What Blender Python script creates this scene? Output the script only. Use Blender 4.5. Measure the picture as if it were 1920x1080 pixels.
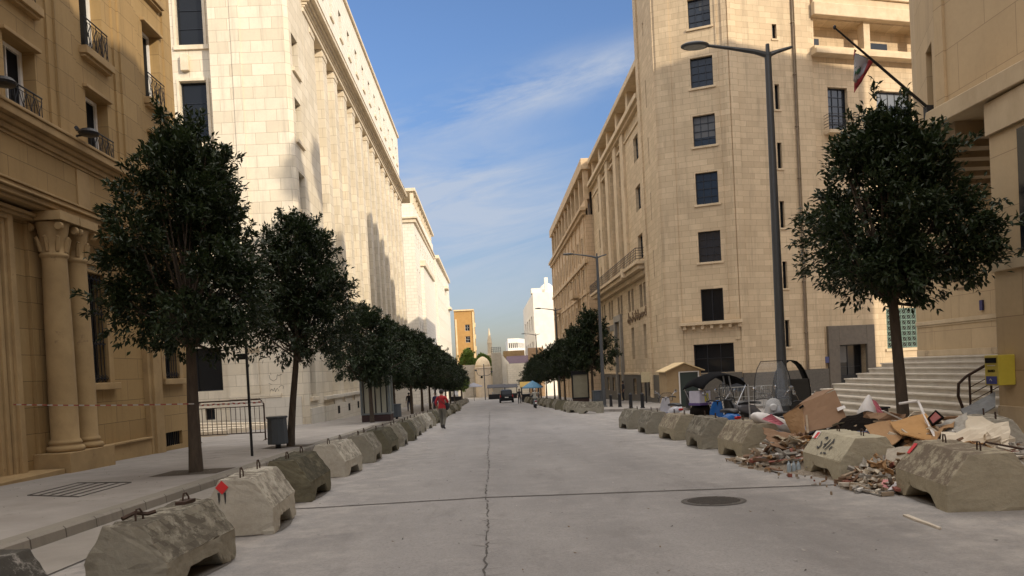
import bpy, bmesh, math, random
import numpy as np
from mathutils import Vector, Matrix
R = math.radians
rnd = random.Random(7)
for o in list(bpy.data.objects): bpy.data.objects.remove(o)
SC = bpy.context.scene
COL = SC.collection

# ------------------------------------------------------------------ camera
EYE = 1.55          # lens height above the road
SLOPE = 0.027       # the street falls away from the camera
FPX, PCX, PCY = 1440.0, 960.0, 720.0
ROLL = 0.051
def _ray_setup():
    c, s = math.cos(ROLL), math.sin(ROLL)
    def d(px, py):
        x = (px-PCX)/FPX; y = -(py-PCY)/FPX
        return x*c+y*s, -x*s+y*c
    pitch = math.atan2(-d(917, 696)[1], 1)
    def w(px, py):
        X, Y = d(px, py)
        return X, math.cos(pitch)-Y*math.sin(pitch), math.sin(pitch)+Y*math.cos(pitch)
    x0, f0, _ = w(917, 696)
    yaw = math.atan2(x0, f0)
    cy, sy = math.cos(yaw), math.sin(yaw)
    def ww(px, py):
        X, f, u = w(px, py)
        return Vector((X*cy-f*sy, X*sy+f*cy, u))
    return ww
ray = _ray_setup()
def at(px, py, Y):
    "point of the measured photograph at world distance Y"
    d = ray(px, py); return Vector((0, 0, EYE)) + d*(Y/d.y)
def ground(px, py, h=0.0):
    d = ray(px, py); t = (EYE-h)/(-d.z-SLOPE*d.y); return Vector((0, 0, EYE)) + d*t
def gz(y):
    return -SLOPE*min(y, 160.0)

cam_d = bpy.data.cameras.new('camera'); cam = bpy.data.objects.new('camera', cam_d); COL.objects.link(cam)
cam_d.sensor_width = 36; cam_d.sensor_fit = 'HORIZONTAL'
cam_d.lens = FPX/1920*36
cam_d.shift_y = (720-540)/1920
cam_d.clip_start = 0.05; cam_d.clip_end = 3000
r0 = ray(PCX, PCY); rx = (ray(PCX+FPX, PCY)-r0).normalized(); ru = (ray(PCX, PCY-FPX)-r0).normalized()
m3 = Matrix((rx, ru, -r0.normalized())).transposed()
cam.matrix_world = Matrix.Translation((0, 0, EYE)) @ m3.to_4x4()
SC.camera = cam
SC.render.resolution_x = 1024; SC.render.resolution_y = 576

# ------------------------------------------------------------------ light
SUN_AZ, SUN_EL = 42.0, 23.0     # azimuth from straight behind the camera towards the right
S = Vector((math.sin(R(SUN_AZ))*math.cos(R(SUN_EL)), -math.cos(R(SUN_AZ))*math.cos(R(SUN_EL)), math.sin(R(SUN_EL))))
sd = bpy.data.lights.new('sun', 'SUN'); sd.energy = 2.9; sd.angle = R(0.55); sd.color = (1.0, 0.87, 0.68)
sun = bpy.data.objects.new('sun', sd); COL.objects.link(sun)
sun.rotation_euler = S.to_track_quat('Z', 'Y').to_euler()
sun.location = (0, 0, 60)
W = bpy.data.worlds.new('World'); SC.world = W; W.use_nodes = True
nt = W.node_tree; N = nt.nodes; L = nt.links
for n in list(N): N.remove(n)
def wn(t, **k):
    n = N.new(t)
    for a, b in k.items(): setattr(n, a, b)
    return n
def wmath(op, a, b=None, c=None):
    n = N.new('ShaderNodeMath'); n.operation = op
    for i, v in enumerate((a, b, c)):
        if v is None: continue
        if isinstance(v, (int, float)): n.inputs[i].default_value = v
        else: L.new(v, n.inputs[i])
    return n.outputs[0]
sky = wn('ShaderNodeTexSky', sky_type='NISHITA'); sky.sun_disc = False
sky.sun_elevation = R(SUN_EL); sky.sun_rotation = math.atan2(S.x, S.y)
sky.altitude = 50; sky.air_density = 1.0; sky.dust_density = 1.2; sky.ozone_density = 2.2
geo = wn('ShaderNodeTexCoord'); sep = wn('ShaderNodeSeparateXYZ'); L.new(geo.outputs['Generated'], sep.inputs[0])
X_, Y_, Z_ = sep.outputs
yy = wmath('MAXIMUM', Y_, 0.05)
a_ = wmath('DIVIDE', X_, yy); e_ = wmath('DIVIDE', Z_, yy)
zz = wmath('MAXIMUM', Z_, 0.03)
cb = wn('ShaderNodeCombineXYZ'); L.new(a_, cb.inputs[0]); L.new(wmath('MULTIPLY', wmath('SUBTRACT', e_, wmath('MULTIPLY', a_, 0.22)), 4.5), cb.inputs[1])
nz = wn('ShaderNodeTexNoise'); nz.inputs['Scale'].default_value = 3.4; nz.inputs['Detail'].default_value = 9; nz.inputs['Roughness'].default_value = .62; nz.inputs['Distortion'].default_value = .5
L.new(cb.outputs[0], nz.inputs['Vector'])
def band(e0, k, wdt, a0, aw):
    dd = wmath('DIVIDE', wmath('SUBTRACT', wmath('SUBTRACT', e_, e0), wmath('MULTIPLY', a_, k)), wdt)
    g = wmath('POWER', 2.718, wmath('MULTIPLY', wmath('MULTIPLY', dd, dd), -1.0))
    da = wmath('DIVIDE', wmath('SUBTRACT', a_, a0), aw)
    return wmath('MULTIPLY', g, wmath('POWER', 2.718, wmath('MULTIPLY', wmath('MULTIPLY', da, da), -1.0)))
b1 = band(0.345, 0.22, 0.030, 0.08, 0.20)
b2 = band(0.235, 0.02, 0.06, -0.04, 0.19)
b3 = band(0.13, 0.0, 0.075, 0.0, 0.34)
gen = wmath('MULTIPLY', wmath('SUBTRACT', nz.outputs['Fac'], 0.34), 2.7)
tot = wmath('ADD', wmath('MULTIPLY', b1, 1.5), wmath('ADD', wmath('MULTIPLY', b2, 1.25), wmath('MULTIPLY', b3, 0.8)))
cl = wmath('MAXIMUM', wmath('MULTIPLY', tot, gen), 0.0)
cl = wmath('MINIMUM', cl, 0.72)
def wmr(x, a, b, c=0.0, d=1.0):
    n = N.new('ShaderNodeMapRange'); n.interpolation_type = 'SMOOTHSTEP'; L.new(x, n.inputs[0])
    for i, v in zip((1, 2, 3, 4), (a, b, c, d)): n.inputs[i].default_value = v
    return n.outputs[0]
def wmix(f, A, B, mode='MIX'):
    n = wn('ShaderNodeMix', data_type='RGBA', blend_type=mode)
    for s_, v in (('Factor', f), ('A', A), ('B', B)):
        if isinstance(v, (int, float)): n.inputs[s_].default_value = v
        elif isinstance(v, tuple): n.inputs[s_].default_value = (*v, 1)
        else: L.new(v, n.inputs[s_])
    return n.outputs['Result']
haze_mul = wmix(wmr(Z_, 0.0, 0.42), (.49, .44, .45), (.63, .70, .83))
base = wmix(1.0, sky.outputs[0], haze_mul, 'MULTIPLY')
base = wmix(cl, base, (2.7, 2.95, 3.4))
# added unseen bright cloud overhead and behind the camera, to fill the shaded street
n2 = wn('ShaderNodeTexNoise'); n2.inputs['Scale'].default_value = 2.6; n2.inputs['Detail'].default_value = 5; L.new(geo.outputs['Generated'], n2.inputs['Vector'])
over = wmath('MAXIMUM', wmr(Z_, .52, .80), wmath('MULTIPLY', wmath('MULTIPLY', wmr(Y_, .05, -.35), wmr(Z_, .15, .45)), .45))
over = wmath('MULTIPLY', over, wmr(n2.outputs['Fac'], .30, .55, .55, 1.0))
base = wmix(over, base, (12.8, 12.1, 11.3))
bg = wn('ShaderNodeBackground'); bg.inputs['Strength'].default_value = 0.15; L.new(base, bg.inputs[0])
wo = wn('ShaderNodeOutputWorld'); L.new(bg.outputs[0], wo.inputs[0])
SC.view_settings.view_transform = 'Standard'; SC.view_settings.look = 'None'; SC.view_settings.gamma = 1
SC.view_settings.use_curve_mapping = False
SC.view_settings.exposure = 0.45

# ------------------------------------------------------------------ materials
MATS = {}
def newmat(name):
    m = bpy.data.materials.new(name); m.use_nodes = True
    nt = m.node_tree; nt.nodes.clear()
    out = nt.nodes.new('ShaderNodeOutputMaterial'); b = nt.nodes.new('ShaderNodeBsdfPrincipled')
    nt.links.new(b.outputs[0], out.inputs[0]); MATS[name] = m
    return m, nt, b
def nd(nt, t, **k):
    n = nt.nodes.new(t)
    for a, b in k.items():
        if a in n.inputs: n.inputs[a].default_value = b
        else: setattr(n, a, b)
    return n
def mth(nt, op, *v):
    n = nt.nodes.new('ShaderNodeMath'); n.operation = op
    for i, x in enumerate(v):
        if isinstance(x, (int, float)): n.inputs[i].default_value = x
        else: nt.links.new(x, n.inputs[i])
    return n.outputs[0]
def mixc(nt, f, a, b, mode='MIX'):
    n = nt.nodes.new('ShaderNodeMix'); n.data_type = 'RGBA'; n.blend_type = mode
    for s, v in (('Factor', f), ('A', a), ('B', b)):
        if isinstance(v, (int, float)): n.inputs[s].default_value = v
        elif isinstance(v, tuple): n.inputs[s].default_value = (*v, 1) if len(v) == 3 else v
        else: nt.links.new(v, n.inputs[s])
    return n.outputs['Result']
def ramp(nt, f, lo, hi):
    n = nt.nodes.new('ShaderNodeMapRange'); nt.links.new(f, n.inputs[0]); n.inputs[1].default_value = lo; n.inputs[2].default_value = hi
    return n.outputs[0]
def wallvec(nt):
    g = nt.nodes.new('ShaderNodeNewGeometry'); sp = nt.nodes.new('ShaderNodeSeparateXYZ'); nt.links.new(g.outputs['Position'], sp.inputs[0])
    sn = nt.nodes.new('ShaderNodeSeparateXYZ'); nt.links.new(g.outputs['True Normal'], sn.inputs[0])
    f = mth(nt, 'GREATER_THAN', mth(nt, 'ABSOLUTE', sn.outputs[0]), mth(nt, 'ABSOLUTE', sn.outputs[1]))
    u = mth(nt, 'ADD', mth(nt, 'MULTIPLY', f, sp.outputs[1]), mth(nt, 'MULTIPLY', mth(nt, 'SUBTRACT', 1.0, f), sp.outputs[0]))
    c = nt.nodes.new('ShaderNodeCombineXYZ'); nt.links.new(u, c.inputs[0]); nt.links.new(sp.outputs[2], c.inputs[1])
    return c.outputs[0], g.outputs['Position']
def noise(nt, vec, scale, detail=5, rough=.6, sx=1, sy=1, sz=1):
    mp = nt.nodes.new('ShaderNodeMapping'); mp.inputs['Scale'].default_value = (sx, sy, sz); nt.links.new(vec, mp.inputs[0])
    n = nt.nodes.new('ShaderNodeTexNoise'); n.inputs['Scale'].default_value = scale; n.inputs['Detail'].default_value = detail; n.inputs['Roughness'].default_value = rough
    nt.links.new(mp.outputs[0], n.inputs['Vector']); return n.outputs['Fac']
def stone(name, c1, c2, mortar, bw=.8, bh=.38, msz=.012, dirt=.35, bump=.25, rough=.85):
    m, nt, b = newmat(name)
    v, P = wallvec(nt)
    br = nt.nodes.new('ShaderNodeTexBrick'); nt.links.new(v, br.inputs['Vector'])
    br.inputs['Color1'].default_value = (*c1, 1); br.inputs['Color2'].default_value = (*c2, 1); br.inputs['Mortar'].default_value = (*mortar, 1)
    br.inputs['Scale'].default_value = 1; br.inputs['Brick Width'].default_value = bw; br.inputs['Row Height'].default_value = bh
    br.inputs['Mortar Size'].default_value = msz; br.inputs['Mortar Smooth'].default_value = .3; br.inputs['Bias'].default_value = 0
    n1 = noise(nt, P, .45, 8, .7); n2 = noise(nt, P, 9, 4, .7); n3 = noise(nt, P, 1.9, 7, .72, 1, 1, .09)
    c = mixc(nt, mth(nt, 'MULTIPLY', ramp(nt, n1, .35, .75), dirt), br.outputs['Color'], tuple(x*.62 for x in c1))
    c = mixc(nt, mth(nt, 'MULTIPLY', ramp(nt, n3, .52, .80), dirt*1.25), c, tuple(x*.40 for x in c1))
    c = mixc(nt, mth(nt, 'MULTIPLY', ramp(nt, n2, .3, .8), .22), c, tuple(x*.7 for x in c2))
    nt.links.new(c, b.inputs['Base Color']); b.inputs['Roughness'].default_value = rough
    b.inputs['Specular IOR Level'].default_value = .2
    h = mth(nt, 'ADD', mth(nt, 'MULTIPLY', br.outputs['Fac'], -1.0), mth(nt, 'MULTIPLY', n2, .6))
    bp = nt.nodes.new('ShaderNodeBump'); bp.inputs['Strength'].default_value = bump; bp.inputs['Distance'].default_value = .02
    nt.links.new(h, bp.inputs['Height']); nt.links.new(bp.outputs[0], b.inputs['Normal'])
    return m
def rough_mat(name, c1, c2, scale=6, rough=.8, bump=.2, detail=6, metal=0, spots=None, spec=.3, coord='pos', stretch=(1, 1, 1), lo=.35, hi=.7):
    m, nt, b = newmat(name)
    if coord == 'pos':
        g = nt.nodes.new('ShaderNodeNewGeometry'); P = g.outputs['Position']
    else:
        g = nt.nodes.new('ShaderNodeTexCoord'); P = g.outputs['Object']
        oi = nt.nodes.new('ShaderNodeObjectInfo'); va = nt.nodes.new('ShaderNodeVectorMath'); va.operation = 'ADD'
        cm = nt.nodes.new('ShaderNodeCombineXYZ'); nt.links.new(mth(nt, 'MULTIPLY', oi.outputs['Random'], 37.0), cm.inputs[0])
        nt.links.new(P, va.inputs[0]); nt.links.new(cm.outputs[0], va.inputs[1]); P = va.outputs[0]
    n1 = noise(nt, P, scale, detail, .65, *stretch)
    c = mixc(nt, ramp(nt, n1, lo, hi), c1, c2)
    if spots:
        n2 = noise(nt, P, spots[1], 6, .7, *stretch); c = mixc(nt, ramp(nt, n2, spots[2], spots[2]+.1), c, spots[0])
    nt.links.new(c, b.inputs['Base Color']); b.inputs['Roughness'].default_value = rough; b.inputs['Metallic'].default_value = metal
    b.inputs['Specular IOR Level'].default_value = spec
    if bump:
        n3 = noise(nt, P, scale*5, 6, .7)
        bp = nt.nodes.new('ShaderNodeBump'); bp.inputs['Strength'].default_value = bump; bp.inputs['Distance'].default_value = .02
        nt.links.new(mth(nt, 'ADD', n3, n1), bp.inputs['Height']); nt.links.new(bp.outputs[0], b.inputs['Normal'])
    return m
def flat(name, c, rough=.5, metal=0, spec=.5, alpha=1, var=.12):
    m, nt, b = newmat(name)
    g = nt.nodes.new('ShaderNodeNewGeometry'); n1 = noise(nt, g.outputs['Position'], 7, 4, .6)
    col = mixc(nt, mth(nt, 'MULTIPLY', n1, 1.0), tuple(x*(1+var) for x in c), tuple(x*(1-var*1.6) for x in c))
    nt.links.new(col, b.inputs['Base Color'])
    b.inputs['Roughness'].default_value = rough; b.inputs['Metallic'].default_value = metal; b.inputs['Specular IOR Level'].default_value = spec
    b.inputs['Alpha'].default_value = alpha
    return m

M_tan = stone('tan_stone', (.385, .262, .120), (.315, .21, .095), (.12, .08, .04), 1.5, .62, .008, .45, .25)
M_tantrim = rough_mat('tan_trim_stone', (.385, .265, .128), (.275, .187, .09), 1.2, .85, .25, spots=((.20, .13, .07), 2.2, .62))
M_white = stone('pale_limestone', (.80, .715, .57), (.66, .575, .435), (.36, .29, .20), 1.35, .70, .013, .5, .3)
M_whitelow = stone('pale_plinth_stone', (.68, .63, .54), (.62, .57, .48), (.36, .32, .26), 1.2, .62, .010, .35, .2)
M_whitetrim = rough_mat('pale_trim_stone', (.74, .64, .49), (.56, .47, .34), 1.1, .85, .2, spots=((.36, .31, .24), 2.0, .68))
M_white3 = stone('chalky_stone', (.84, .78, .67), (.77, .71, .60), (.5, .45, .37), 1.0, .5, .02, .2, .2)
M_cream = stone('cream_stone', (.70, .55, .365), (.56, .43, .28), (.30, .225, .14), .85, .375, .009, .6, .3)
M_creamtrim = rough_mat('cream_trim_stone', (.66, .52, .35), (.50, .39, .25), 1.3, .85, .2, spots=((.24, .18, .12), 2.0, .64))
M_honey = stone('honey_stone', (.66, .49, .32), (.60, .44, .28), (.26, .18, .11), .9, .42, .012, .35, .25)
M_honeytrim = rough_mat('honey_trim_stone', (.60, .45, .29), (.47, .34, .20), 1.3, .85, .2)
M_bank = stone('smooth_beige_stone', (.57, .43, .26), (.51, .38, .225), (.28, .20, .115), 1.9, 1.05, .008, .55, .15)
M_banktrim = rough_mat('beige_slab_stone', (.56, .445, .29), (.42, .32, .20), 1.1, .85, .25, spots=((.16, .12, .08), 1.5, .61), stretch=(1, 1, .5))
M_granite = rough_mat('dark_granite', (.13, .115, .095), (.09, .08, .066), 9, .5, .05)
M_step = rough_mat('marble_steps', (.56, .51, .43), (.43, .38, .31), 2.5, .6, .1, spots=((.26, .22, .18), 1.8, .64))
M_orange = rough_mat('ochre_render', (.44, .25, .085), (.36, .20, .065), .8, .9, .1)
M_paint = rough_mat('white_render', (.80, .76, .68), (.70, .65, .56), .6, .9, .05)
M_greywall = rough_mat('grey_block_wall', (.42, .38, .32), (.33, .30, .25), 1.4, .9, .2)
M_glass = flat('dark_window_glass', (.010, .012, .015), .12, 0, .3)
M_glassblue = flat('bluish_window_glass', (.02, .028, .042), .1, 0, .4)
M_blackvoid = flat('dark_opening', (.006, .006, .006), .6, 0, .1)
M_iron = flat('black_iron', (.02, .02, .022), .5, .3, .4)
M_winmetal = flat('dark_window_metal', (.018, .022, .03), .4, .2, .5)
M_whitewood = flat('white_painted_wood', (.72, .70, .66), .6, 0, .3)
M_lamp = flat('grey_lamp_paint', (.075, .08, .085), .45, .3, .5)
M_lens = flat('lamp_lens', (.30, .30, .27), .25, 0, .6)
M_rust = rough_mat('rusty_steel', (.065, .036, .024), (.035, .024, .018), 20, .8, .1, coord='obj')
M_bark = rough_mat('bark', (.095, .072, .052), (.05, .038, .028), 9, .9, .6, coord='obj', stretch=(1, 1, .25))

def leafmat(name, c1, c2):
    m, nt, b = newmat(name)
    oi = nt.nodes.new('ShaderNodeNewGeometry')
    n1 = noise(nt, oi.outputs['Position'], 1.7, 3, .6); n2 = noise(nt, oi.outputs['Position'], 23, 2, .5)
    c = mixc(nt, ramp(nt, n1, .35, .65), c1, c2); c = mixc(nt, mth(nt, 'MULTIPLY', ramp(nt, n2, .45, .8), .5), c, (.06, .085, .03))
    nt.links.new(c, b.inputs['Base Color']); b.inputs['Roughness'].default_value = .45; b.inputs['Specular IOR Level'].default_value = .35
    tr = nt.nodes.new('ShaderNodeBsdfTranslucent'); nt.links.new(mixc(nt, .5, c, (.03, .05, .01)), tr.inputs[0])
    ms = nt.nodes.new('ShaderNodeMixShader'); ms.inputs[0].default_value = .16
    out = [n for n in nt.nodes if n.type == 'OUTPUT_MATERIAL'][0]
    nt.links.new(b.outputs[0], ms.inputs[1]); nt.links.new(tr.outputs[0], ms.inputs[2]); nt.links.new(ms.outputs[0], out.inputs[0])
    return m
M_leaf = leafmat('dark_glossy_leaves', (.010, .018, .007), (.024, .040, .014))
M_leaf2 = leafmat('bright_leaves', (.14, .22, .035), (.22, .30, .06))

def concrete(name, c1, c2, top, pock):
    m, nt, b = newmat(name)
    tc = nt.nodes.new('ShaderNodeTexCoord'); oi = nt.nodes.new('ShaderNodeObjectInfo')
    va = nt.nodes.new('ShaderNodeVectorMath'); va.operation = 'ADD'; cm = nt.nodes.new('ShaderNodeCombineXYZ')
    nt.links.new(mth(nt, 'MULTIPLY', oi.outputs['Random'], 91.0), cm.inputs[0]); nt.links.new(tc.outputs['Object'], va.inputs[0]); nt.links.new(cm.outputs[0], va.inputs[1]); P = va.outputs[0]
    n1 = noise(nt, P, 1.9, 7, .65); n2 = noise(nt, P, 16, 7, .75); n3 = noise(nt, P, 5, 7, .8)
    c = mixc(nt, ramp(nt, n1, .35, .68), c1, c2)
    g = nt.nodes.new('ShaderNodeNewGeometry'); sp = nt.nodes.new('ShaderNodeSeparateXYZ'); nt.links.new(g.outputs['True Normal'], sp.inputs[0])
    up = ramp(nt, sp.outputs[2], .30, .55)      # the pitted sloping faces weather darker, as cast
    c = mixc(nt, mth(nt, 'MULTIPLY', up, ramp(nt, n3, pock-.07, pock+.05)), c, top)
    c = mixc(nt, mth(nt, 'MULTIPLY', ramp(nt, n2, .45, .8), .35), c, tuple(x*.45 for x in c2))
    nt.links.new(c, b.inputs['Base Color']); b.inputs['Roughness'].default_value = .9; b.inputs['Specular IOR Level'].default_value = .15
    bp = nt.nodes.new('ShaderNodeBump'); bp.inputs['Strength'].default_value = .7; bp.inputs['Distance'].default_value = .015
    nt.links.new(mth(nt, 'ADD', n2, mth(nt, 'MULTIPLY', mth(nt, 'MULTIPLY', up, n3), 1.6)), bp.inputs['Height']); nt.links.new(bp.outputs[0], b.inputs['Normal'])
    return m
C_light = concrete('light_concrete', (.46, .43, .36), (.38, .35, .29), (.16, .14, .11), .50)
C_grey = concrete('grey_concrete', (.30, .28, .225), (.23, .21, .165), (.09, .078, .06), .47)
C_moss = concrete('mossy_concrete', (.17, .155, .105), (.11, .10, .07), (.05, .045, .03), .42)
C_warm = concrete('warm_concrete', (.36, .32, .235), (.30, .265, .19), (.15, .12, .09), .49)
C_dark = concrete('tarred_concrete', (.07, .065, .055), (.05, .046, .04), (.30, .28, .25), .58)

def road_mat():
    m, nt, b = newmat('asphalt')
    g = nt.nodes.new('ShaderNodeNewGeometry'); P = g.outputs['Position']
    sp = nt.nodes.new('ShaderNodeSeparateXYZ'); nt.links.new(P, sp.inputs[0])
    n1 = noise(nt, P, .35, 8, .62, 1, .5, 1); n2 = noise(nt, P, 2.3, 8, .7); n3 = noise(nt, P, 34, 4, .8); n4 = noise(nt, P, 1.1, 8, .75, 1, .35, 1)
    n5 = noise(nt, P, .8, 4, .5, 1, .04, 1); n6 = noise(nt, P, 190, 2, .6); n7 = noise(nt, P, 5.5, 7, .75)
    c = mixc(nt, ramp(nt, n1, .30, .70), (.140, .131, .126), (.255, .241, .231))
    c = mixc(nt, mth(nt, 'MULTIPLY', ramp(nt, n5, .42, .62), .30), c, (.31, .295, .285))
    c = mixc(nt, mth(nt, 'MULTIPLY', ramp(nt, n2, .50, .75), .42), c, (.36, .338, .318))
    c = mixc(nt, mth(nt, 'MULTIPLY', ramp(nt, n4, .54, .68), .58), c, (.115, .105, .10))
    c = mixc(nt, mth(nt, 'MULTIPLY', ramp(nt, n7, .60, .72), .35), c, (.12, .11, .105))
    c = mixc(nt, mth(nt, 'MULTIPLY', ramp(nt, n3, .45, .62), .55), c, (.125, .117, .112))
    c = mixc(nt, mth(nt, 'MULTIPLY', ramp(nt, n6, .50, .72), .35), c, (.42, .40, .38))
    # pale cement dust lying towards both barrier rows
    ex = mth(nt, 'ABSOLUTE', mth(nt, 'SUBTRACT', sp.outputs[0], 1.0))
    edge = mth(nt, 'MULTIPLY', ramp(nt, ex, 2.0, 4.2), ramp(nt, n2, .38, .62))
    c = mixc(nt, mth(nt, 'MULTIPLY', edge, .55), c, (.42, .385, .345))
    nt.links.new(c, b.inputs['Base Color']); nt.links.new(mth(nt, 'ADD', .62, mth(nt, 'MULTIPLY', n1, .25)), b.inputs['Roughness'])
    b.inputs['Specular IOR Level'].default_value = .3
    bp = nt.nodes.new('ShaderNodeBump'); bp.inputs['Strength'].default_value = .35; bp.inputs['Distance'].default_value = .008
    nt.links.new(mth(nt, 'ADD', n3, n2), bp.inputs['Height']); nt.links.new(bp.outputs[0], b.inputs['Normal'])
    return m
M_road = road_mat()
M_seam = rough_mat('tar_seam', (.05, .045, .04), (.085, .075, .066), 8, .8, .1)
M_pave = rough_mat('pavement_concrete', (.30, .275, .25), (.22, .20, .18), .9, .85, .25, spots=((.15, .13, .11), 1.3, .60))
M_gutter = rough_mat('gutter_concrete', (.27, .245, .215), (.21, .19, .165), 1.3, .85, .25)
M_kerb = stone('kerb_stone', (.30, .27, .23), (.22, .20, .165), (.06, .05, .04), .75, .9, .014, .6, .4)
M_dirt = rough_mat('tree_pit_soil', (.06, .048, .036), (.10, .08, .06), 8, .95, .5)

WR = random.Random(5)
BLINDS = [flat('grey_blind', (.10, .10, .10), .35, 0, .5), flat('cream_blind', (.20, .18, .145), .4, 0, .5), flat('blue_grey_curtain', (.055, .07, .09), .3, 0, .5), flat('dusty_glass', (.05, .05, .048), .25, 0, .5)]

# ------------------------------------------------------------------ mesh helpers
ORG = {}
class MB:
    def __init__(s): s.v = []; s.f = []; s.m = []; s.mi = 0
    def face(s, pts):
        i = len(s.v); s.v += [tuple(p) for p in pts]; s.f.append(tuple(range(i, i+len(pts)))); s.m.append(s.mi)
    def mesh(s, vs, fs):
        i = len(s.v); s.v += [tuple(p) for p in vs]
        for f in fs: s.f.append(tuple(i+k for k in f)); s.m.append(s.mi)
    def hexa(s, p):   # 8 corners: bottom 4 ccw, top 4 ccw
        s.mesh(p, [(3, 2, 1, 0), (4, 5, 6, 7), (0, 1, 5, 4), (1, 2, 6, 5), (2, 3, 7, 6), (3, 0, 4, 7)])
    def box(s, x0, x1, y0, y1, z0, z1):
        s.hexa([(x0, y0, z0), (x1, y0, z0), (x1, y1, z0), (x0, y1, z0), (x0, y0, z1), (x1, y0, z1), (x1, y1, z1), (x0, y1, z1)])
    def ebox(s, e, u0, u1, z0, z1, n0, n1):   # box on a wall edge
        P = e.P
        s.hexa([P(u0, z0, n1), P(u1, z0, n1), P(u1, z0, n0), P(u0, z0, n0), P(u0, z1, n1), P(u1, z1, n1), P(u1, z1, n0), P(u0, z1, n0)])
    def prism(s, poly, z0, z1, cap=True):
        n = len(poly); vs = [(x, y, z0) for x, y in poly]+[(x, y, z1) for x, y in poly]
        fs = [(i, (i+1) % n, n+(i+1) % n, n+i) for i in range(n)]
        if cap: fs += [tuple(range(n-1, -1, -1)), tuple(range(n, 2*n))]
        s.mesh(vs, fs)
    def tube(s, pts, r, n=8, cap=True):
        pts = [Vector(p) for p in pts]; rs = r if isinstance(r, (list, tuple)) else [r]*len(pts)
        vs = []; fs = []; ref = None
        for i, p in enumerate(pts):
            t = (pts[min(i+1, len(pts)-1)]-pts[max(i-1, 0)])
            if t.length < 1e-9: t = Vector((0, 0, 1))
            t.normalize()
            if ref is None: ref = Vector((0, 0, 1)) if abs(t.z) < .9 else Vector((1, 0, 0))
            a = t.cross(ref); 
            if a.length < 1e-6: a = t.cross(Vector((0, 1, 0)))
            a.normalize(); bb = a.cross(t).normalized(); ref = bb
            for k in range(n):
                an = 2*math.pi*k/n; vs.append(p+(a*math.cos(an)+bb*math.sin(an))*rs[i])
        for i in range(len(pts)-1):
            for k in range(n):
                a = i*n+k; b = i*n+(k+1) % n; fs.append((a, b, b+n, a+n))
        if cap: fs += [tuple(range(n-1, -1, -1)), tuple(range((len(pts)-1)*n, len(pts)*n))]
        s.mesh(vs, fs)
    def lathe(s, c, prof, n=20, ax='z'):
        vs = []; fs = []
        for r, z in prof:
            for k in range(n):
                a = 2*math.pi*k/n
                if ax == 'z': vs.append((c[0]+r*math.cos(a), c[1]+r*math.sin(a), c[2]+z))
                elif ax == 'x': vs.append((c[0]+z, c[1]+r*math.cos(a), c[2]+r*math.sin(a)))
                else: vs.append((c[0]+r*math.sin(a), c[1]+z, c[2]+r*math.cos(a)))
        for i in range(len(prof)-1):
            for k in range(n):
                a = i*n+k; b = i*n+(k+1) % n; fs.append((a, b, b+n, a+n))
        fs += [tuple(range(n-1, -1, -1)), tuple(range((len(prof)-1)*n, len(prof)*n))]
        s.mesh(vs, fs)
    def loft(s, rings, cap=True):
        n = len(rings[0]); vs = [p for r in rings for p in r]; fs = []
        for i in range(len(rings)-1):
            for k in range(n):
                a = i*n+k; b = i*n+(k+1) % n; fs.append((a, b, b+n, a+n))
        if cap: fs += [tuple(range(n-1, -1, -1)), tuple(range((len(rings)-1)*n, len(rings)*n))]
        s.mesh(vs, fs)
    def build(s, name, mats, parent=None, label=None, smooth=False, bevel=0, sub=0, fix=True):
        me = bpy.data.meshes.new(name)
        o0 = ORG.get(parent.name, (0, 0, 0)) if parent else (0, 0, 0)
        vs = [(x-o0[0], y-o0[1], z-o0[2]) for x, y, z in s.v]
        me.from_pydata(vs, [], s.f)
        ml = mats if isinstance(mats, (list, tuple)) else [mats]
        for m in ml: me.materials.append(m)
        if len(ml) > 1: me.polygons.foreach_set('material_index', s.m)
        if fix:
            bm = bmesh.new(); bm.from_mesh(me)
            if smooth or bevel or sub: bmesh.ops.remove_doubles(bm, verts=bm.verts, dist=1e-5)
            bmesh.ops.recalc_face_normals(bm, faces=bm.faces)
            bm.to_mesh(me); bm.free()
        if smooth: me.polygons.foreach_set('use_smooth', [True]*len(me.polygons))
        o = bpy.data.objects.new(name, me); COL.objects.link(o)
        if parent: o.parent = parent; ORG[o.name] = o0
        if bevel:
            b = o.modifiers.new('bevel', 'BEVEL'); b.width = bevel; b.segments = 2; b.limit_method = 'ANGLE'; b.angle_limit = R(40)
        if sub:
            b = o.modifiers.new('sub', 'SUBSURF'); b.levels = sub; b.render_levels = sub
        if label: o['label'] = label
        return o
def tag(o, label=None, cat=None, group=None, kind=None):
    if label: o['label'] = label
    if cat: o['category'] = cat
    if group: o['group'] = group
    if kind: o['kind'] = kind
    return o
def thing(name, label, cat, loc=(0, 0, 0), group=None):
    o = bpy.data.objects.new(name, None); COL.objects.link(o); o.location = loc; o.empty_display_size = .3
    ORG[o.name] = tuple(loc); tag(o, label, cat, group); return o
def place(root, loc, rz=0, s=1):
    root.location = loc; root.rotation_euler = (0, 0, rz); root.scale = (s, s, s)
def dup(root, loc, rz=0, s=1, label=None, group=None):
    r = root.copy(); COL.objects.link(r); place(r, loc, rz, s)
    if label: r['label'] = label
    if group: r['group'] = group
    def rec(a, b):
        for ch in list(a.children):
            c = ch.copy(); COL.objects.link(c); c.parent = b; rec(ch, c)
    rec(root, r); return r
class Edge:
    def __init__(s, a, b):
        s.a = Vector((a[0], a[1])); s.d = Vector((b[0], b[1]))-s.a; s.L = s.d.length; s.d.normalize(); s.n = Vector((s.d.y, -s.d.x))
    def P(s, u, z, n=0):
        p = s.a+s.d*u+s.n*n; return (p.x, p.y, z)
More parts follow.
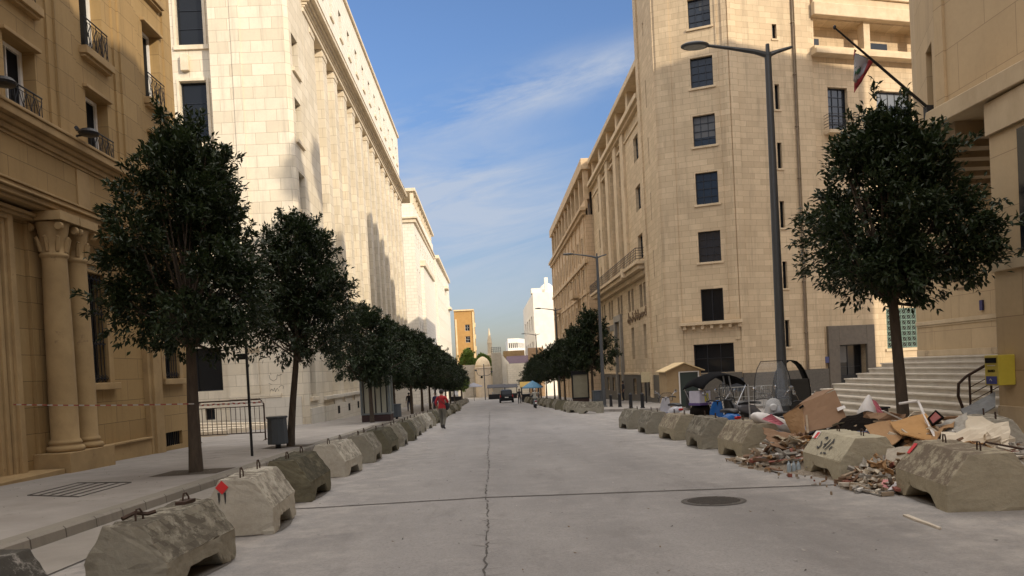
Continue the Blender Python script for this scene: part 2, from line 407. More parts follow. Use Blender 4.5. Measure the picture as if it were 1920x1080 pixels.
def sheet(mb, e, z0, z1, holes, u0=0, u1=None):
    "wall face along edge e with rectangular openings and their reveals"
    u1 = e.L if u1 is None else u1
    us = sorted({u0, u1} | {min(max(h['u0'], u0), u1) for h in holes} | {min(max(h['u1'], u0), u1) for h in holes})
    for a, b in zip(us[:-1], us[1:]):
        if b-a < 1e-5: continue
        m = (a+b)/2; cuts = sorted([(h['z0'], h['z1']) for h in holes if h['u0'] < m < h['u1']]); z = z0
        for c0, c1 in cuts:
            if c0 > z+1e-5: mb.face([e.P(a, z), e.P(b, z), e.P(b, c0), e.P(a, c0)])
            z = max(z, c1)
        if z < z1-1e-5: mb.face([e.P(a, z), e.P(b, z), e.P(b, z1), e.P(a, z1)])
    for h in holes:
        d = -h.get('d', .3); A, B, C, D = h['u0'], h['u1'], h['z0'], h['z1']
        mb.face([e.P(A, C), e.P(A, D), e.P(A, D, d), e.P(A, C, d)]); mb.face([e.P(B, C), e.P(B, C, d), e.P(B, D, d), e.P(B, D)])
        mb.face([e.P(A, C), e.P(A, C, d), e.P(B, C, d), e.P(B, C)]); mb.face([e.P(A, D), e.P(B, D), e.P(B, D, d), e.P(A, D, d)])
def window(parent, e, h, fm=None, gm=None):
    fm = fm or M_winmetal; gm = gm or M_glass
    d = -h.get('d', .3)+.05; w = h.get('fw', .06); A, B, C, D = h['u0'], h['u1'], h['z0'], h['z1']
    mb = MB(); t = .05
    mb.ebox(e, A, A+w, C, D, d-t, d+.02); mb.ebox(e, B-w, B, C, D, d-t, d+.02)
    mb.ebox(e, A+w, B-w, C, C+w, d-t, d+.02); mb.ebox(e, A+w, B-w, D-w, D, d-t, d+.02)
    for k in range(1, h.get('nc', 2)):
        u = A+(B-A)*k/h['nc'] if 'nc' in h else (A+B)/2
        mb.ebox(e, u-.02, u+.02, C+w, D-w, d-t+.01, d+.01)
    for k in range(1, h.get('nr', 3)):
        z = C+(D-C)*k/h.get('nr', 3); mb.ebox(e, A+w, B-w, z-.018, z+.018, d-t+.012, d+.008)
    f = mb.build(h.get('name', 'window'), fm, parent)
    p = MB(); q = d-.04; p.face([e.P(A-.01, C-.01, q), e.P(B+.01, C-.01, q), e.P(B+.01, D+.01, q), e.P(A-.01, D+.01, q)]); p.build('pane', gm, f, fix=False)
    if gm is not M_blackvoid and (B-A) > .8 and WR.random() < h.get('blind', .4):
        zz = D-(D-C)*WR.choice((.25, .4, .5, .7)); a2, b2 = (A, B) if WR.random() < .5 else WR.choice(((A, (A+B)/2), ((A+B)/2, B)))
        p = MB(); q = d-.032; p.face([e.P(a2, zz, q), e.P(b2, zz, q), e.P(b2, D, q), e.P(a2, D, q)]); p.build('blind', WR.choice(BLINDS), f, fix=False)
    return f
def hole(u0, u1, z0, z1, **k): return dict(u0=u0, u1=u1, z0=z0, z1=z1, **k)
def building(name, label, poly, z0, z1, mat, edges={}, frame=None, glass=None, loc=None, roof=True):
    loc = loc or (poly[0][0], poly[0][1], z0)
    t = thing(name, label, 'building', loc); mb = MB(); es = []
    for i in range(len(poly)):
        e = Edge(poly[i], poly[(i+1) % len(poly)]); es.append(e); hs = edges.get(i, [])
        sheet(mb, e, z0, z1, hs)
    if roof: mb.face([(x, y, z1-.01) for x, y in poly])
    mb.build('wall', mat, t, fix=False)
    for i, hs in edges.items():
        for h in hs:
            if not h.get('void'): window(t, es[i], h, h.get('fm', frame), h.get('gm', glass))
    return t, es
def text_mesh(s, size, depth, name, mat, parent, e=None, u=0, z=0, n=.02, align='CENTER', M=None):
    c = bpy.data.curves.new(name, 'FONT'); c.body = s; c.size = size; c.extrude = depth; c.align_x = align
    o = bpy.data.objects.new(name, c); COL.objects.link(o); bpy.context.view_layer.update()
    dg = bpy.context.evaluated_depsgraph_get(); me = bpy.data.meshes.new_from_object(o.evaluated_get(dg)); bpy.data.objects.remove(o)
    if e is not None:
        o0 = Vector(ORG.get(parent.name, (0, 0, 0)))
        rot = Matrix(((e.d.x, 0, e.n.x), (e.d.y, 0, e.n.y), (0, 1, 0))).to_4x4()
        M = Matrix.Translation(Vector(e.P(u, z, n))-o0) @ rot
    me.transform(M); me.materials.clear(); me.materials.append(mat)
    ob = bpy.data.objects.new(name, me); COL.objects.link(ob); ob.parent = parent; return ob

# ------------------------------------------------------------------ ground
YS = [-40, -10] + [i*2.0 for i in range(0, 80)] + [160, 400, 900]
YS = sorted(set(YS))
def strip(name, xl, xr, mat, h=0.0, ys=None, kind='structure', nx=2):
    mb = MB(); ys = ys or YS
    for a, b in zip(ys[:-1], ys[1:]):
        for k in range(nx):
            f0, f1 = k/nx, (k+1)/nx
            la, ra, lb, rb = xl(a), xr(a), xl(b), xr(b)
            mb.face([(la+(ra-la)*f0, a, gz(a)+h), (la+(ra-la)*f1, a, gz(a)+h), (lb+(rb-lb)*f1, b, gz(b)+h), (lb+(rb-lb)*f0, b, gz(b)+h)])
    o = mb.build(name, mat); return tag(o, kind=kind)
def lerp(tab):
    def f(y):
        if y <= tab[0][0]: return tab[0][1]
        for (a, va), (b, vb) in zip(tab[:-1], tab[1:]):
            if y <= b: return va+(vb-va)*(y-a)/(b-a)
        return tab[-1][1]
    return f
kerbL = lerp([(0, -5.36), (16, -5.42), (28, -5.8), (44, -5.95), (52, -5.6), (62, -5.3), (90, -5.1), (160, -5.1)])
kerbR1 = lerp([(-40, 6.5), (27, 6.5)])
strip('road', lambda y: -700, lambda y: 700, M_road, 0.0, nx=1)
ysL = [-40, -10]+[i*2.0 for i in range(0, 79)]
pm = MB()
KH = .15
for a, b in zip(ysL[:-1], ysL[1:]):
    pm.face([(-31, a, gz(a)+KH), (kerbL(a)-.28, a, gz(a)+KH), (kerbL(b)-.28, b, gz(b)+KH), (-31, b, gz(b)+KH)])
tag(pm.build('pavement_left', M_pave), kind='structure')
km = MB()
for a, b in zip(ysL[:-1], ysL[1:]):
    ka, kb = kerbL(a), kerbL(b)
    km.face([(ka-.28, a, gz(a)+KH), (ka-.03, a, gz(a)+KH+.002), (kb-.03, b, gz(b)+KH+.002), (kb-.28, b, gz(b)+KH)])
    km.face([(ka-.03, a, gz(a)+KH+.002), (ka, a, gz(a)+KH-.03), (kb, b, gz(b)+KH-.03), (kb-.03, b, gz(b)+KH+.002)])
    km.face([(ka, a, gz(a)+KH-.03), (ka+.01, a, gz(a)), (kb+.01, b, gz(b)), (kb, b, gz(b)+KH-.03)])
tag(km.build('kerb_left', M_kerb), kind='structure')
strip('gutter_left', lambda y: kerbL(y)+.012, lambda y: kerbL(y)+1.02, M_gutter, .004, ys=[y for y in ysL if y <= 60])
strip('gutter_seam', lambda y: kerbL(y)+1.02, lambda y: kerbL(y)+1.05, M_seam, .006, ys=[y for y in ysL if y <= 30])
# right side: pavement near the steps, side street, pavement of the far block
def slab(name, poly, h=KH):
    mb = MB(); ys = sorted({p[1] for p in poly}); y = math.ceil(min(ys)/2)*2
    bm = bmesh.new(); vs = [bm.verts.new((p[0], p[1], 0)) for p in poly]; bm.faces.new(vs)
    yy = min(ys)
    while yy < max(ys):
        g = bm.verts[:]+bm.edges[:]+bm.faces[:]; bmesh.ops.bisect_plane(bm, geom=g, plane_co=(0, yy, 0), plane_no=(0, 1, 0)); yy += 4
    for v in bm.verts: v.co.z = gz(v.co.y)+h
    for f in bm.faces: mb.face([v.co for v in f.verts])
    n = len(poly)
    for i in range(n):
        a, b = poly[i], poly[(i+1) % n]; k = max(1, int(abs(b[1]-a[1])/4))
        for j in range(k):
            p = [a[q]+(b[q]-a[q])*j/k for q in (0, 1)]; r = [a[q]+(b[q]-a[q])*(j+1)/k for q in (0, 1)]
            mb.face([(*p, gz(p[1])-.05), (*r, gz(r[1])-.05), (*r, gz(r[1])+h), (*p, gz(p[1])+h)])
    return tag(mb.build(name, M_pave), kind='structure')
slab('pavement_right_near', [(6.6, -30), (14.6, -30), (14.6, 27.2), (7.4, 27.2), (6.8, 26.3), (6.6, 25)])
slab('pavement_right_far', [(6.3, 46.6), (9.3, 42.5), (13, 38.6), (34, 38.6), (34, 52.9), (14, 52.9), (14, 158), (5.6, 158), (5.8, 60)])
sm = MB()
jl = [(-2.93-1.4, 11.15), (-2.93, 11.17), (-.11, 11.26), (4.63, 10.59), (6.5, 10.2)]
for (a, b), (c, d) in zip(jl[:-1], jl[1:]):
    k = 14
    for i in range(k):
        p = [a+(c-a)*i/k, b+(d-b)*i/k]; q = [a+(c-a)*(i+1)/k, b+(d-b)*(i+1)/k]
        w1, w2 = rnd.uniform(.026, .046), rnd.uniform(.026, .046)
        sm.face([(p[0], p[1]-w1, gz(p[1])+.005), (q[0], q[1]-w1, gz(q[1])+.005), (q[0], q[1]+w2, gz(q[1])+.005), (p[0], p[1]+w2, gz(p[1])+.005)])
sm.build('tar_seam', M_seam)['kind'] = 'structure'
ck = MB(); y = 4.5; x = -.07; rr = random.Random(3)
while y < 60:
    st = rr.uniform(.05, .14)*(1+y*.03); nx = -.12+.02*math.sin(y*.9)+rr.uniform(-.016, .016)*(1+y*.02)
    w = rr.uniform(.004, .012)*(1+y*.01)
    if rr.random() > .12: ck.face([(x-w, y, gz(y)+.005), (x+w, y, gz(y)+.005), (nx+w*.8, y+st, gz(y+st)+.005), (nx-w*.8, y+st, gz(y+st)+.005)])
    if rr.random() < .6 and y < 20:
        bx = nx+rr.choice((-1, 1))*rr.uniform(.05, .2); by = y+rr.uniform(.02, .2)
        ck.face([(nx, y, gz(y)+.006), (nx+.008, y+.01, gz(y)+.006), (bx+.004, by, gz(by)+.006), (bx, by-.004, gz(by)+.006)])
    y += st; x = nx
ck.build('road_crack', M_seam)['kind'] = 'structure'

# ------------------------------------------------------------------ tan building, left foreground
TX = -10.8
T, es = building('tan_bank_building', 'tan stone corner building with paired columns and iron window grilles, left foreground',
    [(TX, -6), (TX, 28.0), (-26, 28.0), (-26, -6)], -1.2, 19.5, M_tan,
    {0: [hole(14.4+6, 15.7+6, 8.0, 9.97, d=.38, nc=2, nr=1, fm=M_whitewood, gm=M_blackvoid, fw=.1), hole(18.16+6, 19.43+6, 8.0, 9.97, d=.38, nc=2, nr=1, fm=M_whitewood, gm=M_blackvoid, fw=.1),
         hole(21.8+6, 23.05+6, 8.0, 9.97, d=.38, nc=2, nr=1, fm=M_whitewood, gm=M_blackvoid, fw=.1), hole(25.75+6, 26.95+6, 8.0, 9.97, d=.38, nc=2, nr=1, fm=M_whitewood, gm=M_blackvoid, fw=.1)]
        + [hole(a+6, a+7.25, z, z+2.5, d=.38, nc=2, nr=1, fm=M_whitewood, gm=M_blackvoid, fw=.1) for z in (11.1, 14.8) for a in (14.4, 18.16, 21.75, 25.75)]
        + [hole(21.0+6, 22.1+6, 1.78, 4.8, d=.34, nc=2, nr=4, fw=.05), hole(25.9+6, 27.05+6, 1.85, 4.8, d=.34, nc=2, nr=4, fw=.05),
           hole(25.75+6, 27.1+6, -.42, .05, d=.3, void=1), hole(13.6+6, 17.2+6, -.38, 5.1, d=.35, void=1)]}, loc=(TX, 16, -.45))
e = es[0]; uY = lambda y: y+6
mb = MB()   # dark vent and the recessed door plate
mb.ebox(e, uY(25.73), uY(27.12), -.44, .07, -.34, -.30); mb.build('vent_opening', M_blackvoid, T)
mb = MB(); 
for k in range(9): mb.ebox(e, uY(25.8)+k*.15, uY(25.8)+k*.15+.025, -.42, .05, -.12, -.08)
mb.build('vent_grille', M_iron, T)
mb = MB(); mb.ebox(e, uY(13.55), uY(17.25), -.45, 5.15, -.45, -.345); mb.build('door_panel', M_tantrim, T)
mb = MB()
for i, (o_, n1) in enumerate(((0, .02), (.13, .07), (.3, .12), (.42, .19))):
    w = .13 if i < 3 else .2
    q_ = o_-(.02 if i == 0 else -.002*i); nb_ = -.34 if i == 0 else -.3+i*.01
    mb.ebox(e, uY(17.2)+q_, uY(17.2)+o_+w, -.4, 5.1+o_+w, nb_, n1)
    mb.ebox(e, uY(13.6)-o_-w, uY(13.6)-q_, -.4, 5.1+o_+w, nb_, n1)
    mb.ebox(e, uY(13.6)-q_+.001, uY(17.2)+q_-.001, 5.1+q_, 5.1+o_+w, nb_, n1-.004)
mb.build('door_surround', M_tantrim, T, bevel=.012)
mb = MB(); mb.ebox(e, uY(10), uY(18.55), 5.72, 5.80, -.1, .34); mb.ebox(e, uY(10), uY(18.5), 5.64, 5.717, -.1, .26); mb.build('door_hood', M_tantrim, T, bevel=.012)
# entablature: lower cornice over the columns, frieze, ledge
mb = MB()
for z0, z1, n in ((5.88, 5.96, .52), (5.965, 6.08, .62), (6.085, 6.13, .70), (6.135, 6.24, .60), (6.245, 6.30, .64), (6.305, 7.28, .50), (7.285, 7.36, .54), (7.365, 7.5, .60), (7.505, 7.62, .68), (7.625, 7.80, .84), (7.805, 7.88, .88)):
    if z0 < 6.31 and z1 > 7: fz = MB(); fz.ebox(e, uY(-5.99), uY(27.97)+n*.2, z0, z1, -.1, n); fz.build('frieze', M_tan, T); continue
    mb.ebox(e, uY(-5.99), uY(24.35 if z0 < 5.9 else 27.97)+n*.2, z0, z1, -.1, n)
mb.build('entablature', M_tantrim, T, bevel=.015)
for yc in (14.2, 20.35, 24.9):
    mb = MB(); mb.ebox(e, uY(yc-.3), uY(yc+.3), 6.31, 7.26, .4, .54); mb.build('frieze_panel', M_tantrim, T, bevel=.01)
# columns
def column(yc, xc, r):
    mb = MB(); z0 = .14
    mb.lathe((xc, yc, 0), [(r*1.32, z0), (r*1.36, z0+.06), (r*1.30, z0+.12), (r*1.12, z0+.14), (r*1.12, z0+.17), (r*1.2, z0+.2), (r*1.12, z0+.25), (r*1.0, z0+.3), (r*1.0, 1.6), (r*.96, 3.2), (r*.88, 4.78), (r*.90, 4.80), (r*1.02, 4.84), (r*1.02, 4.90), (r*.88, 4.93), (r*.90, 5.1), (r*1.0, 5.35), (r*1.18, 5.62), (r*1.2, 5.64)], 28)
    c = mb.build('column', M_tantrim, T, smooth=True)
    mb = MB(); mb.box(xc-r*1.4, xc+r*1.4, yc-r*1.4, yc+r*1.4, 5.66, 5.87)
    for sx in (-1, 1):
        for sy in (-1, 1):
            mb.lathe((xc+sx*r*1.1, yc+sy*r*1.1-.05, 5.52), [(.09, 0), (.1, .02), (.1, .08), (.09, .1)], 12, 'y')
    for k in range(8):
        a = k*math.pi/4; dx, dy = math.cos(a), math.sin(a)
        mb.tube([(xc+dx*r*.88, yc+dy*r*.88, 4.95), (xc+dx*r*1.02, yc+dy*r*1.02, 5.15), (xc+dx*r*1.2, yc+dy*r*1.2, 5.3), (xc+dx*r*1.3, yc+dy*r*1.3, 5.26)], [.05, .055, .04, .02], 6)
    mb.build('capital', M_tantrim, c, bevel=.008)
column(18.95, -10.36, .31); column(19.85, -10.36, .31)
mb = MB(); mb.ebox(e, uY(18.35), uY(20.5), -.9, .13, -.05, .86); mb.build('pedestal', M_tantrim, T, bevel=.015)
mb = MB(); mb.ebox(e, uY(18.5), uY(20.35), .135, 5.87, -.05, .09); mb.build('column_backing', M_tan, T)
# pilasters on the ground floor
mb = MB()
for a, b, n in ((24.35, 25.35, .16), (24.55, 25.15, .24)):
    mb.ebox(e, uY(a), uY(b), -.9, 5.87, -.05, n)
mb.build('pilaster', M_tantrim, T, bevel=.012)
mb = MB(); mb.ebox(e, uY(20.9), uY(24.3), -.95, -.02, -.05, .16); mb.ebox(e, uY(20.85), uY(24.3), -.015, .05, -.05, .22); mb.build('plinth_bench', M_tantrim, T, bevel=.015)
mb = MB(); mb.ebox(e, uY(8), uY(18.3), -.9, -.22, -.05, .75); mb.build('door_step', M_tantrim, T, bevel=.015)
for (a, b, c, d) in ((21.0, 22.1, 1.78, 4.8), (25.9, 27.05, 1.85, 4.8)):
    mb = MB(); w = .28
    mb.ebox(e, uY(a)-w, uY(a)-.005, c-.0, d+.2, -.05, .07); mb.ebox(e, uY(b)+.005, uY(b)+w, c, d+.2, -.05, .07); mb.ebox(e, uY(a)-w-.02, uY(b)+w+.02, d+.203, d+.34, -.05, .14); mb.ebox(e, uY(a), uY(b), d+.005, d+.2, -.05, .065)
    mb.build('window_surround', M_tantrim, T, bevel=.012)
    mb = MB(); mb.ebox(e, uY(a)-w-.1, uY(b)+w+.1, c-.20, c-.004, -.05, .20); mb.build('sill', M_tantrim, T, bevel=.02)
    mb = MB()
    for k in range(6):
        u = uY(a)+.09+(b-a-.18)*k/5; mb.tube([e.P(u, c+.02, -.02), e.P(u, d-.02, -.02)], .014, 6)
        mb.tube([e.P(u+.02, c+.02, -.015), e.P(u+.05, c+.12, .05), e.P(u+.02, c+.22, -.015)], .010, 5)
    for z in (c+.12, c+(d-c)*.36, c+(d-c)*.64, d-.14):
        mb.ebox(e, uY(a), uY(b), z-.02, z+.02, -.05, .0)
        for k in range(5):
            u = uY(a)+.09+(b-a-.18)*(k+.5)/5; mb.tube([e.P(u-.07, z, .01), e.P(u, z+.09, .03), e.P(u+.07, z, .01), e.P(u, z-.09, .03), e.P(u-.07, z, .01)], .008, 5)
    mb.build('window_grille', M_iron, T)
# upper piers and corner strip
mb = MB()
for a, b in ((16.15, 17.75), (19.95, 21.3), (23.55, 25.2), (27.3, 27.98)):
    mb.ebox(e, uY(a), uY(b), 7.885, 19.5, -.05, .06)
    if b-a > 1.2: mb.ebox(e, uY(a)+.28, uY(b)-.28, 7.886, 19.5, -.04, .12)
mb.build('upper_pier', M_tan, T)
mb = MB(); mb.ebox(e, 0, e.L+.25, 19.5, 20.1, -.3, .4); mb.build('roof_cornice', M_tantrim, T, bevel=.03)
for z0 in (8.0, 11.1, 14.8):
    for a in (14.4, 18.16, 21.78, 25.75):
        b = a+1.27
        if z0 > 9:
            mb = MB(); mb.ebox(e, uY(a)-.16, uY(b)+.16, z0-.22, z0-.004, -.05, .22); mb.ebox(e, uY(a)-.12, uY(b)+.12, z0-.3, z0-.223, -.05, .14); mb.build('sill', M_tantrim, T, bevel=.015)
        zt = 9.97 if z0 < 9 else z0+2.5
        mb = MB(); mb.ebox(e, uY(a)-.1, uY(b)+.1, zt+.004, zt+.09, -.05, .13); mb.build('lintel', M_tantrim, T, bevel=.01)
        mb = MB(); zr = z0+.84
        mb.tube([e.P(uY(a)-.03, zr, .1), e.P(uY(b)+.03, zr, .1)], .02, 6); mb.tube([e.P(uY(a)-.03, z0+.06, .1), e.P(uY(b)+.03, z0+.06, .1)], .013, 6)
        mb.tube([e.P(uY(a)-.03, zr-.1, .1), e.P(uY(b)+.03, zr-.1, .1)], .010, 6)
        for k in range(5):
            u = uY(a)+1.27*k/4; mb.tube([e.P(u, z0+.0, .1), e.P(u, zr, .1)], .011, 5)
            if k < 4:
                v = u+1.27/4; mb.tube([e.P(u, z0+.06, .11), e.P(v, zr-.1, .11)], .010, 5); mb.tube([e.P(v, z0+.06, .11), e.P(u, zr-.1, .11)], .010, 5)
                mb.tube([e.P((u+v)/2, z0+.06, .13), e.P((u+v)/2-.05, z0+.25, .17), e.P((u+v)/2, zr-.12, .1)], .009, 5)
        mb.build('railing', M_iron, T)
mb = MB(); mb.ebox(e, uY(25.38), uY(25.6), 1.0, 1.75, -.02, .05); mb.build('wall_plaque', flat('plaque_metal', (.10, .11, .13), .4, .2), T, bevel=.01)
# floodlights lying on the ledge
def floodlight(y, label):
    t = thing('floodlight', label, 'floodlight', (TX+.8, y, 7.88), 'floodlights on the tan building ledge')
    mb = MB(); c = (TX+1.05, y, 8.05)
    mb.lathe(c, [(.08, .10), (.18, .08), (.25, 0), (.22, -.05), (.08, -.07)], 20); mb.build('lamp_head', M_iron, t, smooth=False)
    mb = MB(); mb.tube([(TX+.7, y, 7.88), (TX+.75, y, 7.99), (TX+1.0, y, 8.03)], .03, 6); mb.tube([(TX+1.0, y-.45, 8.0), (TX+1.05, y-.6, 8.0)], .05, 6); mb.build('bracket', M_iron, t)
floodlight(19.75, 'black disc floodlight on the tan building ledge left of the middle window railing')
floodlight(16.35, 'black disc floodlight on the tan ledge, cut by the left edge of the photo')

# ------------------------------------------------------------------ pale colonnade building, left
LX = -11.2
polyL = [(-30, 48.4), (-16, 48.4), (-16, 47.6), (-11.45, 47.6), (LX, 47.85), (LX, 51.9), (-12.15, 51.9), (-12.15, 109.6), (-30, 109.6)]
fl = [(21.0, 23.2), (16.6, 19.2), (12.2, 14.6), (8.0, 10.3), (.5, 3.6)]
edgesL = {0: [hole(11.8, 13.42, z0, z1, d=.35, nc=1, nr=3) for z0, z1 in ((22.6, 26), (16.6, 20.4), (10.6, 14.4))] + [hole(11.7, 13.4, 1.2, 3.9, d=.4, nc=1, nr=1), hole(12.2, 12.8, -.6, .1, d=.3, nc=1, nr=1)],
          4: [hole(.55, 2.15, z0, z1, d=.45, nc=2, nr=3) for z0, z1 in fl]}
e6 = []
for k in range(13):
    y0 = 55.25-51.9+4.14*k
    e6 += [hole(y0+.5, y0+2.3, z0, z1, d=.4, nc=2, nr=3) for z0, z1 in ((.6, 3.6), (8.8, 11.6), (14.2, 17.0), (19.6, 22.4))]
edgesL[6] = [h for h in e6]
B2, es = building('colonnade_building', 'long pale limestone building with a row of tall pilasters under a deep cornice, left', polyL, -3.6, 27.0, M_white, edgesL, loc=(LX, 60, -1.6))
e4, e6_ = es[4], es[6]
mb = MB(); PIL = MB()
ys = [51.7]+[55.25+4.14*k for k in range(13)]+[109.6]
recs = [(55.25+4.14*k, 58.0+4.14*k) for k in range(13)]
prev = 51.9
for a, b in recs+[(109.6, 109.6)]:
    PIL = MB(); PIL.box(-12.4, -11.2, prev+.01, a, -3.4, 26.1); PIL.build('pilaster', M_white, B2, bevel=.04)
    prev = b
    mb.box(-12.3, -11.14, a-(1.45), a+.06 if a < 109 else a, 25.55, 25.9)
mb.box(-12.4, -11.1, 51.93, 109.65, 26.12, 26.42)
mb.box(-12.4, -11.0, 51.95, 109.7, 26.43, 26.55); mb.box(-12.4, -10.85, 51.9, 109.8, 26.56, 26.72); mb.box(-12.4, -10.65, 51.8, 110.0, 26.73, 26.86); mb.box(-12.4, -10.35, 51.6, 110.3, 26.87, 27.2); mb.box(-12.4, -10.3, 51.5, 110.35, 27.21, 27.3)
mb.build('cornice', M_whitetrim, B2, bevel=.04)
mb = MB(); mb.box(-12.5, -11.05, 51.95, 109.6, -3.5, -.25); mb.box(-12.5, -10.98, 51.96, 109.61, .2, .42)
for a, b in recs: mb.box(-12.4, -11.1, a-.005, b+.005, -.245, .195)
mb.build('plinth', M_whitelow, B2)
for a, b in recs[:9]:
    v = MB(); v.box(-11.3, -11.035, a+.6, a+1.35, -.95, -.4); v.build('vent', M_blackvoid, B2)
A2 = MB(); eat = Edge((-11.25, 52.4), (-11.25, 109.5)); hs = [hole(1.9+4.0*k, 3.1+4.0*k, 31.2, 33.0, d=.3, nc=2, nr=1) for k in range(14)]
sheet(A2, eat, 27.0, 35.1, hs)
for ea in (Edge((-30, 52.4), (-11.25, 52.4)), Edge((-11.25, 109.5), (-30, 109.5))): sheet(A2, ea, 27.0, 35.1, [])
A2.build('attic_wall', M_white3, B2, fix=False)
for h in hs: window(B2, eat, h)
mb = MB()
for h in hs:
    q = MB(); q.ebox(eat, h['u0']-.1, h['u1']+.1, 30.5, 30.75, -.05, .12); q.build('sill', M_whitetrim, B2)
mb.box(-30, -11.05, 52.2, 109.7, 35.11, 35.45)
mb.build('attic_trim', M_whitetrim, B2, bevel=.02)
# front block details
ef = es[2]
mb = MB()
mb.ebox(ef, 1.35, 1.9, .9, 33, -.05, .07); mb.ebox(ef, 0.0, 3.2, .62, .86, -.05, .09)
mb.build('front_pier', M_white, B2)
mb = MB(); mb.prism([(-16, 47.6), (-11.45, 47.6), (LX, 47.85), (LX, 51.6), (-16, 51.6)], 26.99, 34); mb.build('front_upper_wall', M_white, B2)
mb = MB(); mb.ebox(ef, 0, 4.4, -3.5, .6, -.05, .06); mb.ebox(e4, .1, 4.0, -3.5, -.2, -.05, .08); mb.build('plinth', M_whitelow, B2)
for z0, z1 in fl:
    mb = MB(); mb.ebox(e4, .35, 2.35, z0-.25, z0-.005, -.05, .16); mb.build('sill', M_whitetrim, B2, bevel=.015)
e0 = es[0]
for z0, z1 in ((22.6, 26), (16.6, 20.4), (10.6, 14.4)):
    mb = MB(); mb.ebox(e0, 11.6, 13.75, z0-.28, z0-.005, -.05, .14); mb.ebox(e0, 11.62, 11.78, z0, z1+.15, -.05, .07); mb.ebox(e0, 13.44, 13.62, z0, z1+.15, -.05, .07); mb.ebox(e0, 11.78, 13.44, z1+.005, z1+.2, -.05, .075)
    mb.build('window_surround', M_whitetrim, B2, bevel=.015)
mb = MB(); mb.ebox(e0, 12.0, 12.5, 21.0, 22.0, 0, .28); mb.build('wall_box', M_whitetrim, B2, bevel=.03)
# scrawled graffiti on the front wall, strokes of black paint
mb = MB()
M_spray = flat('black_spray', (.03, .03, .03), .7)
def stroke(mb, e, pts, w=.03, n=.075):
    for (a, b), (c, d) in zip(pts[:-1], pts[1:]):
        dx, dz = c-a, d-b; l = math.hypot(dx, dz) or 1; px, pz = -dz/l*w/2, dx/l*w/2
        mb.face([e.P(a+px, b+pz, n), e.P(c+px, d+pz, n), e.P(c-px, d-pz, n), e.P(a-px, b-pz, n)])
for pts in ([(2.5, 2.0), (2.55, 1.75), (2.75, 1.62), (2.95, 1.75), (3.0, 2.0), (3.1, 1.95), (3.3, 2.02)], [(2.5, 1.0), (2.62, 1.15), (2.7, 1.0), (2.8, 1.2), (2.82, .95), (2.95, 1.18), (3.05, .98)], [(3.05, 1.2), (3.2, 1.35), (3.35, 1.28), (3.3, 1.1)], [(2.45, 1.5), (2.62, 1.42)], [(2.6, 2.15), (2.62, 2.0)]):
    stroke(mb, ef, pts, .018, .012)
mb.build('graffiti', M_spray, B2, fix=False)
# steps/ramp with pale coping beside the front wall
t = thing('entrance_ramp', 'low stone ramp with pale copings behind the crowd barrier', 'ramp', (-14.5, 40, gz(40)+.15))
mb = MB()
for k in range(4):
    y0 = 34+k*3.1; mb.hexa([(-18, y0, -1.5), (-12.4-k*.0, y0+2.2, -1.5), (-12.4, y0+2.6, -1.5), (-18, y0+.5, -1.5), (-18, y0, gz(y0)+.35+k*.12), (-12.4, y0+2.2, gz(y0)+.35), (-12.4, y0+2.6, gz(y0)+.35), (-18, y0+.5, gz(y0)+.35+k*.12)])
mb.build('coping', M_whitetrim, t, bevel=.03)

# ------------------------------------------------------------------ further left
hsA = []
ea = None
B3, es = building('loggia_building', 'chalk white building with a roof loggia beyond the colonnade building, left', [(-30, 120), (-10.5, 120), (-10.3, 160), (-30, 160)], -5, 28.2, M_white3,
   {1: [hole(2.0+3.6*k, 3.2+3.6*k, z, z+1.7, d=.35, nc=2, nr=2) for k in range(10) for z in (-1, 4, 8.2, 12.4, 16.6, 22.0)], }, loc=(-10.5, 120, -3.3))
mb = MB()
mb.box(-30, -10.15, 119.7, 160.2, 25.2, 25.75); mb.box(-30, -9.9, 119.4, 160.4, 25.76, 26.05)
mb.build('cornice', M_whitetrim, B3, bevel=.05)
for k in range(12):
    mb = MB(); mb.box(-10.9, -10.35, 120.1+3.3*k, 120.7+3.3*k, 28.2, 30.0); mb.build('loggia_post', M_whitetrim, B3)
for k in range(5):
    mb = MB(); mb.box(-13-k*3, -12.6-k*3, 120.1, 120.5, 28.2, 30.0); mb.build('loggia_post', M_whitetrim, B3)
mb = MB(); mb.box(-30, -10.0, 119.7, 160.3, 30.0, 30.5); mb.box(-29, -14, 122, 158, 28.2, 29.99); mb.build('loggia_roof', M_whitetrim, B3, bevel=.04)
mb = MB(); mb.box(-14, -9.95, 128, 150, -5, 19.5); mb.build('projecting_bay', M_white3, B3, bevel=.03)
mb = MB(); mb.box(-14, -9.6, 127.6, 150.4, 19.5, 20.4); mb.build('bay_cornice', M_whitetrim, B3, bevel=.04)
B4, es = building('far_white_building', 'sunlit white building with small balconies at the far end of the left side', [(-30, 160.5), (-9.9, 160.5), (-9.6, 206), (-30, 206)], -5, 25.5, M_white3,
   {1: [hole(1.5+4.0*k, 2.9+4.0*k, z, z+1.8, d=.35, nc=2, nr=2) for k in range(11) for z in (-1, 3.5, 7.6, 11.8, 16, 20.4)]}, loc=(-9.9, 160, -4.4))
mb = MB(); mb.box(-30, -9.2, 160.3, 206.3, 25.5, 26.2); mb.box(-12, -8.9, 186, 192, 22.0, 22.6); mb.box(-12, -8.9, 198, 204, 18.0, 18.6); mb.build('balcony_slab', M_whitetrim, B4, bevel=.04)
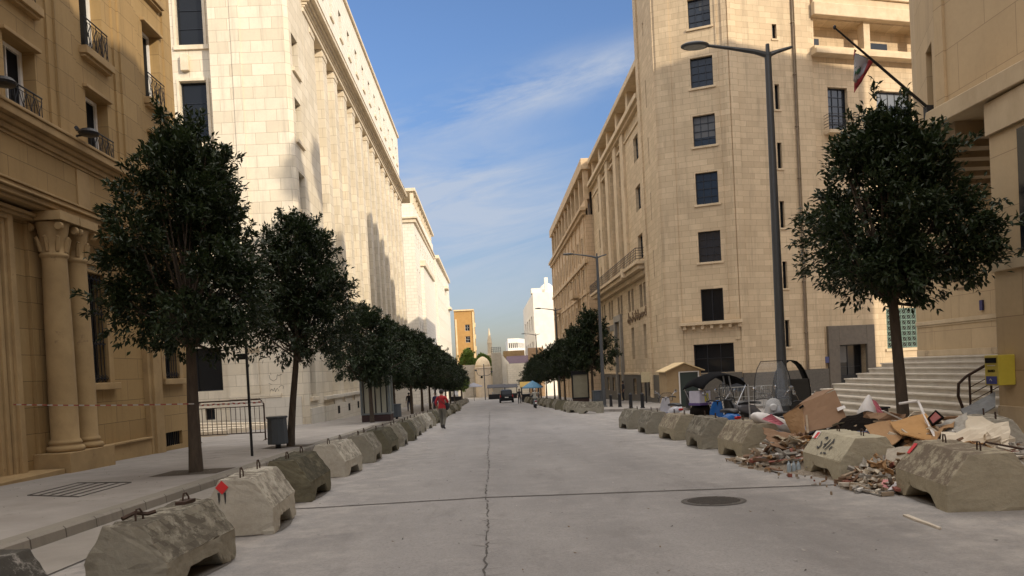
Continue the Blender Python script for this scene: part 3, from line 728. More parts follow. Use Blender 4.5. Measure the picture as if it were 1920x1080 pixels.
# ochre block closing the view left of centre
sc_ = 230/175
B5, es = building('ochre_building', 'tall ochre block with three stacked windows, end of street left of the minaret', [(-9.6, 230), (-3.75, 230), (-3.75, 245), (-9.6, 245)], -5, 19.9, M_orange,
   {0: [hole(3.1, 4.5, z, z+1.9, d=.4, nc=2, nr=2, fm=M_whitewood) for z in (13.9, 10.4, 7.0, 3.6)]}, loc=(-6.5, 230, -4.3))
mb = MB(); mb.box(-9.4, -8.9, 229.8, 230.01, -5, 17.5); mb.box(-4.2, -3.7, 229.75, 230.0, -5, 19.6); mb.box(-9.7, -3.65, 229.6, 245.1, 19.9, 20.3)
for z in (8, 11.5, 15): mb.box(-3.76, -3.35, 229.8, 231, z, z+1.2)
mb.build('trim', rough_mat('pale_ochre_trim', (.72, .55, .32), (.6, .42, .22), 1, .9, .1), B5)

# ------------------------------------------------------------------ cream corner tower, right
C1 = (12.0, 51.0); C2 = (16.35, 49.2); W2 = (16.35+.97*26, 49.2+.24*26)
wz = [(23.15, 25.06), (19.3, 21.25), (15.5, 17.5), (11.72, 13.78), (7.95, 9.95), (4.08, 6.2)]
polyT = [(12.0, 56.6), C1, C2, (W2[0], W2[1]), (30, 75), (14, 75), (14, 56.6)]
slit = [(22.3, 23.25), (17.7, 19.35), (13.85, 15.55), (9.97, 11.72), (6.0, 7.77), (2.15, 3.92)]
edT = {0: [hole(2.5, 2.72, z, z+1.9, d=.2, nc=1, nr=1, fw=.02) for z in (24.5, 19.5, 15.5, 11.6, 7.6, 3.0)],
       1: [hole(2.3, 3.72, a, b, d=.28, nc=3, nr=4, gm=M_glassblue) for a, b in wz[:5]]+[hole(2.3, 3.72, 4.08, 6.2, d=.28, nc=2, nr=1, blind=0), hole(1.68, 4.24, .7, 2.6, d=.3, nc=3, nr=2, blind=0)],
       2: [hole(3.34, 3.68, a, b, d=.25, nc=1, nr=1, fw=.02) for a, b in slit]+[hole(7.4, 8.95, 16.4, 19.36, d=.3, nc=3, nr=5, gm=M_glassblue), hole(11.3, 14.2, 17.1, 19.3, d=.3, nc=5, nr=2, gm=M_glassblue),
           hole(11.35, 14.3, 1.7, 4.45, d=.25, nc=1, nr=1), hole(7.34, 9.54, -.85, 2.1, d=.5, nc=2, nr=2), hole(6.5, 25, 21.9, 23.8, d=1.1, void=1),
           hole(18, 20, 16.8, 19, d=.3), hole(18, 20, 9, 11, d=.3), hole(7.5, 9, 8.2, 10.8, d=.3, nc=3, nr=4), hole(12, 14, 9.5, 11.6, d=.3, nc=3, nr=3)]}
B6, es = building('cream_corner_tower', 'cream stone corner tower with a column of square windows and a loggia wing', polyT, -1.6, 25.4, M_cream, edT, loc=(14, 50, -1.3))
et0, et1, et2 = es[0], es[1], es[2]
mb = MB(); mb.prism([(12.0, 56.6), C1, C2, (16.35+.97*5.0, 49.2+.24*5.0), (21.5, 61), (14, 61), (14, 56.6)], 25.39, 33); mb.build('upper_wall', M_cream, B6)
mb = MB()
for u0, u1, n in ((4.38, 4.7, .07),): mb.ebox(et1, u0, u1, 2.8, 33, -.05, n)
mb.ebox(et1, 0.1, 1.05, .8, 33, -.05, .06); mb.ebox(et1, 3.98, 4.08, 4.6, 33, -.02, .05)
mb.ebox(et2, 0.02, .55, .6, 33, -.05, .09); mb.ebox(et2, 4.98, 6.2, .6, 25.35, -.05, .14)
mb.ebox(et0, 4.9, 5.58, -1, 33, -.05, .09); mb.ebox(et0, 0, .9, -1, 33, -.05, .12)
mb.build('pier', M_cream, B6)
mb = MB(); mb.tube([et2.P(4.85, .6, .08), et2.P(4.85, 33, .08)], .06, 8)
for k in range(9): mb.ebox(et2, 4.76, 4.94, 3+k*3.4, 3.05+k*3.4, 0, .16)
mb.build('drainpipe', rough_mat('weathered_pipe', (.24, .19, .13), (.15, .11, .08), 3, .8, .1), B6)
for a, b in wz[:5]:
    mb = MB(); mb.ebox(et1, 2.15, 3.87, a-.14, a-.004, -.05, .09); mb.build('sill', M_creamtrim, B6, bevel=.012)
for a, b in slit:
    mb = MB(); mb.ebox(et2, 3.25, 3.78, a-.12, a-.004, -.05, .06); mb.build('sill', M_creamtrim, B6, bevel=.012)
mb = MB(); mb.ebox(et2, 11.2, 14.4, 1.5, 1.69, -.05, .08); mb.build('sill', M_creamtrim, B6, bevel=.012)
mb = MB()
mb.ebox(et1, .9, 4.85, 3.86, 4.07, -.05, .42)
for k in range(7): mb.ebox(et1, 1.1+k*.58, 1.3+k*.58, 3.6, 3.857, -.02, .3)
mb.build('bracketed_ledge', M_creamtrim, B6, bevel=.012)
mb = MB()
mb.ebox(et1, .01, 4.7, -1.6, .68, -.05, .06); mb.ebox(et0, .02, 5.58, -1.6, .68, -.05, .06); mb.ebox(et2, .01, 6.49, -1.6, .58, -.05, .15)
mb.build('granite_plinth', M_granite, B6)
mb = MB(); mb.ebox(et2, 10.2, 25.9, -1.6, .5, -.05, .06); mb.build('granite_plinth', M_granite, B6)
mb = MB(); mb.ebox(et2, 6.5, 7.34, -1.6, 3.4, -.4, .2); mb.ebox(et2, 9.54, 10.19, -1.6, 3.4, -.4, .2); mb.ebox(et2, 7.341, 9.539, 2.1, 3.395, -.4, .195); mb.build('door_surround', rough_mat('dark_stone_surround', (.16, .135, .105), (.12, .10, .08), 4, .6, .05), B6, bevel=.015)
mb = MB(); mb.ebox(et2, 7.34, 9.54, -.1, .05, -.42, -.3); mb.build('door_rail', M_iron, B6)
# loggia
mb = MB(); mb.ebox(et2, 6.1, 25.6, 21.3, 21.62, -.1, .75); mb.ebox(et2, 6.2, 25.6, 21.62, 21.88, -.1, .45); mb.build('loggia_sill', M_creamtrim, B6, bevel=.03)
mb = MB(); mb.ebox(et2, 6.25, 25.6, 23.9, 24.75, -.1, .5); mb.ebox(et2, 6.35, 25.6, 24.76, 25.3, -.1, .25); mb.ebox(et2, 6.3, 25.6, 25.31, 25.5, -.1, .4); mb.build('loggia_cornice', M_creamtrim, B6, bevel=.05)
for u in (10.4, 14.9, 19.4):
    mb = MB(); mb.ebox(et2, u, u+.5, 21.885, 23.895, -.5, .1); mb.build('loggia_post', M_creamtrim, B6)
mb = MB(); mb.ebox(et2, 6.5, 25, 21.9, 23.85, -1.16, -1.1); mb.build('loggia_back_wall', M_cream, B6)
for a, b in ((6.6, 7.7), (11.2, 13.3), (15.6, 17.5)):
    mb = MB(); mb.ebox(et2, a, b, 21.95, 23.0, -1.09, -1.03); mb.build('loggia_window', M_glass, B6)
mb = MB()
for k in range(44): mb.ebox(et2, 6.6+k*.42, 6.64+k*.42, 25.5, 27.3, .28, .32)
mb.ebox(et2, 6.5, 25, 27.2, 27.3, .27, .33); mb.ebox(et2, 6.5, 25, 25.6, 27.2, .26, .27); mb.build('roof_screen', flat('pale_screen', (.55, .56, .58), .6), B6)
# little balcony of the french window
mb = MB(); mb.ebox(et2, 7.0, 9.3, 16.15, 16.38, -.1, .6); mb.build('balcony_slab', M_creamtrim, B6, bevel=.02)
mb = MB()
for n_, a, b in ((.58, 7.02, 9.28),):
    for z in (16.6, 16.8, 17.0, 17.2, 17.4): mb.tube([et2.P(a, z, 0), et2.P(a, z, n_), et2.P(b, z, n_), et2.P(b, z, 0)], .018, 5)
    for u in (a, (a+b)/2, b): mb.tube([et2.P(u, 16.38, n_), et2.P(u, 17.42, n_)], .02, 5)
mb.build('balcony_railing', M_iron, B6)
# green patterned grille
mb = MB(); u0, u1, z0, z1 = 11.4, 14.25, 1.75, 4.4
for k in range(8):
    u = u0+(u1-u0)*k/7; mb.ebox(et2, u-.02, u+.02, z0, z1, -.06, -.02)
for k in range(8):
    z = z0+(z1-z0)*k/7; mb.ebox(et2, u0, u1, z-.02, z+.02, -.05, -.01)
for i in range(7):
    for k in range(7):
        cu = u0+(u1-u0)*(i+.5)/7; cz = z0+(z1-z0)*(k+.5)/7
        mb.tube([et2.P(cu+.17*math.cos(a*math.pi/3), cz+.17*math.sin(a*math.pi/3), -.03) for a in range(7)], .02, 4)
        mb.tube([et2.P(cu-.19, cz-.19, -.035), et2.P(cu+.19, cz+.19, -.035)], .016, 4)
mb.build('window_grille', flat('green_grille', (.16, .24, .20), .5, .2), B6)
M_letter = flat('bronze_letters', (.20, .13, .07), .5, .3)
text_mesh('BANK', .62, .03, 'sign_lettering', M_letter, B6, et2, 13.3, 5.3, .03)
for (ed, u, z) in ((et2, 6.2, .95),):
    mb = MB(); mb.ebox(ed, u, u+.32, z, z+.42, 0, .16); mb.build('street_number_plate', flat('blue_plate', (.04, .05, .16), .4), B6, bevel=.01)

# ------------------------------------------------------------------ street front beyond the tower
RX = 12.3; Y0, Y1 = 56.6, 84.3
u_ = lambda y: Y1-y
def hY(y0, y1, z0, z1, **k): return hole(Y1-y1, Y1-y0, z0, z1, **k)
hs = [hY(58.9, 60.7, z, z+1.9, d=.3, nc=3, nr=4) for z in (17.35, 13.5, 9.7)] + [hY(79.4, 80.6, z, z+1.9, d=.3, nc=2, nr=4) for z in (17.6, 13.8, 9.9)]
for y in (58.5, 63.6, 68.9, 74.2, 79.0):
    hs += [hY(y, y+1.0, 6.0, 7.8, d=.25, nc=1, nr=2), hY(y+1.5, y+2.5, 6.0, 7.8, d=.25, nc=1, nr=2)]
hs += [hY(59.2, 60.2, 1.95, 4.62, d=.35, nc=1, nr=2), hY(64.1, 65.3, 1.95, 4.62, d=.35, nc=1, nr=2), hY(75.6, 76.8, 1.8, 4.7, d=.35, nc=1, nr=2), hY(80.2, 81.4, 1.8, 4.7, d=.35, nc=1, nr=2),
       hY(69.9, 72.3, -1.7, 5.5, d=.7, nc=2, nr=4)]
for y in (65.2, 69.8, 74.4): hs += [hY(y+.35, y+2.6, 9.7, 20.6, d=.5, void=1)]
for y in (57.6, 60.6, 63.8, 74.8, 78.2, 81.2): hs.append(hY(y, y+1.4, -1.0, .3, d=.3, nc=2, nr=1))
B7, es = building('balcony_front_building', 'cream stone street front with a long railed balcony and Arabic lettering, right side', [(RX, Y1), (RX, Y0+.01), (30, Y0+.01), (30, Y1)], -3.2, 21.1, M_cream, {0: hs}, loc=(RX, 70, -1.75))
e = es[0]
for y in (65.2, 69.8, 74.4):
    p = MB(); p.ebox(e, u_(y+2.62), u_(y+.33), 9.68, 20.62, -.56, -.5); p.build('recess_wall', M_creamtrim, B7)
    for z in (10.2, 13.7, 17.2):
        w = MB(); w.ebox(e, u_(y+2.2), u_(y+.75), z, z+2.2, -.5, -.44); w.build('window', M_glass, B7)
mb = MB()
for y in (64.3, 68.0, 72.6, 77.2): mb.ebox(e, u_(y+1.4), u_(y), 9.3, 20.85, -.05, .22)
mb.ebox(e, 0, u_(56.7), 20.86, 21.1, -.05, .3); mb.ebox(e, 0, u_(56.65), 21.11, 21.5, -.05, .55); mb.ebox(e, 0.02, u_(56.7), 19.9, 20.1, -.05, .1)
mb.ebox(e, 0, u_(56.7), .62, .8, -.05, .1)
mb.build('pilaster_order', M_creamtrim, B7, bevel=.02)
mb = MB(); mb.ebox(e, 0, u_(56.7), -3.2, .6, -.05, .06)
mb2 = MB()
# granite plinth cut round the basement openings: piers and bands only
mb = MB(); cuts = sorted([(57.6, 59.0), (60.6, 62.0), (63.8, 65.2), (69.9, 72.3), (74.8, 76.2), (78.2, 79.6), (81.2, 82.6)]); p = 56.7
for a, b in cuts+[(84.25, 84.3)]: mb.ebox(e, u_(a), u_(p), -3.2, .6, -.05, .06); p = b
for a, b in cuts:
    if a != 69.9: mb.ebox(e, u_(b)+.001, u_(a)-.001, .301, .6, -.05, .055); mb.ebox(e, u_(b)+.001, u_(a)-.001, -3.2, -1.01, -.05, .055)
mb.build('granite_plinth', M_granite, B7)
mb = MB(); mb.ebox(e, u_(72.9), u_(72.31), -1.6, 6.1, -.05, .25); mb.ebox(e, u_(69.89), u_(69.3), -1.6, 6.1, -.05, .25); mb.ebox(e, u_(72.3), u_(69.9), 5.51, 6.09, -.05, .24); mb.build('door_surround', rough_mat('grey_marble', (.28, .25, .21), (.2, .18, .15), 3, .5, .05), B7, bevel=.02)
mb = MB(); mb.ebox(e, 0.3, u_(73.0), 4.85, 5.45, -.02, .05); mb.build('sign_band', M_granite, B7)
# balcony
mb = MB(); mb.ebox(e, u_(82.6), u_(56.8), 8.95, 9.2, -.05, 1.05); mb.ebox(e, u_(82.4), u_(57.0), 8.6, 8.94, -.05, .85); mb.ebox(e, u_(82.2), u_(57.2), 8.2, 8.59, -.05, .4)
for y in (62.0,): mb.ebox(e, u_(y+.7), u_(y), 8.55, 9.3, 0, 1.15)
mb.build('balcony_slab', M_creamtrim, B7, bevel=.03)
mb = MB()
for z in (9.35, 9.55, 9.75, 9.95, 10.12): mb.tube([e.P(u_(82.5), z, 0), e.P(u_(82.5), z, 1.0), e.P(u_(56.9), z, 1.0), e.P(u_(56.9), z, 0)], .02 if z < 10.1 else .03, 5)
y = 56.9
while y < 82.6: mb.tube([e.P(u_(y), 9.2, 1.0), e.P(u_(y), 10.13, 1.0)], .02, 5); y += .64
mb.build('balcony_railing', M_iron, B7)
# roof loggia
for y in (57.2, 62.4, 67.6, 72.8, 78.0, 83.2):
    mb = MB(); mb.ebox(e, u_(y+.8), u_(y), 21.5, 23.6, -.6, 0.0); mb.build('loggia_post', M_creamtrim, B7)
mb = MB(); mb.ebox(e, -.1, u_(56.65), 23.6, 24.1, -3, .35); mb.ebox(e, 0.05, u_(56.7), 21.12, 23.59, -3.2, -2.6); mb.build('loggia_roof', M_creamtrim, B7, bevel=.03)
AR = '\ufedd.\ufee1.\ufeb5 \ufee5\ufe8e\ufee8\ufe92\ufedf \ufeae\ufebc\ufee3 \ufeda\ufee8\ufe91'
text_mesh(AR, .95, .04, 'arabic_lettering', M_letter, B7, e, u_(62.2), 5.25, .05)
text_mesh('BANQUE', .5, .02, 'sign_lettering', M_letter, B7, e, u_(77.5), 4.98, .06)

# honey coloured block further on
X2 = 11.4; Y0b, Y1b = 84.6, 128.0
hs = []
for k in range(10):
    y = Y0b+1.6+k*4.2
    for z, h_ in ((-1.5, 3.2), (2.9, 2.4), (6.6, 2.3), (10.3, 2.3), (13.9, 2.3)):
        hs += [hole(Y1b-y-1.0, Y1b-y, z, z+h_, d=.35, nc=1, nr=3), hole(Y1b-y-2.5, Y1b-y-1.5, z, z+h_, d=.35, nc=1, nr=3)]
B8, es = building('honey_stone_building', 'honey stone apartment block with paired windows and a set back top floor, right', [(X2, Y1b), (X2, Y0b), (30, Y0b), (30, Y1b)], -5, 18.2, M_honey, {0: hs[:100]}, loc=(X2, 100, -2.7))
e = es[0]
mb = MB()
for z0, z1, n in ((12.9, 13.3, .25), (9.6, 9.8, .15), (18.2, 18.6, .35), (18.61, 19.0, .6), (2.2, 2.5, .2)): mb.ebox(e, -.2, e.L+n, z0, z1, -.05, n)
for k in range(11): mb.ebox(e, .2+k*4.2, .7+k*4.2, -5, 18.19, -.05, .14)
mb.build('cornice', M_honeytrim, B8, bevel=.03)
mb = MB(); mb.box(13.2, 30, 85.6, 127, 19.0, 23.2); mb.build('top_floor_wall', M_honey, B8)
mb = MB()
for k in range(10): mb.box(13.0, 13.25, 87+k*4.1, 89.2+k*4.1, 19.4, 22.2)
mb.build('top_floor_window', M_glass, B8)
mb = MB(); mb.box(11.2, 30, 84.5, 128.2, 23.2, 24.4); mb.build('top_roof', M_honeytrim, B8, bevel=.05)
mb = MB(); mb.box(11.5, 11.75, 84.7, 127.9, 19.0, 20.0)
for k in range(11): mb.box(11.45, 12.0, 84.8+k*4.2, 85.4+k*4.2, 20.0, 23.2)
mb.build('parapet', M_honeytrim, B8)
mb = MB()
for a, z in ((92, 9.8), (104, 6.3), (116, 9.8)): mb.box(10.5, 11.45, a, a+3.4, z, z+.25); mb.box(10.5, 10.6, a, a+3.4, z+.25, z+1.1)
mb.build('balcony', M_honeytrim, B8, bevel=.03)
# big white block
B9, es = building('white_gable_building', 'blank sunlit white gable wall beyond the honey building, right of the vanishing street', [(9.9, 205), (9.9, 160), (26, 160), (26, 205)], -5, 17.4, M_paint,
   {0: [hole(8+9*k, 12+9*k, z, z+3, d=1.2, nc=2, nr=2) for k in range(4) for z in (-1, 4.5, 10)]}, loc=(10, 160, -4.4))
mb = MB(); mb.box(9.7, 12, 161, 164, 17.4, 18.4); mb.box(12.5, 13.2, 160.4, 161.5, 17.4, 20.5); mb.lathe((13.2, 164, 17.4), [(1.8, 0), (1.7, .9), (1.2, 1.7), (.5, 2.2)], 16); mb.build('roof_structure', M_paint, B9)
mb = MB(); mb.box(7.9, 10.8, 150, 153, -5, 5.7); B9b = mb.build('brown_annex', stone('brown_annex_stone', (.40, .27, .16), (.35, .23, .13), (.2, .13, .08)), None, bevel=.03); tag(B9b, 'low brown stone annex in front of the white gable building', 'building')
# ------------------------------------------------------------------ end of the street
B10, es = building('distant_white_block', 'small distant white block with two rows of dark windows', [(6.8, 260), (10.2, 260), (14.5, 275), (14.5, 290), (6.8, 290)], -5, 12.2, M_paint,
   {0: [hole(.3+.65*k, .7+.65*k, z, z+1.7, d=.2, nc=1, nr=1, fw=.03) for k in range(5) for z in (9.0, 6.3)], 1: [hole(.4+1.2*k, 1.2+1.2*k, z, z+1.7, d=.2, nc=1, nr=1, fw=.03) for k in range(8) for z in (9.0, 6.3)]}, loc=(9, 260, -4.3))
t = thing('domed_chapel', 'small stone chapel with a half dome at the end of the street', 'chapel', (-1.6, 176, -4.3))
mb = MB(); mb.lathe((-1.4, 177, -4.4), [(1.85, 0), (1.85, 6.6), (2.0, 6.7), (2.0, 6.9), (1.75, 7.0)], 24); mb.build('apse_wall', rough_mat('pale_chapel_stone', (.58, .49, .38), (.50, .42, .32), 2, .9, .1), t)
mb = MB(); mb.lathe((-1.4, 177, 2.5), [(1.78, 0), (1.7, .7), (1.45, 1.4), (1.0, 2.0), (.4, 2.4), (.05, 2.5)], 24); mb.build('dome', rough_mat('pale_dome_plaster', (.72, .60, .42), (.62, .50, .34), 2, .9, .1), t, smooth=True)
mb = MB(); mb.box(-7.4, -3.0, 178, 188, -4.4, 3.2); mb.build('side_wall', M_greywall, t)
mb = MB(); mb.lathe((-1.75, 175.1, .3), [(.28, 0), (.28, .25)], 12, 'y'); mb.build('round_window', M_blackvoid, t)
t = thing('minaret', 'slim pointed minaret rising above the roofs at the street end', 'minaret', (.6, 215, -4.3))
mb = MB(); mb.lathe((.55, 215, -4.4), [(.85, 0), (.8, 10.0), (1.0, 10.2), (1.0, 10.6), (.68, 10.7), (.62, 13.6), (.72, 13.7), (.05, 18.0)], 12); mb.build('shaft', rough_mat('minaret_stone', (.62, .50, .34), (.55, .44, .30), 2, .9, .1), t)
t = thing('grey_tower_block', 'grey rendered tower wall with a metal roof railing beside the minaret', 'tower', (2, 185, -4.3))
mb = MB(); mb.box(.75, 3.1, 185, 189, -4.4, 5.9); mb.build('tower_wall', M_greywall, t)
mb = MB()
for k in range(6): mb.tube([(.8+k*.45, 185.05, 5.9), (.8+k*.45, 185.05, 7.2)], .05, 4)
for z in (6.3, 6.8, 7.2): mb.tube([(.75, 185.05, z), (3.1, 185.05, z)], .05, 4)
mb.build('roof_railing', M_lamp, t)
t = thing('white_gabled_house', 'small bright white house wall with a sloping top at the street end', 'house', (4, 186, -4.3))
mb = MB(); mb.hexa([(3.15, 186, -4.4), (4.9, 186, -4.4), (4.9, 190, -4.4), (3.15, 190, -4.4), (3.15, 186, 5.6), (4.9, 186, 3.4), (4.9, 190, 3.4), (3.15, 190, 5.6)]); mb.build('wall', M_paint, t)
t = thing('low_shop_block', 'low pale shop block with a mauve roof at the street end', 'shop', (7.2, 184, -4.3))
mb = MB(); mb.box(4.4, 9.8, 183, 190, -4.4, 3.1); mb.build('wall', M_white3, t)
mb = MB(); mb.box(4.6, 9.9, 190.2, 200, 2.6, 5.0); mb.build('roof', flat('mauve_roof', (.26, .20, .27), .8), t)
mb = MB(); mb.box(4.0, 9.5, 200.5, 210, -4.4, 6.6); mb.build('rear_wall', M_tantrim, t)
# dark awnings, kiosks and low walls closing the street
def stall(x, y, w, h, label, mat):
    t = thing('market_stall', label, 'stall', (x, y, gz(y)))
    z = gz(y); mb = MB()
    for sx in (-1, 1):
        for sy in (0, 2.2): mb.box(x+sx*(w/2-.05)-.04, x+sx*(w/2-.05)+.04, y+sy-.04, y+sy+.04, z, z+h)
    mb.build('post', M_iron, t)
    mb = MB(); mb.hexa([(x-w/2-.2, y-.4, z+h-.1), (x+w/2+.2, y-.4, z+h-.1), (x+w/2+.1, y+2.4, z+h+.5), (x-w/2-.1, y+2.4, z+h+.5), (x-w/2-.2, y-.4, z+h), (x+w/2+.2, y-.4, z+h), (x+w/2+.1, y+2.4, z+h+.6), (x-w/2-.1, y+2.4, z+h+.6)]); mb.build('awning', mat, t)
    mb = MB(); mb.box(x-w/2+.1, x+w/2-.1, y+.3, y+1.9, z, z+1.0); mb.build('counter', M_iron, t, bevel=.05)
M_awn = flat('dark_awning', (.045, .045, .055), .8); M_awnb = flat('blue_tarpaulin', (.10, .25, .40), .7); M_awny = flat('yellow_board', (.5, .33, .06), .7)
stall(1.4, 158, 3.6, 2.4, 'dark awning stall behind the parked car, street end', M_awn)
stall(4.2, 156, 2.6, 2.3, 'dark grey awning stall just right of the car', M_awn)
stall(-6.2, 140, 2.2, 2.4, 'dark stall under trees at far left pavement end', M_awn)
stall(4.9, 100, 1.6, 2.0, 'stall with a yellow board left of the blue parasol', M_awny)
# off-frame blocks on the right that keep the street in shade
B11, es = building('rear_shade_block', 'added tall stone block, unseen behind the stepped bank, shading the cream tower', [(33.2, 9), (50, 9), (50, 25.5), (33.2, 25.5)], -1, 35.5, M_honey, {}, loc=(40, 18, -.5))  # unseen block added to shade the cream tower and its wing
B12, es = building('neighbour_stone_block', 'stone block next door to the stepped bank, behind the camera', [(11.2, 1.2), (11.2, -34), (30, -34), (30, 1.2)], -1, 25.9, M_honey, {0: [hole(2+4*k, 3.5+4*k, z, z+2, d=.3) for k in range(8) for z in (8, 12, 16, 20)]}, loc=(12, -10, 0))
B13, es = building('opposite_stone_block', 'stone block on the left behind the camera', [(-11, -40), (-11, -6.5), (-26, -6.5), (-26, -40)], -1, 20, M_honey, {0: [hole(2+4*k, 3.5+4*k, z, z+2, d=.3) for k in range(8) for z in (8, 12, 16)]}, loc=(-11, -20, 0))

# ------------------------------------------------------------------ stepped bank, right foreground
t, es = building('stepped_bank_building', 'smooth beige stone bank with a porch slab, marble steps and gold cedar emblem',
    [(10.9, 17.9), (10.9, 1.3), (33, 1.3), (33, 26.2), (14.95, 26.0), (11.92, 20.5)], 6.7, 23.0, M_bank,
    {0: [hole(13.2+k*3.4, 14.6+k*3.4, z, z+2.3, d=.4, nc=2, nr=2) for k in range(2) for z in (9.6, 13.6, 17.6)]+[hole(7.2, 8.2, z, z+1.9, d=.35, nc=2, nr=2) for z in (10.9, 15.0, 19.0)],
     5: [hole(1.4, 2.2, 6.72, 9.0, d=.3, nc=1, nr=1)]}, loc=(10.4, 15, -.3))
BK = t; e = es[0]
mb = MB(); mb.ebox(e, 4.9, 6.5, 6.75, 22.99, -.05, .05); mb.ebox(e, 0.02, .35, 6.75, 22.99, -.05, .06); mb.ebox(e, 8.5, 10.2, 6.75, 22.99, -.05, .07); mb.ebox(e, 0, e.L+.3, 23.0, 23.5, -.5, .3)
for k in range(2): mb.ebox(e, 13.0+k*3.4, 14.8+k*3.4, 9.35, 9.59, -.05, .25)
mb.build('upper_pier', M_bank, t)
mb = MB(); mb.box(17.5, 32.9, 1.4, 26.1, 23.01, 30.4); mb.build('rear_upper_wall', M_bank, t)
mb = MB(); mb.prism([(9.9, 16.75), (10.55, 1.4), (15, 1.4), (14.95, 26.0), (12.95, 22.4)], 6.37, 6.75); mb.build('canopy_slab', M_banktrim, t, bevel=.02)
mb = MB(); mb.prism([(10.2, 18.3), (10.2, 17.9), (10.75, 17.9), (10.75, 18.3)], 6.76, 6.95); mb.build('slab_box', M_banktrim, t, bevel=.01)
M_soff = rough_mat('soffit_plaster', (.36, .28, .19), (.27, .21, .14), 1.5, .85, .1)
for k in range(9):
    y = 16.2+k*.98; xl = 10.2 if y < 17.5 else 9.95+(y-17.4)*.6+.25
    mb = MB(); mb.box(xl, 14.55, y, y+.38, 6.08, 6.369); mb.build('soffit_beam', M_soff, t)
mb = MB(); mb.prism([(10.15, 15.04), (10.15, 1.4), (14.6, 1.4), (14.6, 15.04)], -1.2, 6.365); mb.build('porch_pier', M_bank, t)
ep = Edge((10.15, 15.04), (10.15, 1.4))
mb = MB()
mb.ebox(ep, -.03, 13.8, 5.7, 6.34, -.05, .07); mb.ebox(ep, -.02, 13.8, 3.0, 3.22, -.05, .05); mb.ebox(ep, 0, 13.8, -1.2, .35, -.05, .04)
mb.build('pier_band', M_banktrim, t, bevel=.012)
mb = MB(); mb.ebox(ep, .80, 2.9, 3.3, 5.6, -.05, .012); mb.build('pier_window', M_glass, t)
mb = MB(); mb.box(10.42, 10.75, 15.05, 15.45, .9, 6.36); mb.build('shadow_strip', rough_mat('shadow_brown', (.13, .09, .055), (.10, .07, .04), 3, .5, .05), t, bevel=.01)  # dark strip standing in for the shaded gap beside the pier
mb = MB(); mb.prism([(14.6, 25.75), (14.6, 15.05), (15.0, 15.05), (15.0, 25.95)], -1.2, 6.365); mb.build('porch_wall', M_bank, t)
ew = Edge((14.6, 25.7), (14.6, 15.35))
mb = MB(); mb.ebox(ew, 0, 10.3, 2.33, 2.46, -.05, .06); mb.ebox(ew, 0, 10.3, 2.27, 2.325, -.05, .03); mb.ebox(ew, 0, 10.3, 1.3, 1.5, -.05, .05); mb.build('wall_moulding', M_banktrim, t, bevel=.01)
mb = MB(); mb.ebox(ew, 3.42, 3.55, 2.6, 2.9, 0, .06); mb.build('porch_plate', flat('dark_blue_sign', (.03, .03, .12), .4), t)
# gold cedar emblem: stepped conifer outline
cu, cz = 2.75, 4.62
half = [(0, .44), (.07, .36), (.05, .34), (.14, .27), (.10, .25), (.20, .18), (.15, .16), (.27, .07), (.20, .05), (.34, -.05), (.26, -.07), (.40, -.17), (.30, -.19), (.14, -.16), (.09, -.22), (.08, -.30), (.14, -.40)]
pts = [(x, z) for x, z in half]+[(-x, z) for x, z in reversed(half) if x > 0]
mb = MB(); n = len(pts)
fr = [ew.P(cu-x*1.05, cz+z, .06) for x, z in pts]; bk = [ew.P(cu-x*1.05, cz+z, .012) for x, z in pts]
for i in range(n):
    j = (i+1) % n; mb.face([fr[i], fr[j], bk[j], bk[i]])
m_ = len(half)
for i in range(m_-1):
    a, b = half[i], half[i+1]
    mb.face([ew.P(cu-a[0]*1.05, cz+a[1], .06), ew.P(cu-b[0]*1.05, cz+b[1], .06), ew.P(cu, cz+b[1], .06), ew.P(cu, cz+a[1], .06)])
    mb.face([ew.P(cu+a[0]*1.05, cz+a[1], .06), ew.P(cu+b[0]*1.05, cz+b[1], .06), ew.P(cu, cz+b[1], .06), ew.P(cu, cz+a[1], .06)])
mb.build('cedar_emblem', flat('gold_leaf_metal', (.80, .50, .10), .35, .3), t)
mb = MB()
for p in ([(1.9, 3.85), (3.2, 3.85), (3.2, 4.0)], [(2.1, 3.6), (3.1, 3.6)], [(3.35, 3.35), (3.35, 3.55), (3.5, 3.55)], [(1.4, 3.7), (1.7, 3.95), (1.9, 3.7)], [(2.3, 3.35), (3.3, 3.35)]): stroke(mb, ew, p, .05, .03)
mb.build('wall_lettering', M_letter, t, fix=False)
mb = MB()
for i in range(12):
    zt = 1.3-.15*(11-i); x0 = 9.0+.415*i; y0 = 15.1; 
    mb.box(x0, 14.58, y0, 25.4, zt-.15 if i else -1.4, zt-.035) if False else None
    mb.box(x0, x0+.415 if i < 11 else 14.59, y0+.001*i, 25.4-.001*i, -1.4, zt-.04)
    mb.box(x0-.035, x0+.415-.036 if i < 11 else 14.59, y0-.0+.001*i, 25.43-.001*i, zt-.039, zt)
mb.build('entrance_steps', M_step, t)
mb = MB()
rl = [(9.72, 15.5, .2), (9.6, 15.5, .55), (9.62, 15.5, .8), (9.78, 15.5, .94), (10.3, 15.5, 1.2), (11.2, 15.5, 1.6)]
mb.tube(rl, .03, 8)
mb.tube([(9.85, 15.5, .12), (9.85, 15.5, .97)], .022, 6); mb.tube([(10.3, 15.5, .3), (10.3, 15.5, 1.18)], .022, 6); mb.tube([(11.0, 15.5, .5), (11.0, 15.5, 1.5)], .022, 6)
for k in range(3): mb.tube([(9.86, 15.5, .42+.15*k), (11.0, 15.5, .95+.15*k)], .010, 5)
mb.build('handrail', M_rust, t)
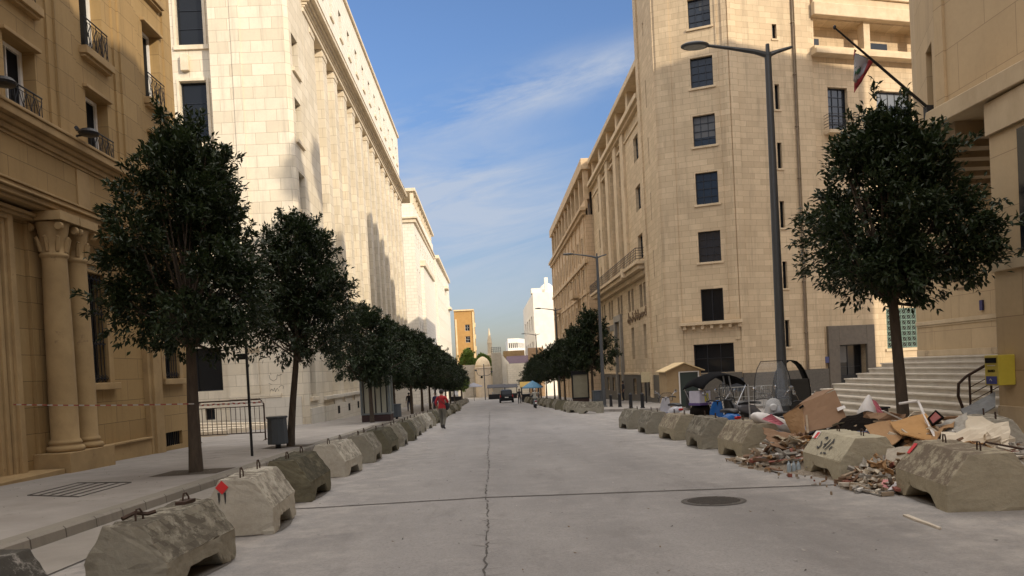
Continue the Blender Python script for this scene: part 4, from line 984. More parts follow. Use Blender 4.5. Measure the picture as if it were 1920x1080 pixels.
# yellow letter box
t = thing('letter_box', 'yellow wall letter box with a blue badge and black lettering, on the beige pier', 'letter box', (9.95, 15, .77))
mb = MB(); mb.box(9.80, 10.14, 14.52, 14.93, .77, 1.36); mb.build('box_body', flat('yellow_paint', (.52, .42, .05), .4), t, bevel=.015)
mb = MB(); mb.box(9.78, 9.799, 14.57, 14.88, 1.21, 1.31); mb.build('slot', M_blackvoid, t)
mb = MB(); mb.box(9.785, 9.798, 14.57, 14.87, .80, .95); mb.build('badge', flat('blue_badge', (.03, .04, .22), .4), t)
eb = Edge((9.797, 14.89), (9.797, 14.55))
text_mesh('BARID', .075, .003, 'lettering', M_blackvoid, t, eb, .17, 1.03, .004)
mb = MB(); stroke(mb, eb, [(.05, 1.16), (.29, 1.16)], .012, .004); stroke(mb, eb, [(.13, .87), (.16, .9), (.2, .86)], .014, .018); mb.build('marking', M_whitewood, t, fix=False)
t = thing('metal_panel', 'bent grey sheet metal panel dumped against the foot of the beige pier', 'metal panel', (10, 15, 0))
def panel(name, P, th, mat, parent=None, seg=6, wav=.0, seed=1, bevel=0):
    "a warped sheet spanning four corners"
    rr = random.Random(seed); P = [Vector(p) for p in P]; nrm = (P[1]-P[0]).cross(P[3]-P[0]).normalized()
    mb = MB(); top = []; bot = []; ph = rr.uniform(0, 6)
    for i in range(seg+1):
        for j in range(seg+1):
            u, v = i/seg, j/seg
            p = P[0]*(1-u)*(1-v)+P[1]*u*(1-v)+P[2]*u*v+P[3]*(1-u)*v
            w = wav*(math.sin(u*3.3+ph)+.6*math.sin(v*4.1+ph*2)+.4*math.sin((u+v)*9))
            q = p+nrm*w; top.append(q+nrm*th/2); bot.append(q-nrm*th/2)
    n = seg+1; k = n*n; fs = []
    for i in range(seg):
        for j in range(seg):
            a = i*n+j; fs.append((a, a+n, a+n+1, a+1)); fs.append((k+a, k+a+1, k+a+n+1, k+a+n))
    for i in range(seg):
        fs.append((i, i+1, k+i+1, k+i)); a = seg*n+i; fs.append((a, k+a, k+a+1, a+1)); a = i*n; fs.append((a, k+a, k+a+n, a+n)); a = i*n+seg; fs.append((a, a+n, k+a+n, k+a))
    mb.mesh(top+bot, fs); return mb.build(name, mat, parent, bevel=bevel)
M_greymetal = rough_mat('scuffed_grey_metal', (.27, .28, .28), (.20, .205, .21), 5, .5, .05, spots=((.10, .09, .08), 6, .66))
panel('sheet', [at(1801, 766, 14.6), at(1866, 735, 14.9), at(1866, 765, 14.5), at(1815, 789, 14.2)], .03, M_greymetal, t, 4, .02)
# flag and pole
t = thing('flag_pole', 'slanting dark flag pole on the porch slab corner', 'flag pole', tuple(at(1741, 203, 17.8)))
a, b = at(1741, 203, 17.8), at(1565, 52, 17.2)
mb = MB(); mb.tube([a, a+(b-a)*.5, b], [.035, .03, .018], 8); mb.build('pole', M_iron, t)
mb = MB(); mb.lathe(tuple(b-Vector((0, 0, .04))), [(.01, 0), (.035, .03), (.035, .07), (.01, .1)], 8); mb.build('finial', M_iron, t)
mb = MB(); mb.box(a.x-.08, a.x+.08, a.y-.08, a.y+.08, 6.76, a.z+.05); mb.tube([at(1738, 208, 17.8), at(1640, 115, 17.4), at(1604, 100, 17.3)], .006, 4); mb.build('bracket', M_iron, t)
t = thing('national_flag', 'limp red and white flag with a green cedar patch hanging from the slanting pole', 'flag', tuple(at(1618, 110, 17.3)))
def flagpart(name, cols, mat):
    mb = MB(); n = 8
    for (t0, b0), (t1, b1) in zip(cols[:-1], cols[1:]):
        for k in range(n):
            def q(tp, bt, f, i): 
                p = at(tp[0]+(bt[0]-tp[0])*f, tp[1]+(bt[1]-tp[1])*f, 17.3+.09*math.sin(f*5+i*1.9)*f+.05*i); return p
            i0 = cols.index((t0, b0)); i1 = i0+1
            mb.face([q(t0, b0, k/n, i0), q(t1, b1, k/n, i1), q(t1, b1, (k+1)/n, i1), q(t0, b0, (k+1)/n, i0)])
    o = mb.build(name, mat, t, smooth=True); s = o.modifiers.new('cloth', 'SOLIDIFY'); s.thickness = .006; return o
M_fred = flat('flag_red', (.26, .025, .03), .8); M_fwhite = flat('flag_white', (.34, .34, .36), .8)
flagpart('white_stripe', [((1602, 100), (1600, 152)), ((1609, 101), (1604, 156)), ((1617, 106), (1611, 148)), ((1624, 109), (1619, 137)), ((1629, 112), (1627, 126))], M_fwhite)
flagpart('red_stripe', [((1629.2, 112), (1627.2, 127)), ((1620, 136), (1616, 153)), ((1612, 147), (1607, 166)), ((1602, 153), (1601, 175))], M_fred)
flagpart('lower_red_stripe', [((1629, 112), (1620, 137)), ((1633, 113), (1618, 145)), ((1637, 117), (1615, 154))], M_fred)
flagpart('upper_red_stripe', [((1601.8, 92), (1600, 112)), ((1606, 95), (1602, 101))], M_fred)
flagpart('cedar_patch', [((1604, 126), (1603, 137)), ((1609, 121), (1607, 143)), ((1614, 127), (1612, 138))], flat('cedar_green', (.03, .12, .07), .8))

# ------------------------------------------------------------------ trees
def crown_mesh(seed, w, z0, z1, nclump, nleaf, size, droop=.3, fill=.33, lift=(0, 0), LEAN=0):
    g = np.random.default_rng(seed)
    tp = np.array([0, .10, .22, .38, .55, .72, .88, 1.0]); pr = np.array([.60, .95, 1.0, .92, .78, .62, .46, .20])
    H = z1-z0; lobes = []; k = 0
    nl = 34
    for i in range(nl):                       # lobes spiral round the envelope so none of it stays bald
        t = ((i+.5)/nl)**1.12; th = i*2.399+g.normal()*.35; r = w*g.uniform(.115, .175)*(1.1-.35*t)
        R0 = np.interp(t, tp, pr)*w/2*(1+.16*math.sin(th*2+seed)+.10*math.sin(th*5+seed*2+t*6))
        rad = max(0.02, R0-r*.9)*g.uniform(.80, 1.12)
        lobes.append((rad*math.cos(th)+lift[0]*t, rad*math.sin(th)+lift[1]*t, z0+r*.6+(H-r*1.3)*t, r))
    for i in range(9): 
        t = g.uniform(.1, .8); th = g.uniform(0, 6.28); rad = w*.12; lobes.append((rad*math.cos(th)+lift[0]*t, rad*math.sin(th)+lift[1]*t, z0+H*t, w*.16))
    lobes = np.array(lobes); li = g.integers(0, len(lobes), nclump)
    d = g.normal(0, 1, (nclump, 3)); d[:, 2] = d[:, 2]*.8+.15; d /= np.linalg.norm(d, axis=1)[:, None]
    rr = lobes[li, 3][:, None]*g.uniform(.25, 1.08, (nclump, 1))**.6
    C = lobes[li, :3]+d*rr*np.array([1, 1, .82]); C[:, 0] += LEAN
    ns = nclump//7; SP = g.integers(0, nclump, ns)     # upright sprigs breaking the outline
    out = C[SP]-np.array([LEAN, 0, z0+H*.3]); out /= np.linalg.norm(out, axis=1)[:, None]
    C[SP] += out*g.uniform(.10, .34, (ns, 1))+np.array([0, 0, 1])*g.uniform(0, .18, (ns, 1))
    ax = C-np.array([LEAN, 0, z0+H*.35]); ax /= np.linalg.norm(ax, axis=1)[:, None]
    O = d*.7+ax*.7+np.array([0, 0, .25]); O /= np.linalg.norm(O, axis=1)[:, None]
    n = nclump*nleaf; ci = np.repeat(np.arange(nclump), nleaf)
    s = g.uniform(-.3, 1.0, n)[:, None]
    spm = np.zeros(nclump); spm[SP] = 1; sp_ = spm[ci][:, None]; P = C[ci]+O[ci]*s*(.24+.06*sp_)+g.normal(0, 1, (n, 3))*(.085-.045*sp_)*(1.2-.6*np.clip(s, 0, 1))
    D = O[ci]*.9+g.normal(0, .7, (n, 3)); D[:, 2] -= droop*.3; D /= np.linalg.norm(D, axis=1)[:, None]
    U = g.normal(0, .45, (n, 3))+np.array([0, 0, 1.0]); Sd = np.cross(D, U); Sd /= np.linalg.norm(Sd, axis=1)[:, None]
    Nn = np.cross(Sd, D)
    L_ = (size*g.uniform(.65, 1.25, n))[:, None]; Wd = L_*.21
    V = np.empty((n, 4, 3)); V[:, 0] = P; V[:, 1] = P+D*L_*.5+Sd*Wd+Nn*L_*.06; V[:, 2] = P+D*L_-Nn*L_*.08; V[:, 3] = P+D*L_*.5-Sd*Wd+Nn*L_*.06
    me = bpy.data.meshes.new('crown'); me.from_pydata(V.reshape(-1, 3).tolist(), [], np.arange(n*4).reshape(-1, 4).tolist())
    return me, C
def limb_mesh(seed, C, z0, h, lean=(0, 0), r=.13, mat=None):
    rr = random.Random(seed); mb = MB()
    top = Vector((lean[0], lean[1], z0+.3*(h)))
    mb.tube([(0, 0, -.2), (0, 0, .0), (lean[0]*.1, lean[1]*.1, .5), (lean[0]*.35+rr.uniform(-.02, .02), lean[1]*.35, 1.5), (lean[0]*.7, lean[1]*.7, z0-.2), tuple(top)], [r*1.3, r*1.15, r, r*.88, r*.78, r*.5], 12)
    return mb, top
def tree(name, label, loc, seed, w, z0, z1, nclump, nleaf, size, leaf=None, lean=(0, 0), r=.12, group=None, lift=(0, 0), fill=.33):
    t = thing(name, label, 'tree', (0, 0, 0), group)
    me, C = crown_mesh(seed, w, z0, z1, nclump, nleaf, size, lift=lift, fill=fill, LEAN=lean[0]); me.materials.append(leaf or M_leaf)
    c = bpy.data.objects.new('crown', me); COL.objects.link(c); c.parent = t
    mb, top = limb_mesh(seed, C, z0, z1-z0, lean, r); mb.build('trunk', M_bark, t, smooth=True)
    lb = MB(); rr = random.Random(seed)
    for i in range(0, len(C), max(1, len(C)//60)):
        p = Vector(C[i]); k = rr.uniform(.15, .9); s = Vector((lean[0], lean[1], z0-.25+k*.3*(z1-z0)))
        mid = s.lerp(p, .5)+Vector((rr.uniform(-.1, .1), rr.uniform(-.1, .1), -.12))
        lb.tube([s, mid, p], [.04, .024, .008], 5)
    lb.build('branches', M_bark, t)
    place(t, loc); return t
G1 = 'street trees on the left pavement'; G2 = 'street trees on the right pavement'
T1 = tree('street_tree', 'tallest dark leafy tree on the left, in front of the tan building windows', (-6.43, 16.76, gz(16.76)+KH), 11, 3.8, 2.6, 7.4, 960, 38, .14, group=G1, lean=(.05, 0), r=.135, lift=(.1, 0))
T2 = tree('street_tree', 'dark tree on the left with a grey litter bin at its trunk', (-6.42, 24.6, gz(24.6)+KH), 24, 4.4, 2.7, 7.35, 860, 38, .145, group=G1, lean=(.42, 0), r=.12, lift=(.1, 0))
T3 = tree('street_tree', 'round dark tree standing in front of the glass kiosk', (-6.85, 44.3, gz(44.3)+KH), 31, 4.7, 2.3, 6.7, 620, 26, .21, group=G1, r=.12)
TR = tree('street_tree', 'large dark tree on the right rising behind the rubble heap, before the marble steps', (8.13, 14.9, gz(14.9)+KH), 47, 3.15, 2.75, 6.4, 820, 38, .14, group=G2, lean=(-.17, 0), r=.115, lift=(.0, 0))
F1 = tree('street_tree', 'nearest right hand tree of the far row, beside the second lamp post', (8.3, 62, gz(62)+KH), 53, 4.4, 2.7, 7.6, 620, 26, .21, group=G2, r=.12)
for i, (x, y, s, lab) in enumerate([(-6.5, 52, .97, 'second tree beyond the glass kiosk on the left'), (-6.15, 60, .98, 'third tree beyond the kiosk, left row'), (-6.0, 67.5, 1.0, 'fourth tree beyond the kiosk, left row'), (-5.9, 75, 1.0, None), (-5.9, 83, 1.0, None), (-5.9, 92, 1.0, None), (-5.9, 102, 1.0, None), (-5.9, 113, 1.0, None), (-5.8, 124, .95, None)]):
    dup(T3, (x, y, gz(y)+KH), i*1.3+.7, s, lab or 'small dark tree in the merging far part of the left row', G1)
for i, (x, y, s, lab) in enumerate([(8.1, 70.5, .9, 'second tree of the far right row, behind the advertising stand'), (7.7, 79, .85, 'third tree of the far right row'), (7.4, 88, .85, None), (7.2, 98, .85, None), (7.2, 109, .85, None), (7.1, 121, .85, None), (6.9, 134, .8, None)]):
    dup(F1, (x, y, gz(y)+KH), i*1.7+.4, s, lab or 'small dark tree in the merging far part of the right row', G2)
GT = tree('bright_tree', 'small sunlit yellow green tree at the end of the left pavement', (-5.0, 133, gz(133)), 61, 3.2, 2.0, 5.8, 320, 24, .26, leaf=M_leaf2, r=.1)
GT2 = tree('bright_tree', 'broad sunlit tree behind the domed chapel, below the ochre block', (-5.4, 200, -4.3), 67, 7.0, 5.0, 11.8, 420, 26, .45, leaf=M_leaf2, r=.2)
dup(GT2, (-1.6, 207, -4.9), 2, .95, 'sunlit tree between chapel dome and minaret')
for i, (x, y, z, l) in enumerate([(21.5, 12.5, 30.4, 'added unseen tree on the beige bank roof for mottled shade, nearer the street'), (26.0, 20.5, 30.4, 'added unseen tree on the beige bank roof for mottled shade, farther back'), (18.6, 21.5, 30.4, 'added unseen tree on the beige bank roof for mottled shade, at the street edge')]):
    dup(TR, (x, y, z), i*2, 1.0, l, 'added shade trees out of view')  # unseen trees added to dapple shade on the colonnade building
# tree pits
for x, y, l in ((-6.43, 16.76, 'square soil pit around the tallest left tree'), (-6.42, 24.6, 'soil pit around the left tree with the litter bin')):
    mb = MB(); z = gz(y)+KH+.004; mb.face([(x-.75, y-.65, gz(y-.65)+KH+.004), (x+.65, y-.65, gz(y-.65)+KH+.004), (x+.65, y+.65, gz(y+.65)+KH+.004), (x-.75, y+.65, gz(y+.65)+KH+.004)])
    tag(mb.build('tree_pit', M_dirt), kind='structure')

# ------------------------------------------------------------------ concrete barriers
def barrier_mesh(seed, L=1.34, w=.40, tw=.19, h=.68, sh=.33, chip=.012):
    rr = random.Random(seed)
    a1, a2, nb = L*.30, L*.20, .17
    prof = lambda b: [(-w, b), (-w+.0, sh), (-tw, h), (tw, h), (w, sh), (w, b)]
    secs = [(-L/2, 0), (-a1, 0), (-a2, nb), (a2, nb), (a1, 0), (L/2, 0)]
    bm = bmesh.new(); rings = []
    for y, b in secs: rings.append([bm.verts.new((x, y, z)) for x, z in prof(b)])
    for A, B in zip(rings[:-1], rings[1:]):
        for k in range(6): bm.faces.new((A[k], A[(k+1) % 6], B[(k+1) % 6], B[k]))
    bm.faces.new(rings[0][::-1]); bm.faces.new(rings[-1])
    bmesh.ops.recalc_face_normals(bm, faces=bm.faces)
    bmesh.ops.triangulate(bm, faces=[f for f in bm.faces if len(f.verts) > 4])
    bmesh.ops.bevel(bm, geom=[e for e in bm.edges if len(e.link_faces) == 2 and e.calc_face_angle(0) > .3], offset=.010, segments=2, affect='EDGES', profile=.6)
    bmesh.ops.subdivide_edges(bm, edges=[e for e in bm.edges if e.calc_length() > .09], cuts=2, use_grid_fill=True)
    bmesh.ops.subdivide_edges(bm, edges=[e for e in bm.edges if e.calc_length() > .08], cuts=1, use_grid_fill=True)
    from mathutils import noise as NZ
    o = Vector((seed*7.3, seed*3.1, 0)); bm.normal_update()
    for v in bm.verts:
        p = v.co; edge = 1.0 if any(e.is_boundary or e.calc_face_angle(0) > .15 for e in v.link_edges if len(e.link_faces) == 2) else .35
        q = NZ.noise((p+o)*9)*.5+NZ.noise((p+o)*23)*.5+.6*NZ.noise((p+o)*3)
        v.co = p+v.normal*(min(q, .25)*chip*2.2*edge)
    me = bpy.data.meshes.new('block'); bm.to_mesh(me); bm.free(); return me
BM = [barrier_mesh(s, chip=c) for s, c in ((1, .010), (2, .014), (3, .02), (4, .011))]
BMR = barrier_mesh(9, L=1.42, w=.46, tw=.22, h=.74, sh=.36, chip=.010)
def loop_mesh(y, s=1):
    mb = MB(); mb.tube([(0, y-.05*s, .60), (0, y-.05*s, .74), (0, y-.03*s, .79), (0, y+.02*s, .79), (0.01, y+.05*s, .74), (0.01, y+.05*s, .60)], .009, 6); return mb
def barrier(me, mat, loc, rz, label, group, sc=(1, 1, 1), loops=True):
    t = thing('concrete_barrier', label, 'barrier', (0, 0, 0), group)
    m2 = me.copy(); m2.materials.clear(); m2.materials.append(mat)
    o = bpy.data.objects.new('block', m2); COL.objects.link(o); o.parent = t
    dz = .06 if me is BMR else 0
    if loops:
        for y in (-.42, .42):
            l = loop_mesh(y).build('lifting_loop', M_rust, t); l.location.z = dz
    place(t, loc, rz); t.scale = sc; return t
GL, GR = 'concrete barriers along the left kerb', 'concrete barriers along the right side'
Z = lambda y: gz(y)-.005
barrier(BM[0], C_dark, (-3.62, 4.95, Z(5)), R(-6), 'dark chipped concrete barrier cut off by the bottom left corner', GL, (1, 1, .86))
bl1 = barrier(BM[2], C_grey, (-3.06, 7.15, Z(7.15)), R(-5), 'weathered grey barrier with rusty scraps on top, second from the bottom left', GL, (.90, 1, .90))
bl2 = barrier(BM[1], C_light, (-3.08, 9.78, Z(9.78)), R(3), 'pale concrete barrier wearing a red diamond sticker, left row', GL, (1.02, .98, 1.02))
barrier(BM[2], C_moss, (-3.24, 12.6, Z(12.6)), R(0), 'darkest mossy barrier of the left row, just beyond the red sticker one', GL, (1.02, 1.08, 1))
barrier(BM[3], C_light, (-3.3, 16.1, Z(16.1)), R(-5), 'cleanest pale barrier of the left row, beyond the mossy dark one', GL)
labs = ['grey barrier right behind the cleanest pale left one', 'sixth stained barrier of the left row, right of the litter bin', 'seventh barrier in the left row, level with the kiosk tree', 'eighth barrier in the left row', 'ninth barrier in the left row', 'tenth barrier of the left row, close before the man in red', 'barrier of the left row beside the man in the red jacket']
row = [(19.1, -3.25), (21.8, -3.2), (24.5, -3.2), (27.2, -3.15), (30.0, -3.2), (32.8, -3.2), (35.8, -3.2)]
for i, (y, x) in enumerate(row):
    barrier(BM[i % 4], (C_grey, C_moss, C_grey, C_moss, C_grey, C_grey, C_light)[i], (x+rnd.uniform(-.05, .05), y, Z(y)), R(rnd.uniform(-5, 3)), labs[i], GL)
y = 38.8; i = 0; seedb = barrier(BM[0], C_grey, (-3.2, y, Z(y)), R(4), 'pale barrier immediately beyond the man in the red jacket', GL)
seedc = barrier(BM[2], C_moss, (-3.25, y+3.0, Z(y+3.0)), R(-4), 'dark mossy barrier, second beyond the man in the red jacket', GL); y += 3.0
while y < 72:
    y += 3.0; i += 1; dup((seedb, seedc)[i % 3 == 0], (-3.3+rnd.uniform(-.1, .1), y, Z(y)), R(rnd.uniform(-12, 12)), 1, 'small far barrier in the left row beyond the man in red', GL)
y = 84
while y < 130:
    dup(seedb, (-3.8-(y-84)*.006, y, Z(y)), R(rnd.uniform(-6, 6)), 1, 'tiny barrier at the far end of the left row, near the grey parasol', GL); y += 3.2
# right row
br1 = barrier(BMR, C_warm, (5.42, 8.75, Z(8.75)), R(-9), 'big pitted concrete barrier nearest on the right with a loop on top', GR, (1.02, 1.05, .87))
C_clean = concrete('clean_concrete', (.43, .39, .29), (.37, .335, .25), (.26, .23, .17), .60)
br2 = barrier(BMR, C_clean, (5.42, 11.5, Z(11.5)), R(-2), 'sandy barrier with black Arabic stencil and red sticker, right', GR, (1, 1, .87))
barrier(BMR, C_warm, (5.2, 15.3, Z(15.3)), R(3), 'pitted barrier on the right at the left edge of the rubble heap', GR, (1, .95, .93))
barrier(BM[2], C_grey, (5.13, 17.9, Z(17.9)), R(0), 'dark topped barrier below the blue scooter, right row', GR, (1.05, 1.05, 1.03))
barrier(BM[1], C_warm, (5.17, 21.0, Z(21.0)), R(6), 'barrier below the covered delivery scooter, right row', GR, (1, .95, 1))
barrier(BM[0], C_grey, (5.16, 24.2, Z(24.2)), R(1), 'barrier below the white and blue scooter, right row', GR)
barrier(BM[3], C_grey, (5.08, 27.2, Z(27.2)), R(5), 'last barrier of the near right row, left of the white and blue scooter', GR)
barrier(BM[1], C_light, (8.25, 12.5, gz(12.6)+KH-.12), R(-22), 'pale barrier standing behind the rubble under the letter box', GR)
barrier(BM[3], C_grey, (5.85, 44.7, Z(44.7)), R(70), 'turned barrier at the corner in front of the advertising stand', GR)
barrier(BM[0], C_grey, (5.35, 47.4, Z(47.4)), R(20), 'second barrier of the far right row, at the corner', GR)
y = 50.0
sb = barrier(BM[1], C_grey, (5.2, y, Z(y)), R(5), 'third barrier of the far right row', GR)
sb2 = barrier(BM[2], C_moss, (5.25, 53.2, Z(53.2)), R(-7), 'darker fourth barrier of the far right row', GR); y = 53.2; i = 0
while y < 96:
    y += 3.1; i += 1; dup((sb, sb2)[i % 2], (5.25-(y-50)*.012+rnd.uniform(-.12, .12), y, Z(y)), R(rnd.uniform(-16, 16)), 1, 'small far barrier in the right row behind the scooter rider', GR)

M_contact = rough_mat('contact_shade', (.10, .09, .078), (.14, .125, .11), 5, .95, .1)  # contact shade painted on the ground round each barrier foot
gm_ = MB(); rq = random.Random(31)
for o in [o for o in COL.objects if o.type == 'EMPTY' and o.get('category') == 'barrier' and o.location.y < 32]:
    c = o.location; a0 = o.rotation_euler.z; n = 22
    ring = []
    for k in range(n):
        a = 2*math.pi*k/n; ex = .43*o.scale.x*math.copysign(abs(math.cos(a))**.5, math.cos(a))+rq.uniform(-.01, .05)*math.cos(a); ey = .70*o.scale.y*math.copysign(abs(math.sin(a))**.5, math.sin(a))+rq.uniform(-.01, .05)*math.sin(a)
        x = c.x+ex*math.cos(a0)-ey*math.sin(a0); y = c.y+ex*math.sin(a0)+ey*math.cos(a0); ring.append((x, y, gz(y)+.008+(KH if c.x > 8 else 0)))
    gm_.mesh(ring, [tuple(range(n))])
tag(gm_.build('barrier_contact_shade', M_contact, fix=False), 'dark contact shade painted on the ground under the concrete barriers', 'dirt', kind='stuff')
# stickers, stencil and scraps on the barriers
M_red = flat('red_sticker', (.55, .02, .02), .5)
def sticker(parent, pts, name='sticker', mat=None):
    mb = MB(); mb.mesh(pts, [tuple(range(len(pts)))]); o = mb.build(name, mat or M_red, None, fix=False); o.parent = parent
    s = o.modifiers.new('t', 'SOLIDIFY'); s.thickness = .004; return o
yb = -.67-.012
sticker(bl2, [(-.16, yb, .52), (-.085, yb, .60), (-.16, yb, .68), (-.235, yb, .60)])
mb = MB(); 
for x in (-.20, -.13): mb.mesh([(x-.014, yb+.004, .54), (x+.014, yb+.004, .54), (x+.008, yb+.004, .44), (x-.003, yb+.004, .40)], [(0, 1, 2, 3)])
o = mb.build('paint_run', M_spray, None, fix=False); o.parent = bl2
mb = MB(); mb.tube([(-.1, -.52, .72), (-.05, -.40, .75), (.04, -.34, .725), (.1, -.3, .74)], .02, 6); o = mb.build('rusty_wire', M_rust, None); o.parent = bl1; mb = MB(); mb.box(-.05, .06, .30, .52, .66, .715)
o = mb.build('rusty_scrap', M_rust, None); o.parent = bl1
def slope_pt(f, y, out=.012, w=.46, tw=.22, h=.74, sh=.36):   # on the street side sloping face, f up the slope
    x = -w+(w-tw)*f; z = sh+(h-sh)*f; n = Vector((-(h-sh), 0, (w-tw))).normalized(); return (x+n.x*out, y, z+n.z*out)
sticker(br2, [slope_pt(.66, .62), slope_pt(.66, .53), slope_pt(.94, .50), slope_pt(.94, .60)])
mb = MB(); mb.mesh([slope_pt(.66, .70, .010), slope_pt(.66, .50, .010), slope_pt(.98, .48, .010), slope_pt(.98, .69, .010)], [(0, 1, 2, 3)]); o = mb.build('white_paper', M_whitewood, None, fix=False); o.parent = br2
sticker(br1, [slope_pt(.55, .66), slope_pt(.55, .58), slope_pt(.92, .55), slope_pt(.92, .64)])
mb = MB()
def sl(pts, w=.035):
    for (a, b), (c, d) in zip(pts[:-1], pts[1:]):
        dx, dz = c-a, (d-b)*.46; l = math.hypot(dx, dz) or 1; px, pz = -dz/l*w/2, dx/l*w/2/.46
        mb.mesh([slope_pt(b+pz, a+px), slope_pt(d+pz, c+px), slope_pt(d-pz, c-px), slope_pt(b-pz, a-px)], [(0, 1, 2, 3)])
for p in ([(.30, .35), (.22, .30), (.2, .45), (.26, .6)], [(.22, .75), (.14, .82), (.12, .70)], [(.08, .35), (.0, .75)], [(-.02, .3), (-.12, .7)], [(-.16, .62), (-.1, .8)], [(-.04, .18), (-.14, .16)], [(.12, .5), (.04, .52)], [(-.15, .35), (-.2, .5)], [(.05, .12), (0, .16)]): sl(p)
o = mb.build('stencil', M_spray, None, fix=False); o.parent = br2

# ------------------------------------------------------------------ rubble heap
M_card = rough_mat('brown_cardboard', (.25, .155, .095), (.205, .125, .075), 1.6, .85, .05, spots=((.15, .09, .055), 3, .66))
M_card2 = rough_mat('tan_cardboard', (.33, .20, .10), (.28, .165, .08), 1.6, .85, .05)
M_ply = rough_mat('orange_plywood', (.44, .25, .10), (.36, .20, .08), 2, .7, .05, stretch=(1, 1, 4))
M_panel = rough_mat('dirty_white_panel', (.60, .53, .42), (.50, .43, .33), 1.5, .7, .1, spots=((.30, .25, .19), 2.5, .62))
M_plast = rough_mat('white_plastic', (.66, .64, .62), (.55, .52, .50), 5, .4, .1)
M_pink = flat('pink_print', (.55, .16, .20), .5)
M_black = rough_mat('black_foam', (.006, .005, .004), (.012, .009, .007), 3, .9, .1, spec=.05)
M_wood = rough_mat('splintered_wood', (.30, .23, .16), (.20, .15, .10), 4, .85, .15, stretch=(1, 1, 3))
M_blue = rough_mat('blue_plastic_bag', (.05, .09, .20), (.035, .06, .14), 5, .35, .2)
rr = random.Random(21)
def heap_h(x, y):
    a = math.exp(-(((x-6.6)/1.15)**2+((y-12.3)/2.6)**2)); b = .55*math.exp(-(((x-5.35)/.5)**2+((y-10.15)/.45)**2)); c = .5*math.exp(-(((x-5.1)/.55)**2+((y-13.4)/.7)**2)); d = .75*math.exp(-(((x-7.6)/1.0)**2+((y-9.6)/1.6)**2))
    return .58*a+.30*b+.46*c+.30*d
mb = MB(); nx, ny = 44, 72; g = {}
from mathutils import noise as NZ
for i in range(nx+1):
    for j in range(ny+1):
        x = 4.2+4.6*i/nx; y = 7.6+8.6*j/ny; h = heap_h(x, y)
        h += h*.55*NZ.noise(Vector((x*3, y*3, 1)))+min(h, .25)*.35*NZ.noise(Vector((x*11, y*11, 5)))
        g[i, j] = (x, y, gz(y)-.05+h)
for i in range(nx):
    for j in range(ny): mb.face([g[i, j], g[i+1, j], g[i+1, j+1], g[i, j+1]])
tag(mb.build('rubble_mound', rough_mat('crushed_rubble', (.24, .20, .155), (.15, .12, .09), 6, .95, .8), smooth=False), 'heap of crushed building rubble between the right barriers', 'rubble', kind='stuff')
# countless splinters and chips
cols = [M_wood, flat('pale_chip', (.50, .45, .37), .9), flat('grey_chip', (.25, .23, .20), .9), flat('red_chip', (.22, .07, .05), .8), flat('white_chip', (.60, .58, .54), .8), flat('brown_chip', (.17, .10, .06), .9), M_card2]
mb = MB()
def scatter(n, fx, fy, size, flatz=True):
    for _ in range(n):
        x = fx(); y = fy(); h = max(0, heap_h(x, y)); h += h*.3*NZ.noise(Vector((x*3, y*3, 1)))
        l = rr.uniform(.5, 1)*size*rr.choice((1, 1.6, 3.2)); w = rr.uniform(.12, .42)*size; th = rr.uniform(.006, .03)
        M = Matrix.Translation((x, y, gz(y)+h+.012)) @ Matrix.Rotation(rr.uniform(0, 6.28), 4, 'Z') @ Matrix.Rotation(rr.gauss(0, .35 if h > .08 else .05), 4, 'Y') @ Matrix.Rotation(rr.gauss(0, .4 if h > .08 else .05), 4, 'X')
        mb.mi = rr.choices(range(7), (7, 3.5, 6, .7, 1.2, 4, 2))[0]
        mb.hexa([M @ Vector(p) for p in ((-l/2, -w/2, -th), (l/2, -w/2*rr.uniform(.3, 1), -th), (l/2*rr.uniform(.6, 1), w/2, -th), (-l/2, w/2, -th), (-l/2, -w/2, th), (l/2, -w/2*rr.uniform(.4, 1), th), (l/2*.9, w/2, th), (-l/2, w/2, th))])
scatter(520, lambda: max(5.9, rr.gauss(6.6, .7)), lambda: min(14.8, rr.gauss(12.0, 1.8)), .22)
scatter(420, lambda: max(4.75, rr.gauss(5.35, .26)), lambda: rr.gauss(10.1, .30), .15)
scatter(420, lambda: max(4.5, rr.gauss(5.25, .32)), lambda: rr.gauss(13.4, .36), .2)
scatter(300, lambda: max(6.3, rr.gauss(7.3, .6)), lambda: max(8.2, rr.gauss(9.5, .8)), .22)
scatter(90, lambda: rr.uniform(4.3, 5.2), lambda: rr.uniform(9.6, 14.4), .035)
tag(mb.build('debris_chips', cols), 'splinters, chips and torn scraps strewn over the rubble heap', 'debris', kind='stuff')
def hold(name, label, cat, px, py, Y, group=None): return thing(name, label, cat, tuple(at(px, py, Y)), group)
def q4(a, b, c, d): return [at(*a), at(*b), at(*c), at(*d)]
t = hold('cardboard_box', 'large flattened brown cardboard box standing on the rubble heap with a white label', 'cardboard', 1530, 780, 13.4)
panel('front_sheet', q4((1512, 812, 13.1), (1592, 792, 13.3), (1566, 731, 13.8), (1503, 757, 13.6)), .012, M_card, t, 6, .012, 3)
panel('side_sheet', q4((1512, 812, 13.1), (1503, 757, 13.6), (1467, 779, 14.3), (1487, 815, 13.9)), .012, M_card2, t, 6, .012, 4)
panel('top_flap', q4((1503, 757, 13.6), (1566, 731, 13.8), (1530, 735, 14.5), (1467, 776, 14.3)), .012, M_card, t, 5, .02, 5)
panel('label_sheet', q4((1571, 771, 13.42), (1586, 765, 13.42), (1583, 760, 13.48), (1569, 765, 13.48)), .008, M_plast, t, 2, 0)
panel('hand_hole', q4((1500, 767, 13.5), (1507, 762, 13.5), (1505, 759, 13.5), (1498, 764, 13.5)), .03, M_blackvoid, t, 2, 0)
